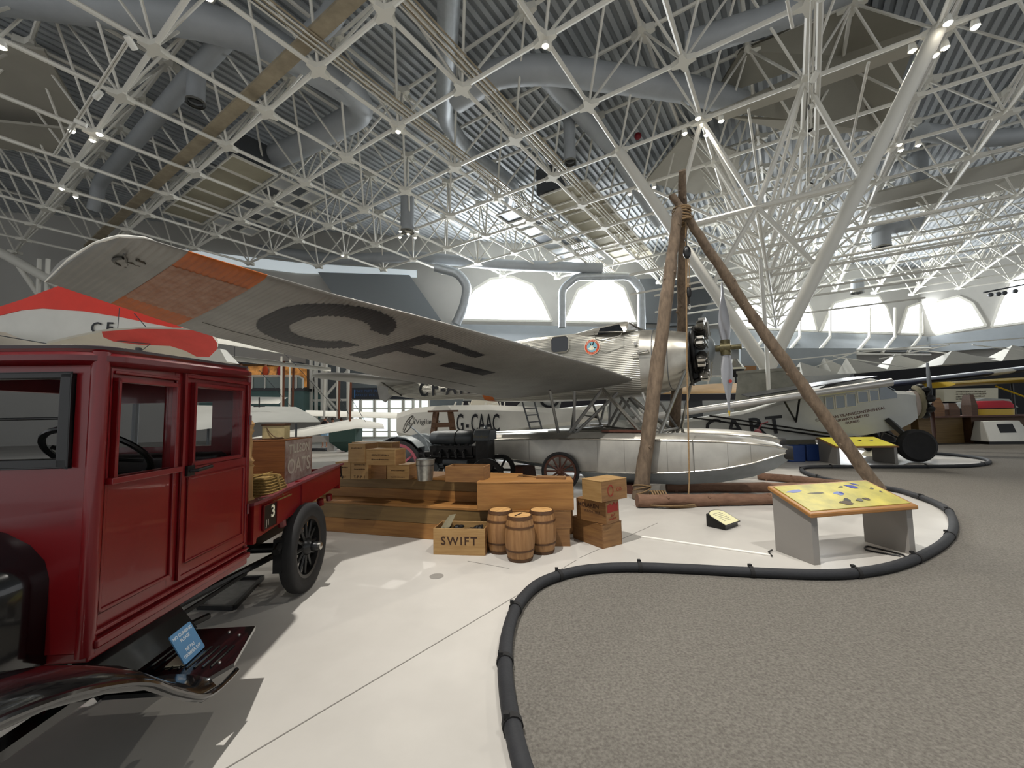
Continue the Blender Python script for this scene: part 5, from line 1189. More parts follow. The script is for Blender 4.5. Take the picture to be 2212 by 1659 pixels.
b = B(); b.lathe([(0, .2), (.1, .18), (.14, .05), (.22, 0), (.22, -.1), (0, -.1)], 16, T(.86, 0, 1.76, 0, pi/2)); obj('crankcase', b, Mfab, fc)
for s_ in (1, -1):
    b = B(); b.loft([[V((1.07+tk*sin(t), w_*cos(t), 1.76+s_*z)) for t in [i*pi/4 for i in range(8)]] for z, w_, tk in ((.05, .05, .05), (.4, .11, .03), (.9, .1, .02), (1.2, .06, .01))]); obj('propeller_blade', b, Mdark if s_ == 1 else Mwheelb, fc)
# folded wing along the near side and its mirror
for sy in (-1,):
    b = B(); rg = []
    for i in range(15):
        u = i/14; x = -1.05-6.9*u; z = 2.28-.93*u; yo = sy*(2.35-.35*u); yi = sy*.66; tk = .13*(1-.4*u); pts_ = []
        for c in (0, .04, .12, .3, .6, 1): pts_.append(V((x, yo+(yi-yo)*c, z+tk*(math.sqrt(c)*1.6-1.5*c) if c < 1 else z)))
        for c in (.6, .3, .12, .04): pts_.append(V((x, yo+(yi-yo)*c, z-tk*.7*(math.sqrt(c)*1.6-1.5*c)-.02)))
        rg.append(pts_)
    b.loft(rg); obj('folded_wing', b, Mwing if sy > 0 else mat('wing_silver', '#c4c2bd', .35, metal=.6), fc, smooth=50)
    b = B(); b.tube([(-1.0-6.9*i/10, sy*(2.34-.35*i/10), 2.28-.93*i/10) for i in range(11)], .11, 10); obj('leading_edge', b, MATS['wing_silver'] if 'wing_silver' in MATS else Mwing, fc)
b = B(); b.poly([(-1.1, -1.9, 2.46), (-1.1, -.3, 2.56), (-4.2, -.3, 2.12), (-4.2, -1.3, 2.0)], (0, 0, .03)); obj('black_wing_gap_cover', b, Mblk, fc, smooth=0)
for a, c in (((-1.5, -.66, .75), (-5.4, -1.5, 1.45)), ((-1.9, -.66, .72), (-5.9, -1.5, 1.4)), ((-2.9, -1.5, 1.9), (-2.75, -.6, 1.2)), ((-3.3, -1.5, 1.85), (-2.75, -.6, 1.2))):
    b = B(); b.tube([a, c], .03, 6); obj('lift_strut', b, Mblk, fc)
t = thing('water_pump', 'dark red hand pump between the letters of the aeroplane side', 'pump', gy(1637, 935, 11.6)-V((0, 0, .5)))
b = B(); b.sph((0, 0, .45), (.12, .1, .16), 12, 8); b.tube([(0, 0, .3), (0, 0, -.2)], .04, 8); b.tube([(-.25, 0, .25), (-.1, 0, .35), (.2, 0, .3), (.32, 0, .2)], .03, 6); b.tube([(0, 0, .55), (.12, 0, .75), (.3, 0, .8)], .02, 6); obj('pump_body', b, mat('oxide_red', '#5e1f22', .6), t)
b = B(); b.tube([(0, 0, .2), (0, 0, -.6)], .03, 6); b.tube([(0, 0, .0), (-.3, 0, -.62)], .02, 6); b.tube([(0, 0, .0), (.3, 0, -.62)], .02, 6); obj('pump_stand', b, MATS['oxide_red'], t)
# undercarriage
for sy in (-1, 1):
    b = B(); M_ = T(.1, sy*1.0, .48, pi/2) @ M4.Scale(.94, 4); b.lathe([(0, -.1), (.3, -.08), (.42, -.12), (.5, -.06), (.5, .06), (.42, .12), (.3, .08), (0, .1)], 32, M_); obj('wheel', b, Mrub, fc)
    b = B(); b.beam((.1, sy*.95, .5), (-.35, sy*.6, 1.25), .2, .12); obj('shock_strut', b, Mblk, fc)
    b = B(); b.tube([(.1, sy*.95, .48), (-.2, 0, .85)], .035, 6); b.tube([(.1, sy*.95, .48), (-1.2, sy*.4, .7)], .03, 6); obj('axle_strut', b, Mblk, fc)
b = B(); b.poly([(-7.4, 0, 1.2), (-7.7, 0, 2.0), (-8.3, 0, 2.3), (-8.7, 0, 1.8), (-8.6, 0, 1.0), (-8.1, 0, .8)], (0, .05, 0)); obj('fin', b, Mfab, fc)
b = B(); b.poly([(-7.3, -1.7, 1.3), (-7.3, 1.7, 1.3), (-8.3, 1.5, 1.3), (-8.3, -1.5, 1.3)], (0, 0, .05)); obj('tailplane', b, Mfab, fc)
b = B(); b.beam((-8.0, 0, .8), (-8.3, 0, 0.02), .05, .05); obj('tail_skid', b, Mblk, fc)
t = thing('step_block', 'white step block by the aeroplane wheel', 'block', gz(1895, 984)); b = B(); b.loft([[V((x*.35, y*.25, 0)) for x, y in ((-1, -1), (1, -1), (1, 1), (-1, 1))], [V((x*.16, y*.15, .25)) for x, y in ((-1, -1), (1, -1), (1, 1), (-1, 1))]]); obj('block_body', b, Mpaper, t, smooth=0)
for i, (x, c) in enumerate(((1712, 0), (1750, 1))):
    p = gy(x, 968, 12.9+c*.1); b = B(); b.box(-.25, .25, -.2, .2, 0, .5); o = obj('blue_bin', b, mat('bin_blue_%d' % i, '#1d3a72', .5), smooth=0, bevel=.03); o.location = (p.x, p.y, 0); tag(o, ['dark blue bin nearer the float nose under the aeroplane', 'dark blue bin further from the float nose under the aeroplane'][i], 'bin')
# ================================================================ tractor
tc = thing('tractor', 'old grey-black farm tractor with iron wheels behind the crates', 'tractor', (-1.62, 9.35, 0), radians(-14))
def w_tr(x, y, R, W_, nsp, mt, tyre_=Mrub, nm='wheel'):
    w_ = thing(nm, None, None); w_.parent = tc; w_.location = (x, y, R); M = T(0, 0, 0, pi/2)
    b = B(); b.lathe([(R*.84, -W_/2), (R*.97, -W_/2), (R, -W_*.3), (R, W_*.3), (R*.97, W_/2), (R*.84, W_/2), (R*.84, -W_/2)], 40, M); obj('tyre', b, tyre_, w_)
    b = B(); b.lathe([(R*.85, -W_*.52), (R*.85, W_*.52), (R*.74, W_*.5), (R*.74, -W_*.5), (R*.85, -W_*.52)], 40, M); obj('rim', b, mt, w_)
    for k in range(nsp): a = 2*pi*k/nsp; b = B(); b.beam(M @ V((.06*cos(a), .06*sin(a), W_*.1)), M @ V((R*.8*cos(a), R*.8*sin(a), W_*.1)), .03 if R > .4 else .028, .045); obj('spoke', b, mt, w_)
    b = B(); b.lathe([(0, -W_*.6), (.08, -W_*.6), (.08, W_*.6), (0, W_*.65)], 16, M); obj('hub', b, mt, w_)
w_tr(-.72, -.52, .56, .26, 10, Mwheelr); w_tr(-.72, .52, .56, .26, 10, Mwheelr)
w_tr(1.22, -.50, .36, .1, 6, Mengd, Mengd); w_tr(1.22, .50, .36, .1, 6, Mengd, Mengd)
for sy in (-1, 1):
    b = B(); rg = []
    for k in range(9):
        a = radians(175-k*17); rg.append([V((-.72+.64*cos(a), sy*y, .56+.64*sin(a)+dz)) for y, dz in ((.36, 0), (.68, 0), (.68, -.02), (.36, -.02))])
    b.loft(rg); b.poly([(-.72+.64*cos(radians(a)), sy*.37, .56+.64*sin(radians(a))) for a in range(39, 176, 12)]+[(-1.3, sy*.37, .5), (-.25, sy*.37, .5)], (0, .012, 0)); obj('fender', b, Mtracl, tc, smooth=30)
b = B(); 
def osec(x, ry, rz, zc, n=16): return [V((x, ry*cos(2*pi*i/n), zc+rz*sin(2*pi*i/n))) for i in range(n)]
b.loft([osec(-.22, .12, .08, 1.12), osec(-.18, .24, .15, 1.12), osec(.1, .26, .165, 1.12), osec(.55, .26, .165, 1.12), osec(.72, .25, .16, 1.12), osec(.78, .2, .12, 1.12)]); obj('fuel_tank', b, Mtrac, tc)
b = B(); b.tube([V((.42, .268*cos(t), 1.12+.172*sin(t))) for t in [i*pi/10 for i in range(20)]], .012, 6, closed=True); obj('tank_strap', b, Mblk, tc)
b = B(); b.box(.9, 1.18, -.27, .27, .42, 1.08); obj('radiator', b, Mengd, tc, smooth=0, bevel=.03)
b = B(); b.loft([[V((x, y*w_, z)) for x, y in ((.86, -1), (1.22, -1), (1.22, 1), (.86, 1))] for z, w_ in ((1.06, .29), (1.2, .29), (1.29, .2), (1.31, .1))]); rh = obj('radiator_tank', b, Mtrac, tc, bevel=.02)
text('maker_script', 'Fordson', .1, Mbrass, rh, T(1.04, -.292, 1.15, pi/2), .002)
b = B(); b.lathe([(.03, 0), (.05, .02), (.02, .08), (0, .09)], 10, T(1.05, 0, 1.31)); obj('radiator_cap', b, Mtracl, tc)
b = B(); b.box(-.2, .9, -.16, .16, .45, .95); b.box(0, .8, -.2, -.14, .7, .92); b.box(-.75, -.1, -.2, .2, .38, .82)
for x in (.1, .28, .46, .64): b.tube([(x, -.2, .86), (x, -.3, .8), (x+.02, -.3, .7)], .035, 8); b.lathe([(.05, 0), (.05, .06), (0, .06)], 10, T(x, -.1, .95))
b.tube([(-.15, -.25, .72), (.85, -.25, .72)], .035, 8); obj('engine_block', b, Mengd, tc, smooth=30)
b = B(); b.tube([(.2, -.34, .62), (.75, -.34, .6)], .06, 10); b.sph((.35, -.3, .45), (.16, .08, .13)); b.tube([(-.1, -.28, .5), (.2, -.3, .55)], .045, 8); b.lathe([(.1, 0), (.1, .1), (0, .1)], 14, T(.0, -.3, .5, pi/2)); b.tube([(.1, -.3, .3), (.8, -.35, .36)], .02, 6); obj('magneto_and_pipes', b, Mtrac, tc, smooth=40)
b = B(); Ms = T(-.78, -.05, 1.44, radians(42), radians(-50)) ; b.tube([Ms @ V((.21*cos(t), .21*sin(t), 0)) for t in [i*pi/16 for i in range(32)]], .014, 8, closed=True)
for k in range(4): a = k*pi/2+.3; b.tube([Ms @ V((0, 0, .03)), Ms @ V((.21*cos(a), .21*sin(a), 0))], .012, 6)
obj('steering_wheel', b, Msteeld, tc)
b = B(); b.tube([(-.78, -.05, 1.43), (-.15, -.02, .92)], .022, 8); b.tube([(-.42, -.06, 1.2), (-.2, -.12, .8)], .012, 6); b.tube([(-.35, -.2, .95), (-.3, -.3, .55)], .014, 6); obj('steering_column', b, Mtracl, tc)
b = B(); b.tube([(-1.35, 0, .72), (-.9, 0, .6)], .03, 6); b.sph((-1.35, 0, .8), (.2, .22, .05)); obj('seat', b, Mtrac, tc)
b = B(); b.beam((1.22, -.5, .36), (1.22, .5, .36), .06, .07); b.beam((.5, 0, .5), (1.22, 0, .4), .1, .1); obj('front_axle', b, Mengd, tc)
# ================================================================ things behind the tractor
# dark wooden easel
t = thing('wooden_trestle', 'dark wooden trestle standing behind the tractor', 'trestle', gy(958, 965, 11.6)); t.location.z = 0; t.rotation_euler = (0, 0, .1)
b = B(); b.box(-.42, .42, -.12, .12, 1.72, 1.77); obj('top_board', b, Mhoop, t, smooth=0)
for sx in (-1, 1):
    for sy in (-1, 1): b = B(); b.beam((sx*.2, sy*.08, 1.72), (sx*.42, sy*.35, 0), .17, .05); obj('leg', b, Mhoop, t, smooth=0)
b = B(); b.box(-.3, .3, -.2, -.16, 1.3, 1.42); b.box(-.3, .3, .16, .2, 1.3, 1.42); obj('cross_bar', b, Mhoop, t, smooth=0)
def pan_wing(b, rows, tk):
    """thin lens wing through (leading, trailing) point pairs"""
    rg = []
    for le, te in rows:
        le, te = V(le), V(te); q = []
        for c, z in ((0, 0), (.05, .5), (.2, 1), (.5, .8), (1, 0), (.5, -.2), (.2, -.35), (.05, -.3)): q.append(le.lerp(te, c)+V((0, 0, z*tk)))
        rg.append(q)
    b.loft(rg); return b
# big white biplane at the left behind the truck
bi = thing('white_biplane', 'white fabric biplane with brown and white struts behind the truck', 'biplane')
Y1 = 16.5
b = B(); pan_wing(b, [(gy(430, 735, 13.5), gy(450, 727, 15.5)), (gy(690, 776, 16.0), gy(690, 770, 18)), (gy(760, 790, 17.5), gy(760, 784, 19))], .08); obj('upper_wing', b, Mfabw, bi, smooth=60)
b = B(); pan_wing(b, [(gy(480, 776, 14.0), gy(500, 768, 16)), (gy(715, 802, 16.5), gy(715, 794, 18.5))], .08); obj('middle_wing', b, Mfabw, bi, smooth=60)
b = B(); pan_wing(b, [(gy(500, 968, 12.6), gy(545, 945, 15)), (gy(770, 925, 14.5), gy(770, 903, 16.5)), (gy(830, 925, 15.2), gy(820, 914, 16.6))], .1); obj('lower_wing', b, Mfabw, bi, smooth=60)
b = B(); pan_wing(b, [(gy(660, 898, 19.5), gy(660, 886, 21)), (gy(1000, 908, 20.5), gy(960, 894, 22))], .1); obj('rear_lower_wing', b, Mfabw, bi, smooth=60)
for (x0, y0, x1, y1, yy, mt) in ((613, 780, 612, 880, 16, Mstrut), (634, 790, 632, 880, 16.5, Mstrut), (627, 775, 625, 880, 17.5, Msteel), (608, 770, 608, 880, 17.5, Msteel), (733, 820, 732, 905, 16.5, Mstrut), (758, 825, 756, 914, 15.5, Mstrut), (729, 820, 729, 905, 17.6, Msteel), (753, 825, 752, 900, 17.6, Msteel), (703, 760, 700, 905, 17, Msteel)):
    b = B(); b.tube([gy(x0, y0, yy), gy(x1, y1, yy)], .045, 6); obj('wing_strut', b, mt, bi)
for a, c, yy in (((640, 790), (732, 890), 16.6), ((560, 800), (630, 880), 16.6), ((758, 860), (795, 920), 15.6), ((735, 862), (760, 905), 16), ((507, 745), (507, 790), 15), ((610, 760), (640, 790), 15)): b = B(); b.tube([gy(*a, yy), gy(*c, yy)], .01, 4); obj('bracing_wire', b, Mdark, bi)
# grey fabric wing panel with king post
t = thing('fabric_wing', 'pale grey fabric wing panel with a small king post behind the truck cargo', 'aircraft wing')
b = B(); pan_wing(b, [(gy(380, 935, 9.5), gy(400, 875, 12.2)), (gy(560, 912, 11.0), gy(590, 878, 12.8)), (gy(692, 912, 11.9), gy(640, 879, 12.9))], .05); obj('panel', b, Mfab, t, smooth=60)
b = B(); b.tube([gy(560, 880, 12), gy(560, 858, 12)], .02, 6); b.box(-.15, .15, -.03, .03, 0, .03, M4.Translation(gy(560, 879, 12))); obj('king_post', b, Mblk, t)
b = B(); p1 = gy(450, 925, 10.6); p2 = gy(640, 915, 11.6)
for q in (p1, p2): b = B(); b.tube([V((q.x, q.y, q.z)), V((q.x, q.y, 0))], .03, 6); obj('support_post', b, Mdark, t)
t = thing('lozenge_wing', 'white wing with crisscross ribs below the balcony', 'aircraft wing')
b = B(); pan_wing(b, [(gy(500, 872, 19), gy(500, 856, 21)), (gy(600, 872, 19.5), gy(622, 858, 21))], .05); obj('panel', b, Mfabw, t, smooth=60)
# red and white aircraft at left
rw = thing('red_white_aeroplane', 'white and red fabric aeroplane lettered CF above the truck roof', 'aeroplane')
def vslab(px, y, off=(0, .18, 0), skew=0.0):
    return [gy(x, yy, y+skew*(x-200)/100) for x, yy in px]
Yr = 9.5
b = B(); b.poly(vslab([(-60, 790), (-60, 690), (0, 676), (45, 665), (90, 662), (180, 668), (256, 680), (318, 693), (391, 709), (395, 745), (250, 748), (100, 745), (0, 740)], Yr), (0, .2, 0)); ws = obj('white_surface', b, Mfabw, rw, smooth=0)
b = B(); b.poly(vslab([(-60, 700), (-60, 676), (0, 662), (50, 646), (125, 618), (200, 634), (260, 655), (391, 703), (391, 711), (318, 697), (256, 684), (180, 672), (90, 666), (45, 670), (0, 681)], Yr-.02), (0, .24, 0)); obj('red_edge', b, Mredo, rw, smooth=0)
for s_, x in (('C', 207), ('F', 236)):
    p = gy(x, 709, Yr-.03); text('letter', s_, .36, Mletter, ws, frame(p, (1, 0, -.06), (.05, 0, 1)), .004, bold=.004)
b = B(); b.poly([gy(x, yy, Yr-1.2+(yy-740)*-.03) for x, yy in [(-60, 712), (0, 718), (40, 735), (105, 745), (120, 755), (0, 780), (-60, 780)]], (0, .1, .02)); obj('lower_surface', b, Mfabc, rw, smooth=0)
tp = thing('red_tipped_tailplane', 'cream tailplane with faded red rounded tip just above the truck roof', 'aeroplane tail')
Yt = 7.6
PT = gy(300, 742, Yt); NT = V((.05, -.5, -.86)).normalized()
def tsl(pts_): return [gpl(x, yy, PT, NT) for x, yy in pts_]
b = B(); q = tsl([(100, 743), (160, 729), (220, 717), (300, 712), (380, 713), (440, 715), (457, 725), (468, 740), (469, 752), (452, 770), (420, 773), (300, 765), (160, 757)]); b.poly(q, -NT*.06); ts = obj('surface', b, Mfabc, tp, smooth=0)
b = B(); q = tsl([(220, 716), (300, 710), (380, 711), (441, 714), (458, 725), (469, 740), (470, 753), (452, 771), (425, 770), (400, 757), (368, 747), (300, 744), (245, 737), (224, 728)]); b.poly([p+NT*.006 for p in q], -NT*.004); obj('red_paint', b, Mredp, ts, smooth=0)
b = B(); 
for a, c in (((270, 753), (300, 760)), ((325, 743), (300, 762)), ((325, 743), (240, 735)), ((258, 665), (254, 712)), ((100, 742), (-60, 715)), ((290, 677), (315, 706))): b.tube([gy(*a, Yt-.1), gy(*c, Yt-.1)], .008, 4)
obj('bracing_wire', b, Mdark, tp)
b = B(); b.loft([[gy(455, 775, 9)+V((x*.5, y*.2, -.1)) for x, y in ((-1, -1), (1, -1), (1, 1), (-1, 1))], [gy(470, 755, 9)+V((x*.12, y*.1, 0)) for x, y in ((-1, -1), (1, -1), (1, 1), (-1, 1))]]); obj('fin_fairing', b, Mfabw, tp, smooth=0)
b = B(); q1 = gpl(300, 752, PT, NT); b.tube([q1, V((q1.x, q1.y, 0))], .05, 8); obj('support_post', b, Mdark, tp)
# balcony with warm gallery and visitors
Yb = 29
b = B(); b.poly([gy(490, 792, Yb+3), gy(660, 790, Yb+3), gy(660, 836, Yb+3), gy(490, 836, Yb+3)], (0, .2, 0)); tag(obj('gallery_display', b, Mwarm, smooth=0), 'warm amber lit gallery display behind the balcony visitors', 'display')
b = B(); b.poly([gy(450, 776, Yb+2.9), gy(662, 786, Yb+2.9), gy(662, 793, Yb+2.9), gy(450, 789, Yb+2.9)], (0, -1.2, 0)); struct('ceiling_gallery', b, Mdark, smooth=0)
bt = thing('balcony', 'teal-green balcony with pale railing at the left behind the biplane', 'balcony'); bt['kind'] = 'structure'
b = B(); b.poly([gy(430, 842, Yb), gy(655, 842, Yb), gy(655, 905, Yb), gy(430, 905, Yb)], (0, 3, 0)); obj('curved_wall', b, Mgreen, bt, smooth=0)
b = B(); b.poly([gy(430, 838, Yb-.2), gy(657, 838, Yb-.2), gy(657, 844, Yb-.2), gy(430, 844, Yb-.2)], (0, 3, 0)); obj('floor_edge', b, Mblk, bt, smooth=0)
b = B(); b.poly([gy(430, 815, Yb-.1), gy(653, 815, Yb-.1), gy(653, 839, Yb-.1), gy(430, 839, Yb-.1)], (0, .05, 0)); obj('railing_panel', b, mat('railing_glass', '#76837f', .4), bt, smooth=0)
b = B(); b.tube([gy(430, 812, Yb-.15), gy(645, 812, Yb-.15), gy(654, 818, Yb-.15), gy(654, 840, Yb-.15)], .07, 6)
for x in (520, 545, 572, 606, 640): b.tube([gy(x, 812, Yb-.15), gy(x, 840, Yb-.15)], .06, 6)
obj('handrail', b, Msteel, bt)
b = B(); b.poly([gy(640, 874, 30), gy(692, 876, 30), gy(692, 892, 30), gy(640, 892, 30)], (0, .6, 0)); tag(obj('green_skirting', b, Mgreend, smooth=0), 'dark green low wall below the balcony beside the white steel tower', 'low wall', kind='structure')
# a person: one continuous skinned body
def person(label, p, h, rz, shirt, legs, sleeve=True):
    t = thing('person', label, 'person', p, rz); s_ = h/1.75
    me = bpy.data.meshes.new('body'); vs = [(0, 0, .95), (0, 0, 1.15), (0, -.0, 1.4), (0, 0, 1.52), (0, -.02, 1.62), (0, -.02, 1.72), (.1, 0, .9), (.11, -.02, .5), (.11, .02, .08), (.11, -.12, .04), (-.1, 0, .9), (-.11, .01, .5), (-.11, .03, .08), (-.11, -.1, .04), (.19, 0, 1.42), (.24, .02, 1.13), (.22, -.12, .9), (-.19, 0, 1.42), (-.24, .02, 1.13), (-.2, -.14, .92)]
    es = [(0, 1), (1, 2), (2, 3), (3, 4), (4, 5), (0, 6), (6, 7), (7, 8), (8, 9), (0, 10), (10, 11), (11, 12), (12, 13), (2, 14), (14, 15), (15, 16), (2, 17), (17, 18), (18, 19)]
    rs = [.15, .14, .15, .06, .09, .085, .09, .06, .045, .04, .09, .06, .045, .04, .055, .042, .03, .055, .042, .03]
    me.from_pydata([tuple(c*s_ for c in v) for v in vs], es, []); o = bpy.data.objects.new('body', me); COL.objects.link(o); o.parent = t
    bm = bmesh.new(); bm.from_mesh(me); bm.verts.layers.skin.verify(); bm.to_mesh(me); bm.free()
    o.modifiers.new('skin', 'SKIN')
    sv = me.skin_vertices[0].data
    for i, r in enumerate(rs): sv[i].radius = (r*s_, r*s_*.85)
    sv[0].use_root = True; o.modifiers.new('sub', 'SUBSURF').levels = 1; o.modifiers['sub'].render_levels = 2
    me.materials.append(Mskin)
    b = B(); b.loft([[V((w_*cos(a), d_*sin(a), z)) for a in [i*pi/8 for i in range(16)]] for z, w_, d_ in ((.88*s_, .2*s_, .16*s_), (1.1*s_, .19*s_, .15*s_), (1.4*s_, .21*s_, .15*s_), (1.5*s_, .1*s_, .09*s_))]); obj('shirt', b, shirt, t)
    b = B(); b.loft([[V((w_*cos(a), d_*sin(a), z)) for a in [i*pi/8 for i in range(16)]] for z, w_, d_ in ((.58*s_, .2*s_, .13*s_), (.75*s_, .205*s_, .16*s_), (.95*s_, .18*s_, .15*s_))]); obj('shorts', b, legs, t)
    b = B(); b.sph((0, .0, 1.69*s_), (.1*s_, .115*s_, .1*s_), 12, 8); obj('hair', b, Mhair, t); return t
person('visitor in pale blue shorts standing left of the bench', gz(701, 967), 1.72, .1, Mblkcl, Mbluecl)
person('visitor in red top standing right of the bench', gz(737, 963), 1.6, .3, Mredcl, Mredcl)
person('visitor in dark clothes behind the bench', gz(718, 962), 1.62, -.2, Mblkcl, Mblkcl)
for i, (x, sh, lb) in enumerate(((573, Morcl, 'visitor in orange top leaning on the balcony rail'), (605, Mredcl, 'visitor in red top at the balcony beside the strut'), (520, Mblkcl, 'visitor in dark top at the balcony nearest the cab'))):
    p = gy(x, 838, Yb+.6); person(lb, p, 1.8, 0, sh, Mblkcl)
# bench in front of visitors
t = thing('info_bench', 'grey low display bench before the visitors with bare legs', 'bench', gz(690, 975))
b = B(); b.box(-1.1, .75, -.1, .3, .45, .75); obj('bench_top', b, Mgrey, t, smooth=0)
for x in (-1.0, .4): b = B(); b.box(x, x+.35, -.05, .25, 0, .46); obj('leg', b, Mgrey, t, smooth=0)
b = B(); b.tube([gz(620, 972, .06), gz(700, 972, .06), gz(765, 960, .06)], .09, 8); tag(obj('floor_barrier', b, Mfoam), 'dark tube barrier on the floor at the visitors feet', 'barrier')
b = B(); c = gy(748, 935, 20); b.loft([[c+V((x*.15, y*.15, -.85)) for x, y in ((-1, -1), (1, -1), (1, 1), (-1, 1))], [c+V((x*.6, y*.5, -.4)) for x, y in ((-1, -1), (1, -1), (1, 1), (-1, 1))], [c+V((x*.62, y*.5, .5)) for x, y in ((-1, -1), (1, -1), (1, 1), (-1, 1))]]); b.tube([c+V((0, 0, -.8)), V((c.x, c.y, 0))], .08, 8); tag(obj('engine_stand', b, Mgreend, smooth=0), 'dark green angular exhibit on a stand right of the visitors', 'exhibit')
# white steel tower left of the entrance
t = thing('steel_tower', 'white steel lattice tower between the balcony and the entrance sign', 'tower'); t['kind'] = 'structure'
for x in (672, 683, 697, 703, 730, 752): b = B(); b.tube([gy(x, 745, 30), gy(x, 905, 30)], .16 if x in (697, 703) else .13, 6); obj('post', b, Msteel, t)
b = B()
for a, c in (((705, 745), (672, 820)), ((672, 820), (722, 890)), ((760, 790), (700, 860)), ((700, 745), (730, 770)), ((670, 822), (735, 890)), ((672, 865), (702, 865)), ((705, 864), (760, 864))): b.tube([gy(*a, 30), gy(*c, 30)], .1, 6)
obj('bracing', b, Msteel, t)
b = B(); b.poly([gy(660, 740, 32.5), gy(1000, 760, 32.5), gy(1000, 900, 32.5), gy(660, 900, 32.5)], (0, .3, 0)); struct('wall_entrance', b, mat('entrance_wall', '#6b7072', .8), smooth=0)
b = B(); b.poly([gy(655, 745, 33), gy(655, 905, 33), gy(690, 905, 33), gy(690, 745, 33)], (0, .3, 0))
# sign over the entrance doors
Ye = 30
b = B(); b.poly([gy(748, 838, Ye), gy(930, 836, Ye), gy(930, 862, Ye), gy(748, 863, Ye)], (0, .3, 0)); sg = obj('entrance_sign', b, mat('sign_slate', '#22282f', .5), smooth=0); tag(sg, 'long dark sign with faint blue writing above the glass doors', 'sign')
Msg = mat('sign_blue_text', '#3c5a86', .6)
for k, s_ in enumerate(('TAKE PART IN', 'MARKET POLL')): text('sign_writing', s_, .26, Msg, sg, frame(gy(790, 845+k*9, Ye-.02), (1, 0, 0), (0, 0, 1)), .004)
b = B(); b.poly([gy(765, 842, Ye-.03), gy(767, 842, Ye-.03), gy(767, 860, Ye-.03), gy(765, 860, Ye-.03)], (0, .02, 0)); obj('sign_stripe', b, mat('stripe_blue', '#3f7fc0', .5), sg, smooth=0)
for i, (x0, x1) in enumerate(((763, 776), (782, 806), (812, 838), (843, 868), (874, 890), (895, 906), (910, 925))):
    b = B()
    rows = ((866, 881), (884, 893), (903, 930), (933, 941))
    b.poly([gy(x0, 864, Ye+.05), gy(x1, 864, Ye+.05), gy(x1, 944, Ye+.05), gy(x0, 944, Ye+.05)], (0, .04, 0)); o = struct('door_%d' % (i+1), b, Mwin2)
    b = B()
    for yy in (864, 882, 893, 932, 944): b.tube([gy(x0-2, yy, Ye), gy(x1+2, yy, Ye)], .05, 4)
    for x in (x0-1.5, x1+1.5): b.tube([gy(x, 864, Ye), gy(x, 944, Ye)], .08, 4)
    struct('door_frame', b, Msteel, parent=o)
# flying boat
fb = thing('flying_boat', 'white flying boat hull lettered G-CAAC with tail fin behind the floats', 'flying boat')
Yf = 16.0
def hb_(x, z0, z1, w_, y=Yf): 
    a = gy(x, 900, y); return [V((a.x, y-w_, z0+.15)), V((a.x, y-w_, z1-.2)), V((a.x, y-w_*.5, z1)), V((a.x, y+w_*.5, z1)), V((a.x, y+w_, z1-.2)), V((a.x, y+w_, z0+.15)), V((a.x, y, z0))]
b = B(); b.loft([hb_(860, .9, 1.75, .25), hb_(900, .75, 1.95, .5), hb_(960, .75, 2.02, .6), hb_(1060, .85, 2.0, .55), hb_(1150, 1.0, 1.9, .4), hb_(1250, 1.2, 1.75, .2), hb_(1290, 1.35, 1.6, .06)]); fh = obj('hull', b, Mfabw, fb, smooth=30)
for k, ch in enumerate('G-CAAC'):
    text('hull_letter', ch, .95, Mletter, fh, frame(gy(994+k*15.5, 916, Yf-.62), (1, 0, 0), (0, 0, 1)), .004, sx=.42, bold=.012)
text('hull_script', 'LaVigilance', .26, Mletter, fh, frame(gy(917, 911, Yf-.62), (1, 0, 0), (0, 0, 1)), .003)
b = B(); b.poly([gy(x, y, Yf) for x, y in [(1098, 895), (1125, 868), (1148, 845), (1205, 845), (1212, 870), (1200, 905), (1185, 930), (1150, 915)]], (0, .12, 0)); fn = obj('tail_fin', b, Mfab, fb, smooth=0)
b = B(); b.tube([gy(1187, 862, Yf-.05)+V((.34*cos(a), 0, .3*sin(a))) for a in [pi+i*pi/10 for i in range(11)]], .06, 6); obj('fin_mark', b, Mletter, fn)
b = B(); b.poly([gy(x, y, Yf+.5) for x, y in [(1185, 905), (1210, 898), (1218, 905), (1206, 920), (1190, 932)]], (0, .1, 0)); obj('elevator', b, Mfab, fb, smooth=0)
for (x, y) in ((916, 905), (1060, 905), (1150, 905)):
    b = B(); a = gy(x, y, Yf); b.box(a.x-.3, a.x+.3, Yf-.3, Yf+.3, 0, 1.0); obj('cradle', b, Mgrey, fb, smooth=0)
b = B()
for a, c in (((985, 868), (975, 893)), ((1000, 868), (995, 893)), ((1012, 868), (1020, 890)), ((1075, 868), (1010, 893)), ((1080, 868), (1085, 905)), ((1050, 870), (1040, 893)), ((1090, 868), (1088, 910))): b.tube([gy(*a, Yf+.3), gy(*c, Yf+.3)], .035, 6)
obj('wing_struts', b, Msteel, fb)
t = thing('tail_disc', 'round cream fuselage end behind the flying boat hull', 'exhibit', gy(1046, 880, 21)); b = B(); b.lathe([(.0, -.05), (.7, 0), (.75, .1), (.7, .5), (0, .5)], 28, T(0, 0, 0, -pi/2)); obj('disc_body', b, Mfabc, t)
b = B(); b.tube([(0, .3, -.5), (0, .3, -2.05)], .05, 6); obj('disc_stand', b, Mdark, t)
t = thing('step_ladder', 'thin dark ladder leaning against the flying boat tail', 'ladder')
L0, L1 = (gy(1148, 935, 15.0), gy(1126, 860, 15.2)); R0, R1 = (gy(1172, 932, 15.0), gy(1152, 860, 15.2))
for a, c in ((L0, L1), (R0, R1)): b = B(); b.tube([a, c], .03, 6); obj('rail', b, Mdark, t)
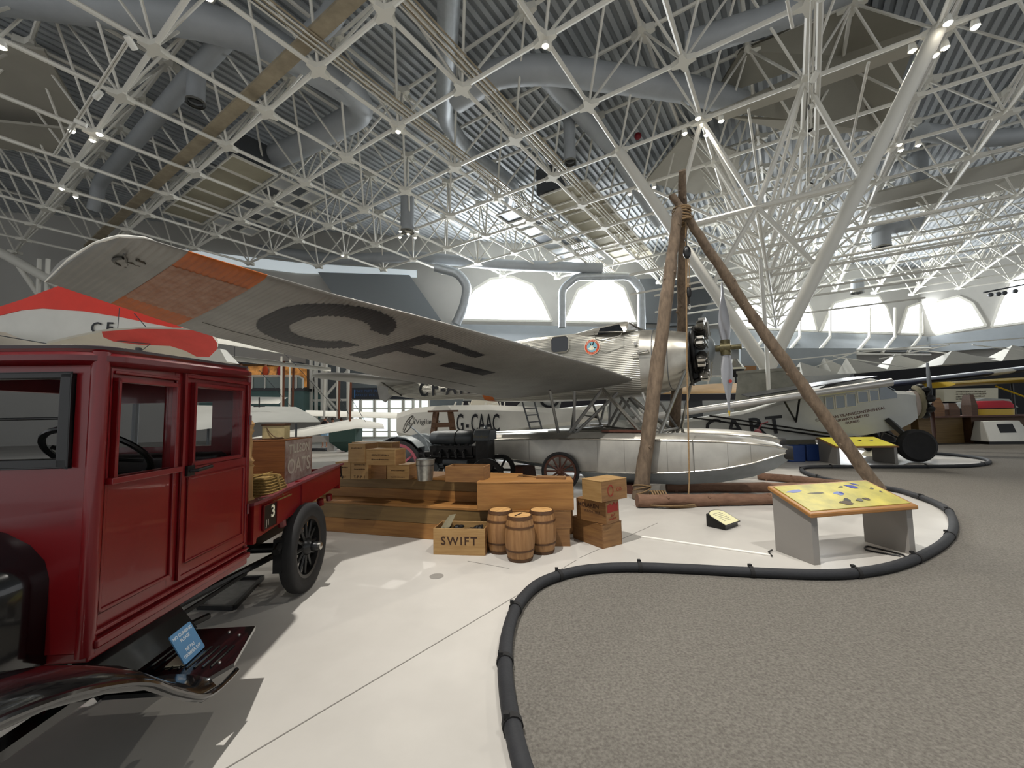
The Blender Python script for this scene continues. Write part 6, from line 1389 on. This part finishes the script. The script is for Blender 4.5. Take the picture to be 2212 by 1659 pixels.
for k in range(5): b = B(); u = .1+.2*k; b.tube([L0.lerp(L1, u), R0.lerp(R1, u)], .025, 6); obj('rung', b, Mdark, t)
# dark backdrop bays between the aircraft
b = B(); b.poly([gy(1000, 866, 25), gy(1340, 862, 25), gy(1340, 905, 25), gy(1000, 905, 25)], (0, .2, 0)); tag(obj('display_wall', b, mat('dark_display', '#1f1d24', .7), smooth=0), 'dark display wall seen between the float struts', 'display wall', kind='structure')
t = thing('white_airliner', 'white light aeroplane fuselage with dark windows seen between the float struts', 'aeroplane')
b = B(); b.loft([[gy(x, 895, 20)+V((0, .5*cos(a), dz+h_*sin(a))) for a in [i*pi/6 for i in range(12)]] for x, dz, h_ in ((1195, .2, .05), (1230, .1, .25), (1300, .1, .4), (1370, .1, .38), (1400, .05, .2))]); obj('fuselage', b, Mfabw, t)
b = B(); b.poly([gy(x, y, 20.2) for x, y in ((1300, 885), (1318, 852), (1345, 850), (1338, 885))], (0, .1, 0)); obj('fin', b, Mfabw, t, smooth=0)
b = B(); b.poly([gy(x, y, 19) for x, y in ((1185, 884), (1290, 876), (1345, 880), (1345, 884), (1290, 890))], (0, 1, 0)); obj('wing', b, Mfabw, t, smooth=0)
b = B(); a = gy(1300, 900, 20); b.box(a.x-.6, a.x+.6, 19.8, 20.3, 0, 1.1); obj('stand', b, Mgrey, t, smooth=0)
t = thing('tan_wing', 'tan aeroplane wing with a faded roundel behind the propeller', 'aircraft wing')
b = B(); pan_wing(b, [(gy(1425, 852, 21), gy(1425, 838, 23)), (gy(1540, 850, 21), gy(1540, 829, 23.5)), (gy(1635, 848, 21), gy(1640, 826, 24))], .08); obj('panel', b, Mtan2, t, smooth=60)
b = B(); b.poly([gy(x, y, 20.6) for x, y in ((1425, 852), (1640, 850), (1640, 862), (1425, 865))], (0, 1.5, 0)); obj('underside_body', b, MATS['dark_display'], t, smooth=0)
b = B(); a = gy(1620, 838, 22); b.lathe([(.35, 0), (.35, .01), (0, .01)], 24, M4.Translation(a+V((0, 0, .12)))); obj('roundel', b, Mpaper, t, smooth=0)
b = B(); a = gy(1500, 850, 22); b.box(a.x-.4, a.x+.4, 22, 22.5, 0, a.z-.2); obj('support', b, Mdark, t, smooth=0)
# mezzanine railing, sphere exhibit, opening behind the propeller
t = thing('mezzanine_rail', 'white mezzanine with railing behind the propeller', 'railing'); t['kind'] = 'structure'
b = B(); b.poly([gy(1400, 816, 30), gy(1640, 812, 30), gy(1640, 832, 30), gy(1400, 836, 30)], (0, .4, 0)); obj('rail_panel', b, mat('pale_panel', '#a9b0ae', .5), t, smooth=0)
b = B(); b.tube([gy(1400, 815, 29.8), gy(1610, 811, 29.8), gy(1625, 822, 29.8)], .07, 6)
for x in (1440, 1475, 1500, 1530, 1560, 1585, 1608): b.tube([gy(x, 813, 29.8), gy(x, 836, 29.8)], .06, 6)
obj('rail_tubes', b, Msteel, t)
b = B(); b.poly([gy(1600, 752, 36), gy(1850, 752, 36), gy(1850, 830, 36), gy(1600, 830, 36)], (0, .3, 0)); struct('wall_mezzanine', b, Mwalls, smooth=0)
b = B(); b.poly([gy(1606, 790, 35.6), gy(1634, 790, 35.6), gy(1634, 812, 35.6), gy(1606, 812, 35.6)], (0, .3, 0)); tag(obj('lit_opening', b, mat('amber_opening', '#6b4a2a', .6, emit=.3), smooth=0), 'small brown lit opening in the far wall beside the column leg', 'opening', kind='structure')
t = thing('turret', 'glazed gun turret exhibit on a post behind the propeller', 'gun turret', gy(1588, 795, 27))
b = B(); b.lathe([(0, .62), (.2, .6), (.25, .45), (.5, .1), (.55, 0)], 10); obj('turret_dome', b, Msteelb, t, smooth=0)
b = B(); b.lathe([(.57, 0), (.6, .0), (.6, -.12), (.57, -.12)], 20); obj('turret_ring', b, Mpaper, t)
b = B(); b.lathe([(.52, -.1), (.5, -.35), (.25, -.6), (0, -.62)], 10); obj('turret_base', b, Mengd, t, smooth=0)
b = B(); b.tube([(-.3, 0, .5), (-.75, 0, 1.0)], .03, 6); b.tube([(-.2, 0, .5), (-.62, 0, 1.05)], .03, 6); b.tube([(0, .0, -.6), (0, 0, -gy(1588, 795, 27).z)], .06, 6); obj('guns_and_post', b, Mblk, t)
# canvas pyramids (tent-like light wells) on the mezzanine
for i, pts_ in enumerate([[(1735, 812), (1752, 778), (1752, 778), (1820, 810)], [(1797, 806), (1803, 768), (1803, 768), (1855, 806)], [(1850, 806), (1856, 768), (1856, 768), (1925, 800)], [(1915, 802), (1963, 760), (1963, 760), (2025, 790)], [(2035, 788), (2093, 752), (2093, 752), (2160, 780)], [(2165, 780), (2225, 740), (2225, 740), (2290, 770)]]):
    b = B(); Yc = 31+(i % 2)*2.7; q = [gy(x, y, Yc) for x, y in pts_]; ap = q[1]+V((0, 1.2, 0)); bs = [q[0], q[3], q[3]+V((.3, 2.4, 0)), q[0]+V((.3, 2.4, 0))]
    b.add([ap]+bs, [(0, 1, 2), (0, 2, 3), (0, 3, 4), (0, 4, 1), (1, 4, 3, 2)])
    tag(obj('canopy', b, mat('canopy_%d' % i, '#b9b6ac', .7, var=.03), smooth=0), 'pale pyramid canopy on the mezzanine, %s from the column leg' % ['first', 'second', 'third', 'fourth', 'fifth', 'sixth'][i], 'canopy', 'pale canopies on the mezzanine')
t = thing('mezzanine_truss', 'white tube railing crossing above the pale canopies', 'railing'); t['kind'] = 'structure'
b = B()
for a, c in (((1640, 785), (2010, 745)), ((2010, 745), (2240, 728)), ((1740, 800), (1850, 760)), ((1800, 770), (2000, 800)), ((1900, 775), (2050, 745)), ((1950, 752), (2150, 775)), ((2100, 745), (2230, 760))): b.tube([gy(*a, 33), gy(*c, 33)], .05, 5)
obj('tubes', b, Msteel, t)
# black display wall with blue and yellow wings at right
b = B(); b.poly([gy(1845, 808, 26), gy(1905, 802, 26), gy(2300, 768, 24), gy(2300, 960, 24), gy(1845, 960, 26)], (0, .3, 0)); struct('wall_display', b, mat('black_wall', '#17181c', .7), smooth=0)
b = B(); a = gy(1780, 830, 27.2); b.box(a.x-.5, a.x+.5, 27.1, 27.3, 0, a.z); b.poly([gy(1700, 815, 27), gy(1850, 806, 27), gy(1860, 826, 27), gy(1700, 836, 27)], (0, .3, 0)); tag(obj('exhibit_hull', b, Mfab, smooth=0), 'light grey body left of the black display wall', 'exhibit')
t = thing('striped_wing', 'long dark blue wing with a white block above the yellow wing', 'aircraft wing')
for nm, x0, x1, mt in (('blue_section', 1893, 2104, Mnavy), ('white_block', 2104, 2150, Mfabw), ('blue_section', 2150, 2300, Mnavy)):
    yy = lambda x: 833-(x-1893)*.112
    b = B(); b.loft([[gy(x, yy(x), 21)+V((0, .9*cos(a), .16*sin(a))) for a in [i*pi/6 for i in range(12)]] for x in (x0, (x0+x1)/2, x1)]); obj(nm, b, mt, t)
t = thing('yellow_wing', 'yellow wing with strut at the right edge under the blue wing', 'aircraft wing')
b = B(); b.loft([[gy(x, y, 20)+V((0, .9*cos(a), .14*sin(a))) for a in [i*pi/6 for i in range(12)]] for x, y in ((2022, 832), (2150, 824), (2320, 815))]); obj('panel', b, Myel, t)
b = B(); b.tube([gy(2150, 834, 20), gy(2290, 885, 19)], .04, 6); obj('strut', b, Myel, t)
b = B(); a = gy(2185, 824, 20.6); b.tube([a, V((a.x, a.y, 0))], .06, 6); obj('support_post', b, Mblk, t)
sb = B(); sb.poly([gy(2040, 840, 24.2), gy(2156, 838, 24.2), gy(2156, 866, 24.2), gy(2040, 868, 24.2)], (0, .5, 0)); so = obj('text_board', sb, Mpaper, smooth=0); tag(so, 'cream text board on the black wall above the wooden counter', 'sign')
Mfi = mat('faint_ink', '#8c8574', .8)
for k in range(4): smear('board_lettering', 1.7, .1, Mfi, so, frame(gy(2097, 846+k*5.2, 24.17), (1, 0, 0), (0, 0, 1)), seed=k)
# wooden counter and kiosk
t = thing('wooden_counter', 'brown wooden counter along the right side of the hall', 'counter')
for i, (x0, x1) in enumerate(((1915, 1985), (1987, 2100), (2102, 2300))):
    y_ = 18.2-(x0-1915)*.002; a, c = gy(x0, 950, y_), gy(x1, 950, y_-.3); b = B(); b.box(a.x, c.x, y_, y_+.8, 0, 1.12); obj('counter_front', b, Mpine2 if i < 2 else Mhoop, t, smooth=0, bevel=.01)
a, c = gy(1915, 950, 17.5), gy(2300, 950, 17.2); b = B(); b.box(a.x, c.x, 17.4, 19.0, 1.12, 1.18); obj('counter_top', b, Mwheelb, t, smooth=0)
q = gz(2152, 958); t = thing('computer_kiosk', 'white sloping computer kiosk with dark screen before the counter', 'kiosk', (q.x, q.y-.5, 0), radians(-6))
b = B(); b.loft([[V((-.85, -.1, .12)), V((.85, -.1, .12)), V((.85, .7, .12)), V((-.85, .7, .12))], [V((-.75, .2, .95)), V((.62, .2, .95)), V((.62, .7, .95)), V((-.62, .7, .95))]]); obj('kiosk_body', b, Mfabw, t, smooth=0, bevel=.03)
b = B(); b.box(-.8, .8, -.02, .6, 0, .12); obj('kiosk_plinth', b, Mblk, t, smooth=0)
b = B(); Mk = T(.0, -.1+.19, .12+.5, radians(70)); b.box(-.3, .3, -.16, .22, -.02, .02, Mk); obj('screen', b, Mblk, t, smooth=0, bevel=.01)
q = gy(2195, 890, 16.9); t = thing('engine_cowling', 'red and yellow engine cowling resting on the counter', 'cowling', (q.x+.3, 18.1, 1.18))
b = B(); b.loft([[V((x*s_, y*s_*.7, z)) for x, y in rrect(0, 0, 1.7, 1.0, .3)] for z, s_ in ((.28, 1), (.45, .98), (.58, .85), (.62, .6))]); obj('cowl_top', b, Mredcl, t)
b = B(); b.loft([[V((x*s_, y*s_*.7, z)) for x, y in rrect(0, 0, 1.7, 1.0, .3)] for z, s_ in ((0, .98), (.28, 1.0))]); obj('cowl_bottom', b, Myel, t)
b = B(); b.tube([V((x*1.01, y*.72, .28)) for x, y in rrect(0, 0, 1.7, 1.0, .3)], .02, 6, closed=True); obj('cowl_band', b, Mblk, t)
for i, (x, w_, h_, lb) in enumerate(((2050, .5, .8, 'brown leather chair-like engine part on the counter'), (2085, .45, .55, 'small brown box on the counter beside the leather part'), (2130, .25, .9, 'tall brown tool stand on the counter left of the cowling'))):
    q = gy(x, 900, 17.4); b = B(); b.loft([[V((q.x+sx*w_/2*k, 18.0+sy*.2*k, z)) for sx, sy in ((-1, -1), (1, -1), (1, 1), (-1, 1))] for z, k in ((1.18, 1), (1.18+h_*.5, 1.05), (1.18+h_, .7))]); tag(obj('workshop_part', b, Mcrated if i == 0 else Mhoop, smooth=0), lb, 'workshop part')
b = B(); a = gy(2140, 880, 21.6); b.box(a.x-1, a.x+1, 21.5, 21.9, 0, a.z); b.poly([gy(x, y, 21.4) for x, y in ((2075, 872), (2130, 860), (2180, 862), (2200, 880), (2080, 882))], (0, .5, 0)); tag(obj('glass_case', b, Mfab, smooth=0), 'pale low case behind the counter', 'case')
# hanging poles, track lights and lamps
def lampobj(label, p, big=.09, kind_='lamp', group='ceiling spot lamps'):
    t = thing('spot_lamp', label, 'lamp', p, 0, group); b = B(); b.lathe([(.03, .28), (.09, .26), (.12, .05), (.125, 0), (.11, 0)], 14); obj('lamp_housing', b, Mfabw, t)
    b = B(); b.sph((0, 0, -.01), (big, big, big*.75), 12, 8); obj('bulb', b, Mlamp, t); return t
lz = ZB-.25
LP = [((1178, 100), 'single lamp under the node in the upper middle'), ((860, 285), 'single lamp under the node left of the shiny duct'), ((1072, 437), 'single lamp above the middle of the aeroplane wing'),
      ((215, 290), 'brightest lamp of the left cluster'), ((155, 283), 'left neighbour of the brightest left lamp'), ((200, 304), 'lower lamp of the left cluster'), ((133, 408), 'lamp at the lower left chord'), ((163, 426), 'lamp right of the lower left chord lamp'), ((4, 103), 'lamp at the left edge of the picture'),
      ((2048, 50), 'brightest lamp at the head of the long column leg'), ((2107, 58), 'lamp right of the brightest lamp at the column head'), ((1971, 110), 'lamp left of the column head'), ((2042, 104), 'lamp below the column head'), ((2020, 120), 'small lamp hugging the column leg below its head'),
      ((1508, 256), 'upper lamp of the node cluster above the tripod'), ((1558, 262), 'right lamp of the node cluster above the tripod'), ((1526, 292), 'lower lamp of the node cluster above the tripod'), ((1479, 289), 'left lamp of the node cluster above the tripod'), ((1516, 270), 'middle lamp of the node cluster above the tripod'),
      ((1943, 313), 'upper lamp beside the slanting column leg'), ((1946, 325), 'lower lamp beside the slanting column leg'), ((1984, 314), 'lamp right of the slanting column leg'),
      ((1360, 420), 'left lamp of the row before the tripod tip'), ((1413, 405), 'right lamp of the row before the tripod tip'), ((1382, 412), 'middle lamp of the row before the tripod tip'), ((1393, 424), 'lowest lamp of the row before the tripod tip'), ((1448, 505), 'lamp at the column leg beside the tripod'),
      ((865, 500), 'left lamp of the five-lamp cluster'), ((901, 500), 'right lamp of the five-lamp cluster'), ((882, 506), 'middle lamp of the five-lamp cluster'), ((864, 513), 'lower left lamp of the five-lamp cluster'), ((897, 514), 'lower right lamp of the five-lamp cluster'),
      ((1729, 438), 'upper lamp below the track poles'), ((1763, 438), 'right lamp below the track poles'), ((1727, 457), 'lower lamp below the track poles'), ((1433, 518), 'small lamp right of the tripod left pole'), ((1201, 560), 'small far lamp above the aeroplane nose'), ((740, 552), 'small far lamp above the wing'), ((450, -4), 'lamp at the top edge left of the middle')]
b = B()
for (x, y), lb in LP:
    p = gz(x, y, lz); lampobj(lb, p, .1 if 'brightest' in lb else .075)
for (x0, y0, x1, y1, lb) in ((282, 80, 118, 335, 'light track with can spots slanting beside the left chord'), (1757, 0, 1744, 425, 'long light track with can spots hanging below the right roof bay')):
    t = thing('light_track', lb, 'light track'); a, c = gz(x0, y0, ZB-.9), gz(x1, y1, ZB-.9)
    for dx in (-.06, .06): b = B(); b.tube([a+V((dx, 0, 0)), c+V((dx, 0, 0))], .03, 6); obj('track_tube', b, Msteel, t)
    for k, u in enumerate((.02, .38, .62) if x0 < 1000 else (.24, .36, .5, .88)):
        q = a.lerp(c, u)+V((.1, 0, -.12)); M_ = M4.Translation(q) @ M4.Rotation(radians(60), 4, 'X') @ M4.Rotation(k*1.1, 4, 'Y'); b = B(); b.lathe([(0, .2), (.09, .2), (.1, 0), (.1, -.14), (.085, -.14), (.08, -.1), (0, -.1)], 14, M_); s_ = obj('can_spot', b, Mfabw, t)
        b = B(); b.lathe([(.098, -.145), (.06, -.148), (0, -.148)], 14, M_); obj('spot_mouth', b, Mblk, s_)
for (x0, y0, x1, y1, lb) in ((1772, 0, 1762, 330, 'thick white pole hanging beside the long light track'), (1700, 0, 1712, 60, 'thin white rod at the top right'), (1617, 235, 1645, 445, 'thin white rod slanting to the girder head'), (1876, 135, 1820, 395, 'thin white rod left of the long column leg')):
    b = B(); b.tube([gz(x0, y0, ZB-.6), gz(x1, y1, ZB-.8)], .05 if x0 != 1772 else .09, 6); tag(obj('hanging_rod', b, Msteel), lb, 'rod')
p = gy(1637, 447, 14); b = B(); b.tube([gy(1642, 560, 15.2), gy(1655, 735, 15.0), gy(1661, 850, 14.8)], .07, 8); tag(obj('hanging_rod', b, Msteel), 'white vertical pole passing in front of the concrete pedestal', 'rod')
b = B(); b.sph(gz(1378, 294, ZT-.5), .2, 12, 8); tag(obj('signal_ball', b, mat('ball_red', '#7a1420', .5)), 'small dark red ball hanging under the roof deck', 'ball')
for (x, y) in ((575, 315), (903, 245), (1070, 308), (2035, 115)):
    pass
for i, (x0, y0, x1, y1) in enumerate(((2125, 632, 2212, 615),)):
    t = thing('light_track', 'dark light track with small spots before the right windows', 'light track'); b = B(); b.tube([gy(x0, y0, 30), gy(x1+40, y1-8, 30)], .06, 6); obj('track_tube', b, Mdark, t)
    for x, y in ((2140, 637), (2157, 635), (2170, 633), (2193, 629)): b = B(); b.sph(gy(x, y, 30), .16, 8, 6); obj('can_spot', b, Mdark, t)
# ================================================================ light
w = bpy.data.worlds.new('world'); SC.world = w; w.use_nodes = True; w.node_tree.nodes['Background'].inputs[0].default_value = (.96, .98, 1, 1); w.node_tree.nodes['Background'].inputs[1].default_value = .95
def spot(pos, target, power, size=60, col=(1, .95, .86), rad=.12, blend=.4):
    l = bpy.data.lights.new('spot', 'SPOT'); l.energy = power; l.spot_size = radians(size); l.spot_blend = blend; l.color = col; l.shadow_soft_size = rad
    o = bpy.data.objects.new('spot', l); COL.objects.link(o); o.location = pos; o.rotation_euler = (V(target)-V(pos)).to_track_quat('-Z', 'Y').to_euler(); return o
def lamp_at(px, py): return gz(px, py, lz)-V((0, 0, .2))
spot((-2.9, .6, 13.8), (.5, 2.0, 0), 7300, 75, col=(1, .965, .91), rad=.12)
spot((4.5, -.5, 13.8), (3.2, 7.0, .5), 3100, 50, col=(1, .965, .91), rad=.1)
spot(lamp_at(882, 506), (-1.2, 3.5, 0), 2000, 22)
spot(lamp_at(860, 285), (0.3, 4.2, 0), 2000, 40)
spot(lamp_at(1178, 100), (1.5, 5.0, 0.3), 1300, 55)
spot(lamp_at(215, 290), (-1.0, 6.0, .5), 2200, 30)
spot(lamp_at(2048, 50), (3.8, 5.5, 0.3), 2200, 50)
spot(lamp_at(1971, 110), (10.2, 12.3, .7), 3800, 32)
spot(lamp_at(1516, 270), (9.5, 12.5, 1), 3500, 60)
spot(lamp_at(1984, 314), (14, 16, .5), 3500, 60)
spot(lamp_at(4, 103), (-6, 15, 1), 4000, 60)
spot(lamp_at(1072, 437), (-4, 17, 1), 4500, 70)
# daylight from the clerestory
def area(pos, target, sx, sy, power, col=(.93, .97, 1)):
    l = bpy.data.lights.new('daylight', 'AREA'); l.shape = 'RECTANGLE'; l.size = sx; l.size_y = sy; l.energy = power; l.color = col
    o = bpy.data.objects.new('daylight', l); COL.objects.link(o); o.location = pos; o.rotation_euler = (V(target)-V(pos)).to_track_quat('-Z', 'Y').to_euler(); return o
for x, y, n_ in ((1085, 650, nW), (1297, 655, nW), (1680, 680, nW), (1850, 685, nW), (2030, 685, nW)):
    p = wp(x, y, .6); area(p, p+n_*5+V((0, 0, .8)), 6, 3.5, 3200)
vs = SC.view_settings; SC.display_settings.display_device = 'sRGB'; vs.view_transform = 'Standard'; vs.look = 'None'; vs.exposure = 0; vs.gamma = 1; vs.use_curve_mapping = False
SC.cycles.use_denoising = True; SC.cycles.max_bounces = 5; SC.cycles.diffuse_bounces = 3; SC.cycles.glossy_bounces = 3; SC.cycles.use_adaptive_sampling = True; SC.cycles.adaptive_threshold = .04; SC.cycles.transparent_max_bounces = 12; SC.cycles.sample_clamp_indirect = 4
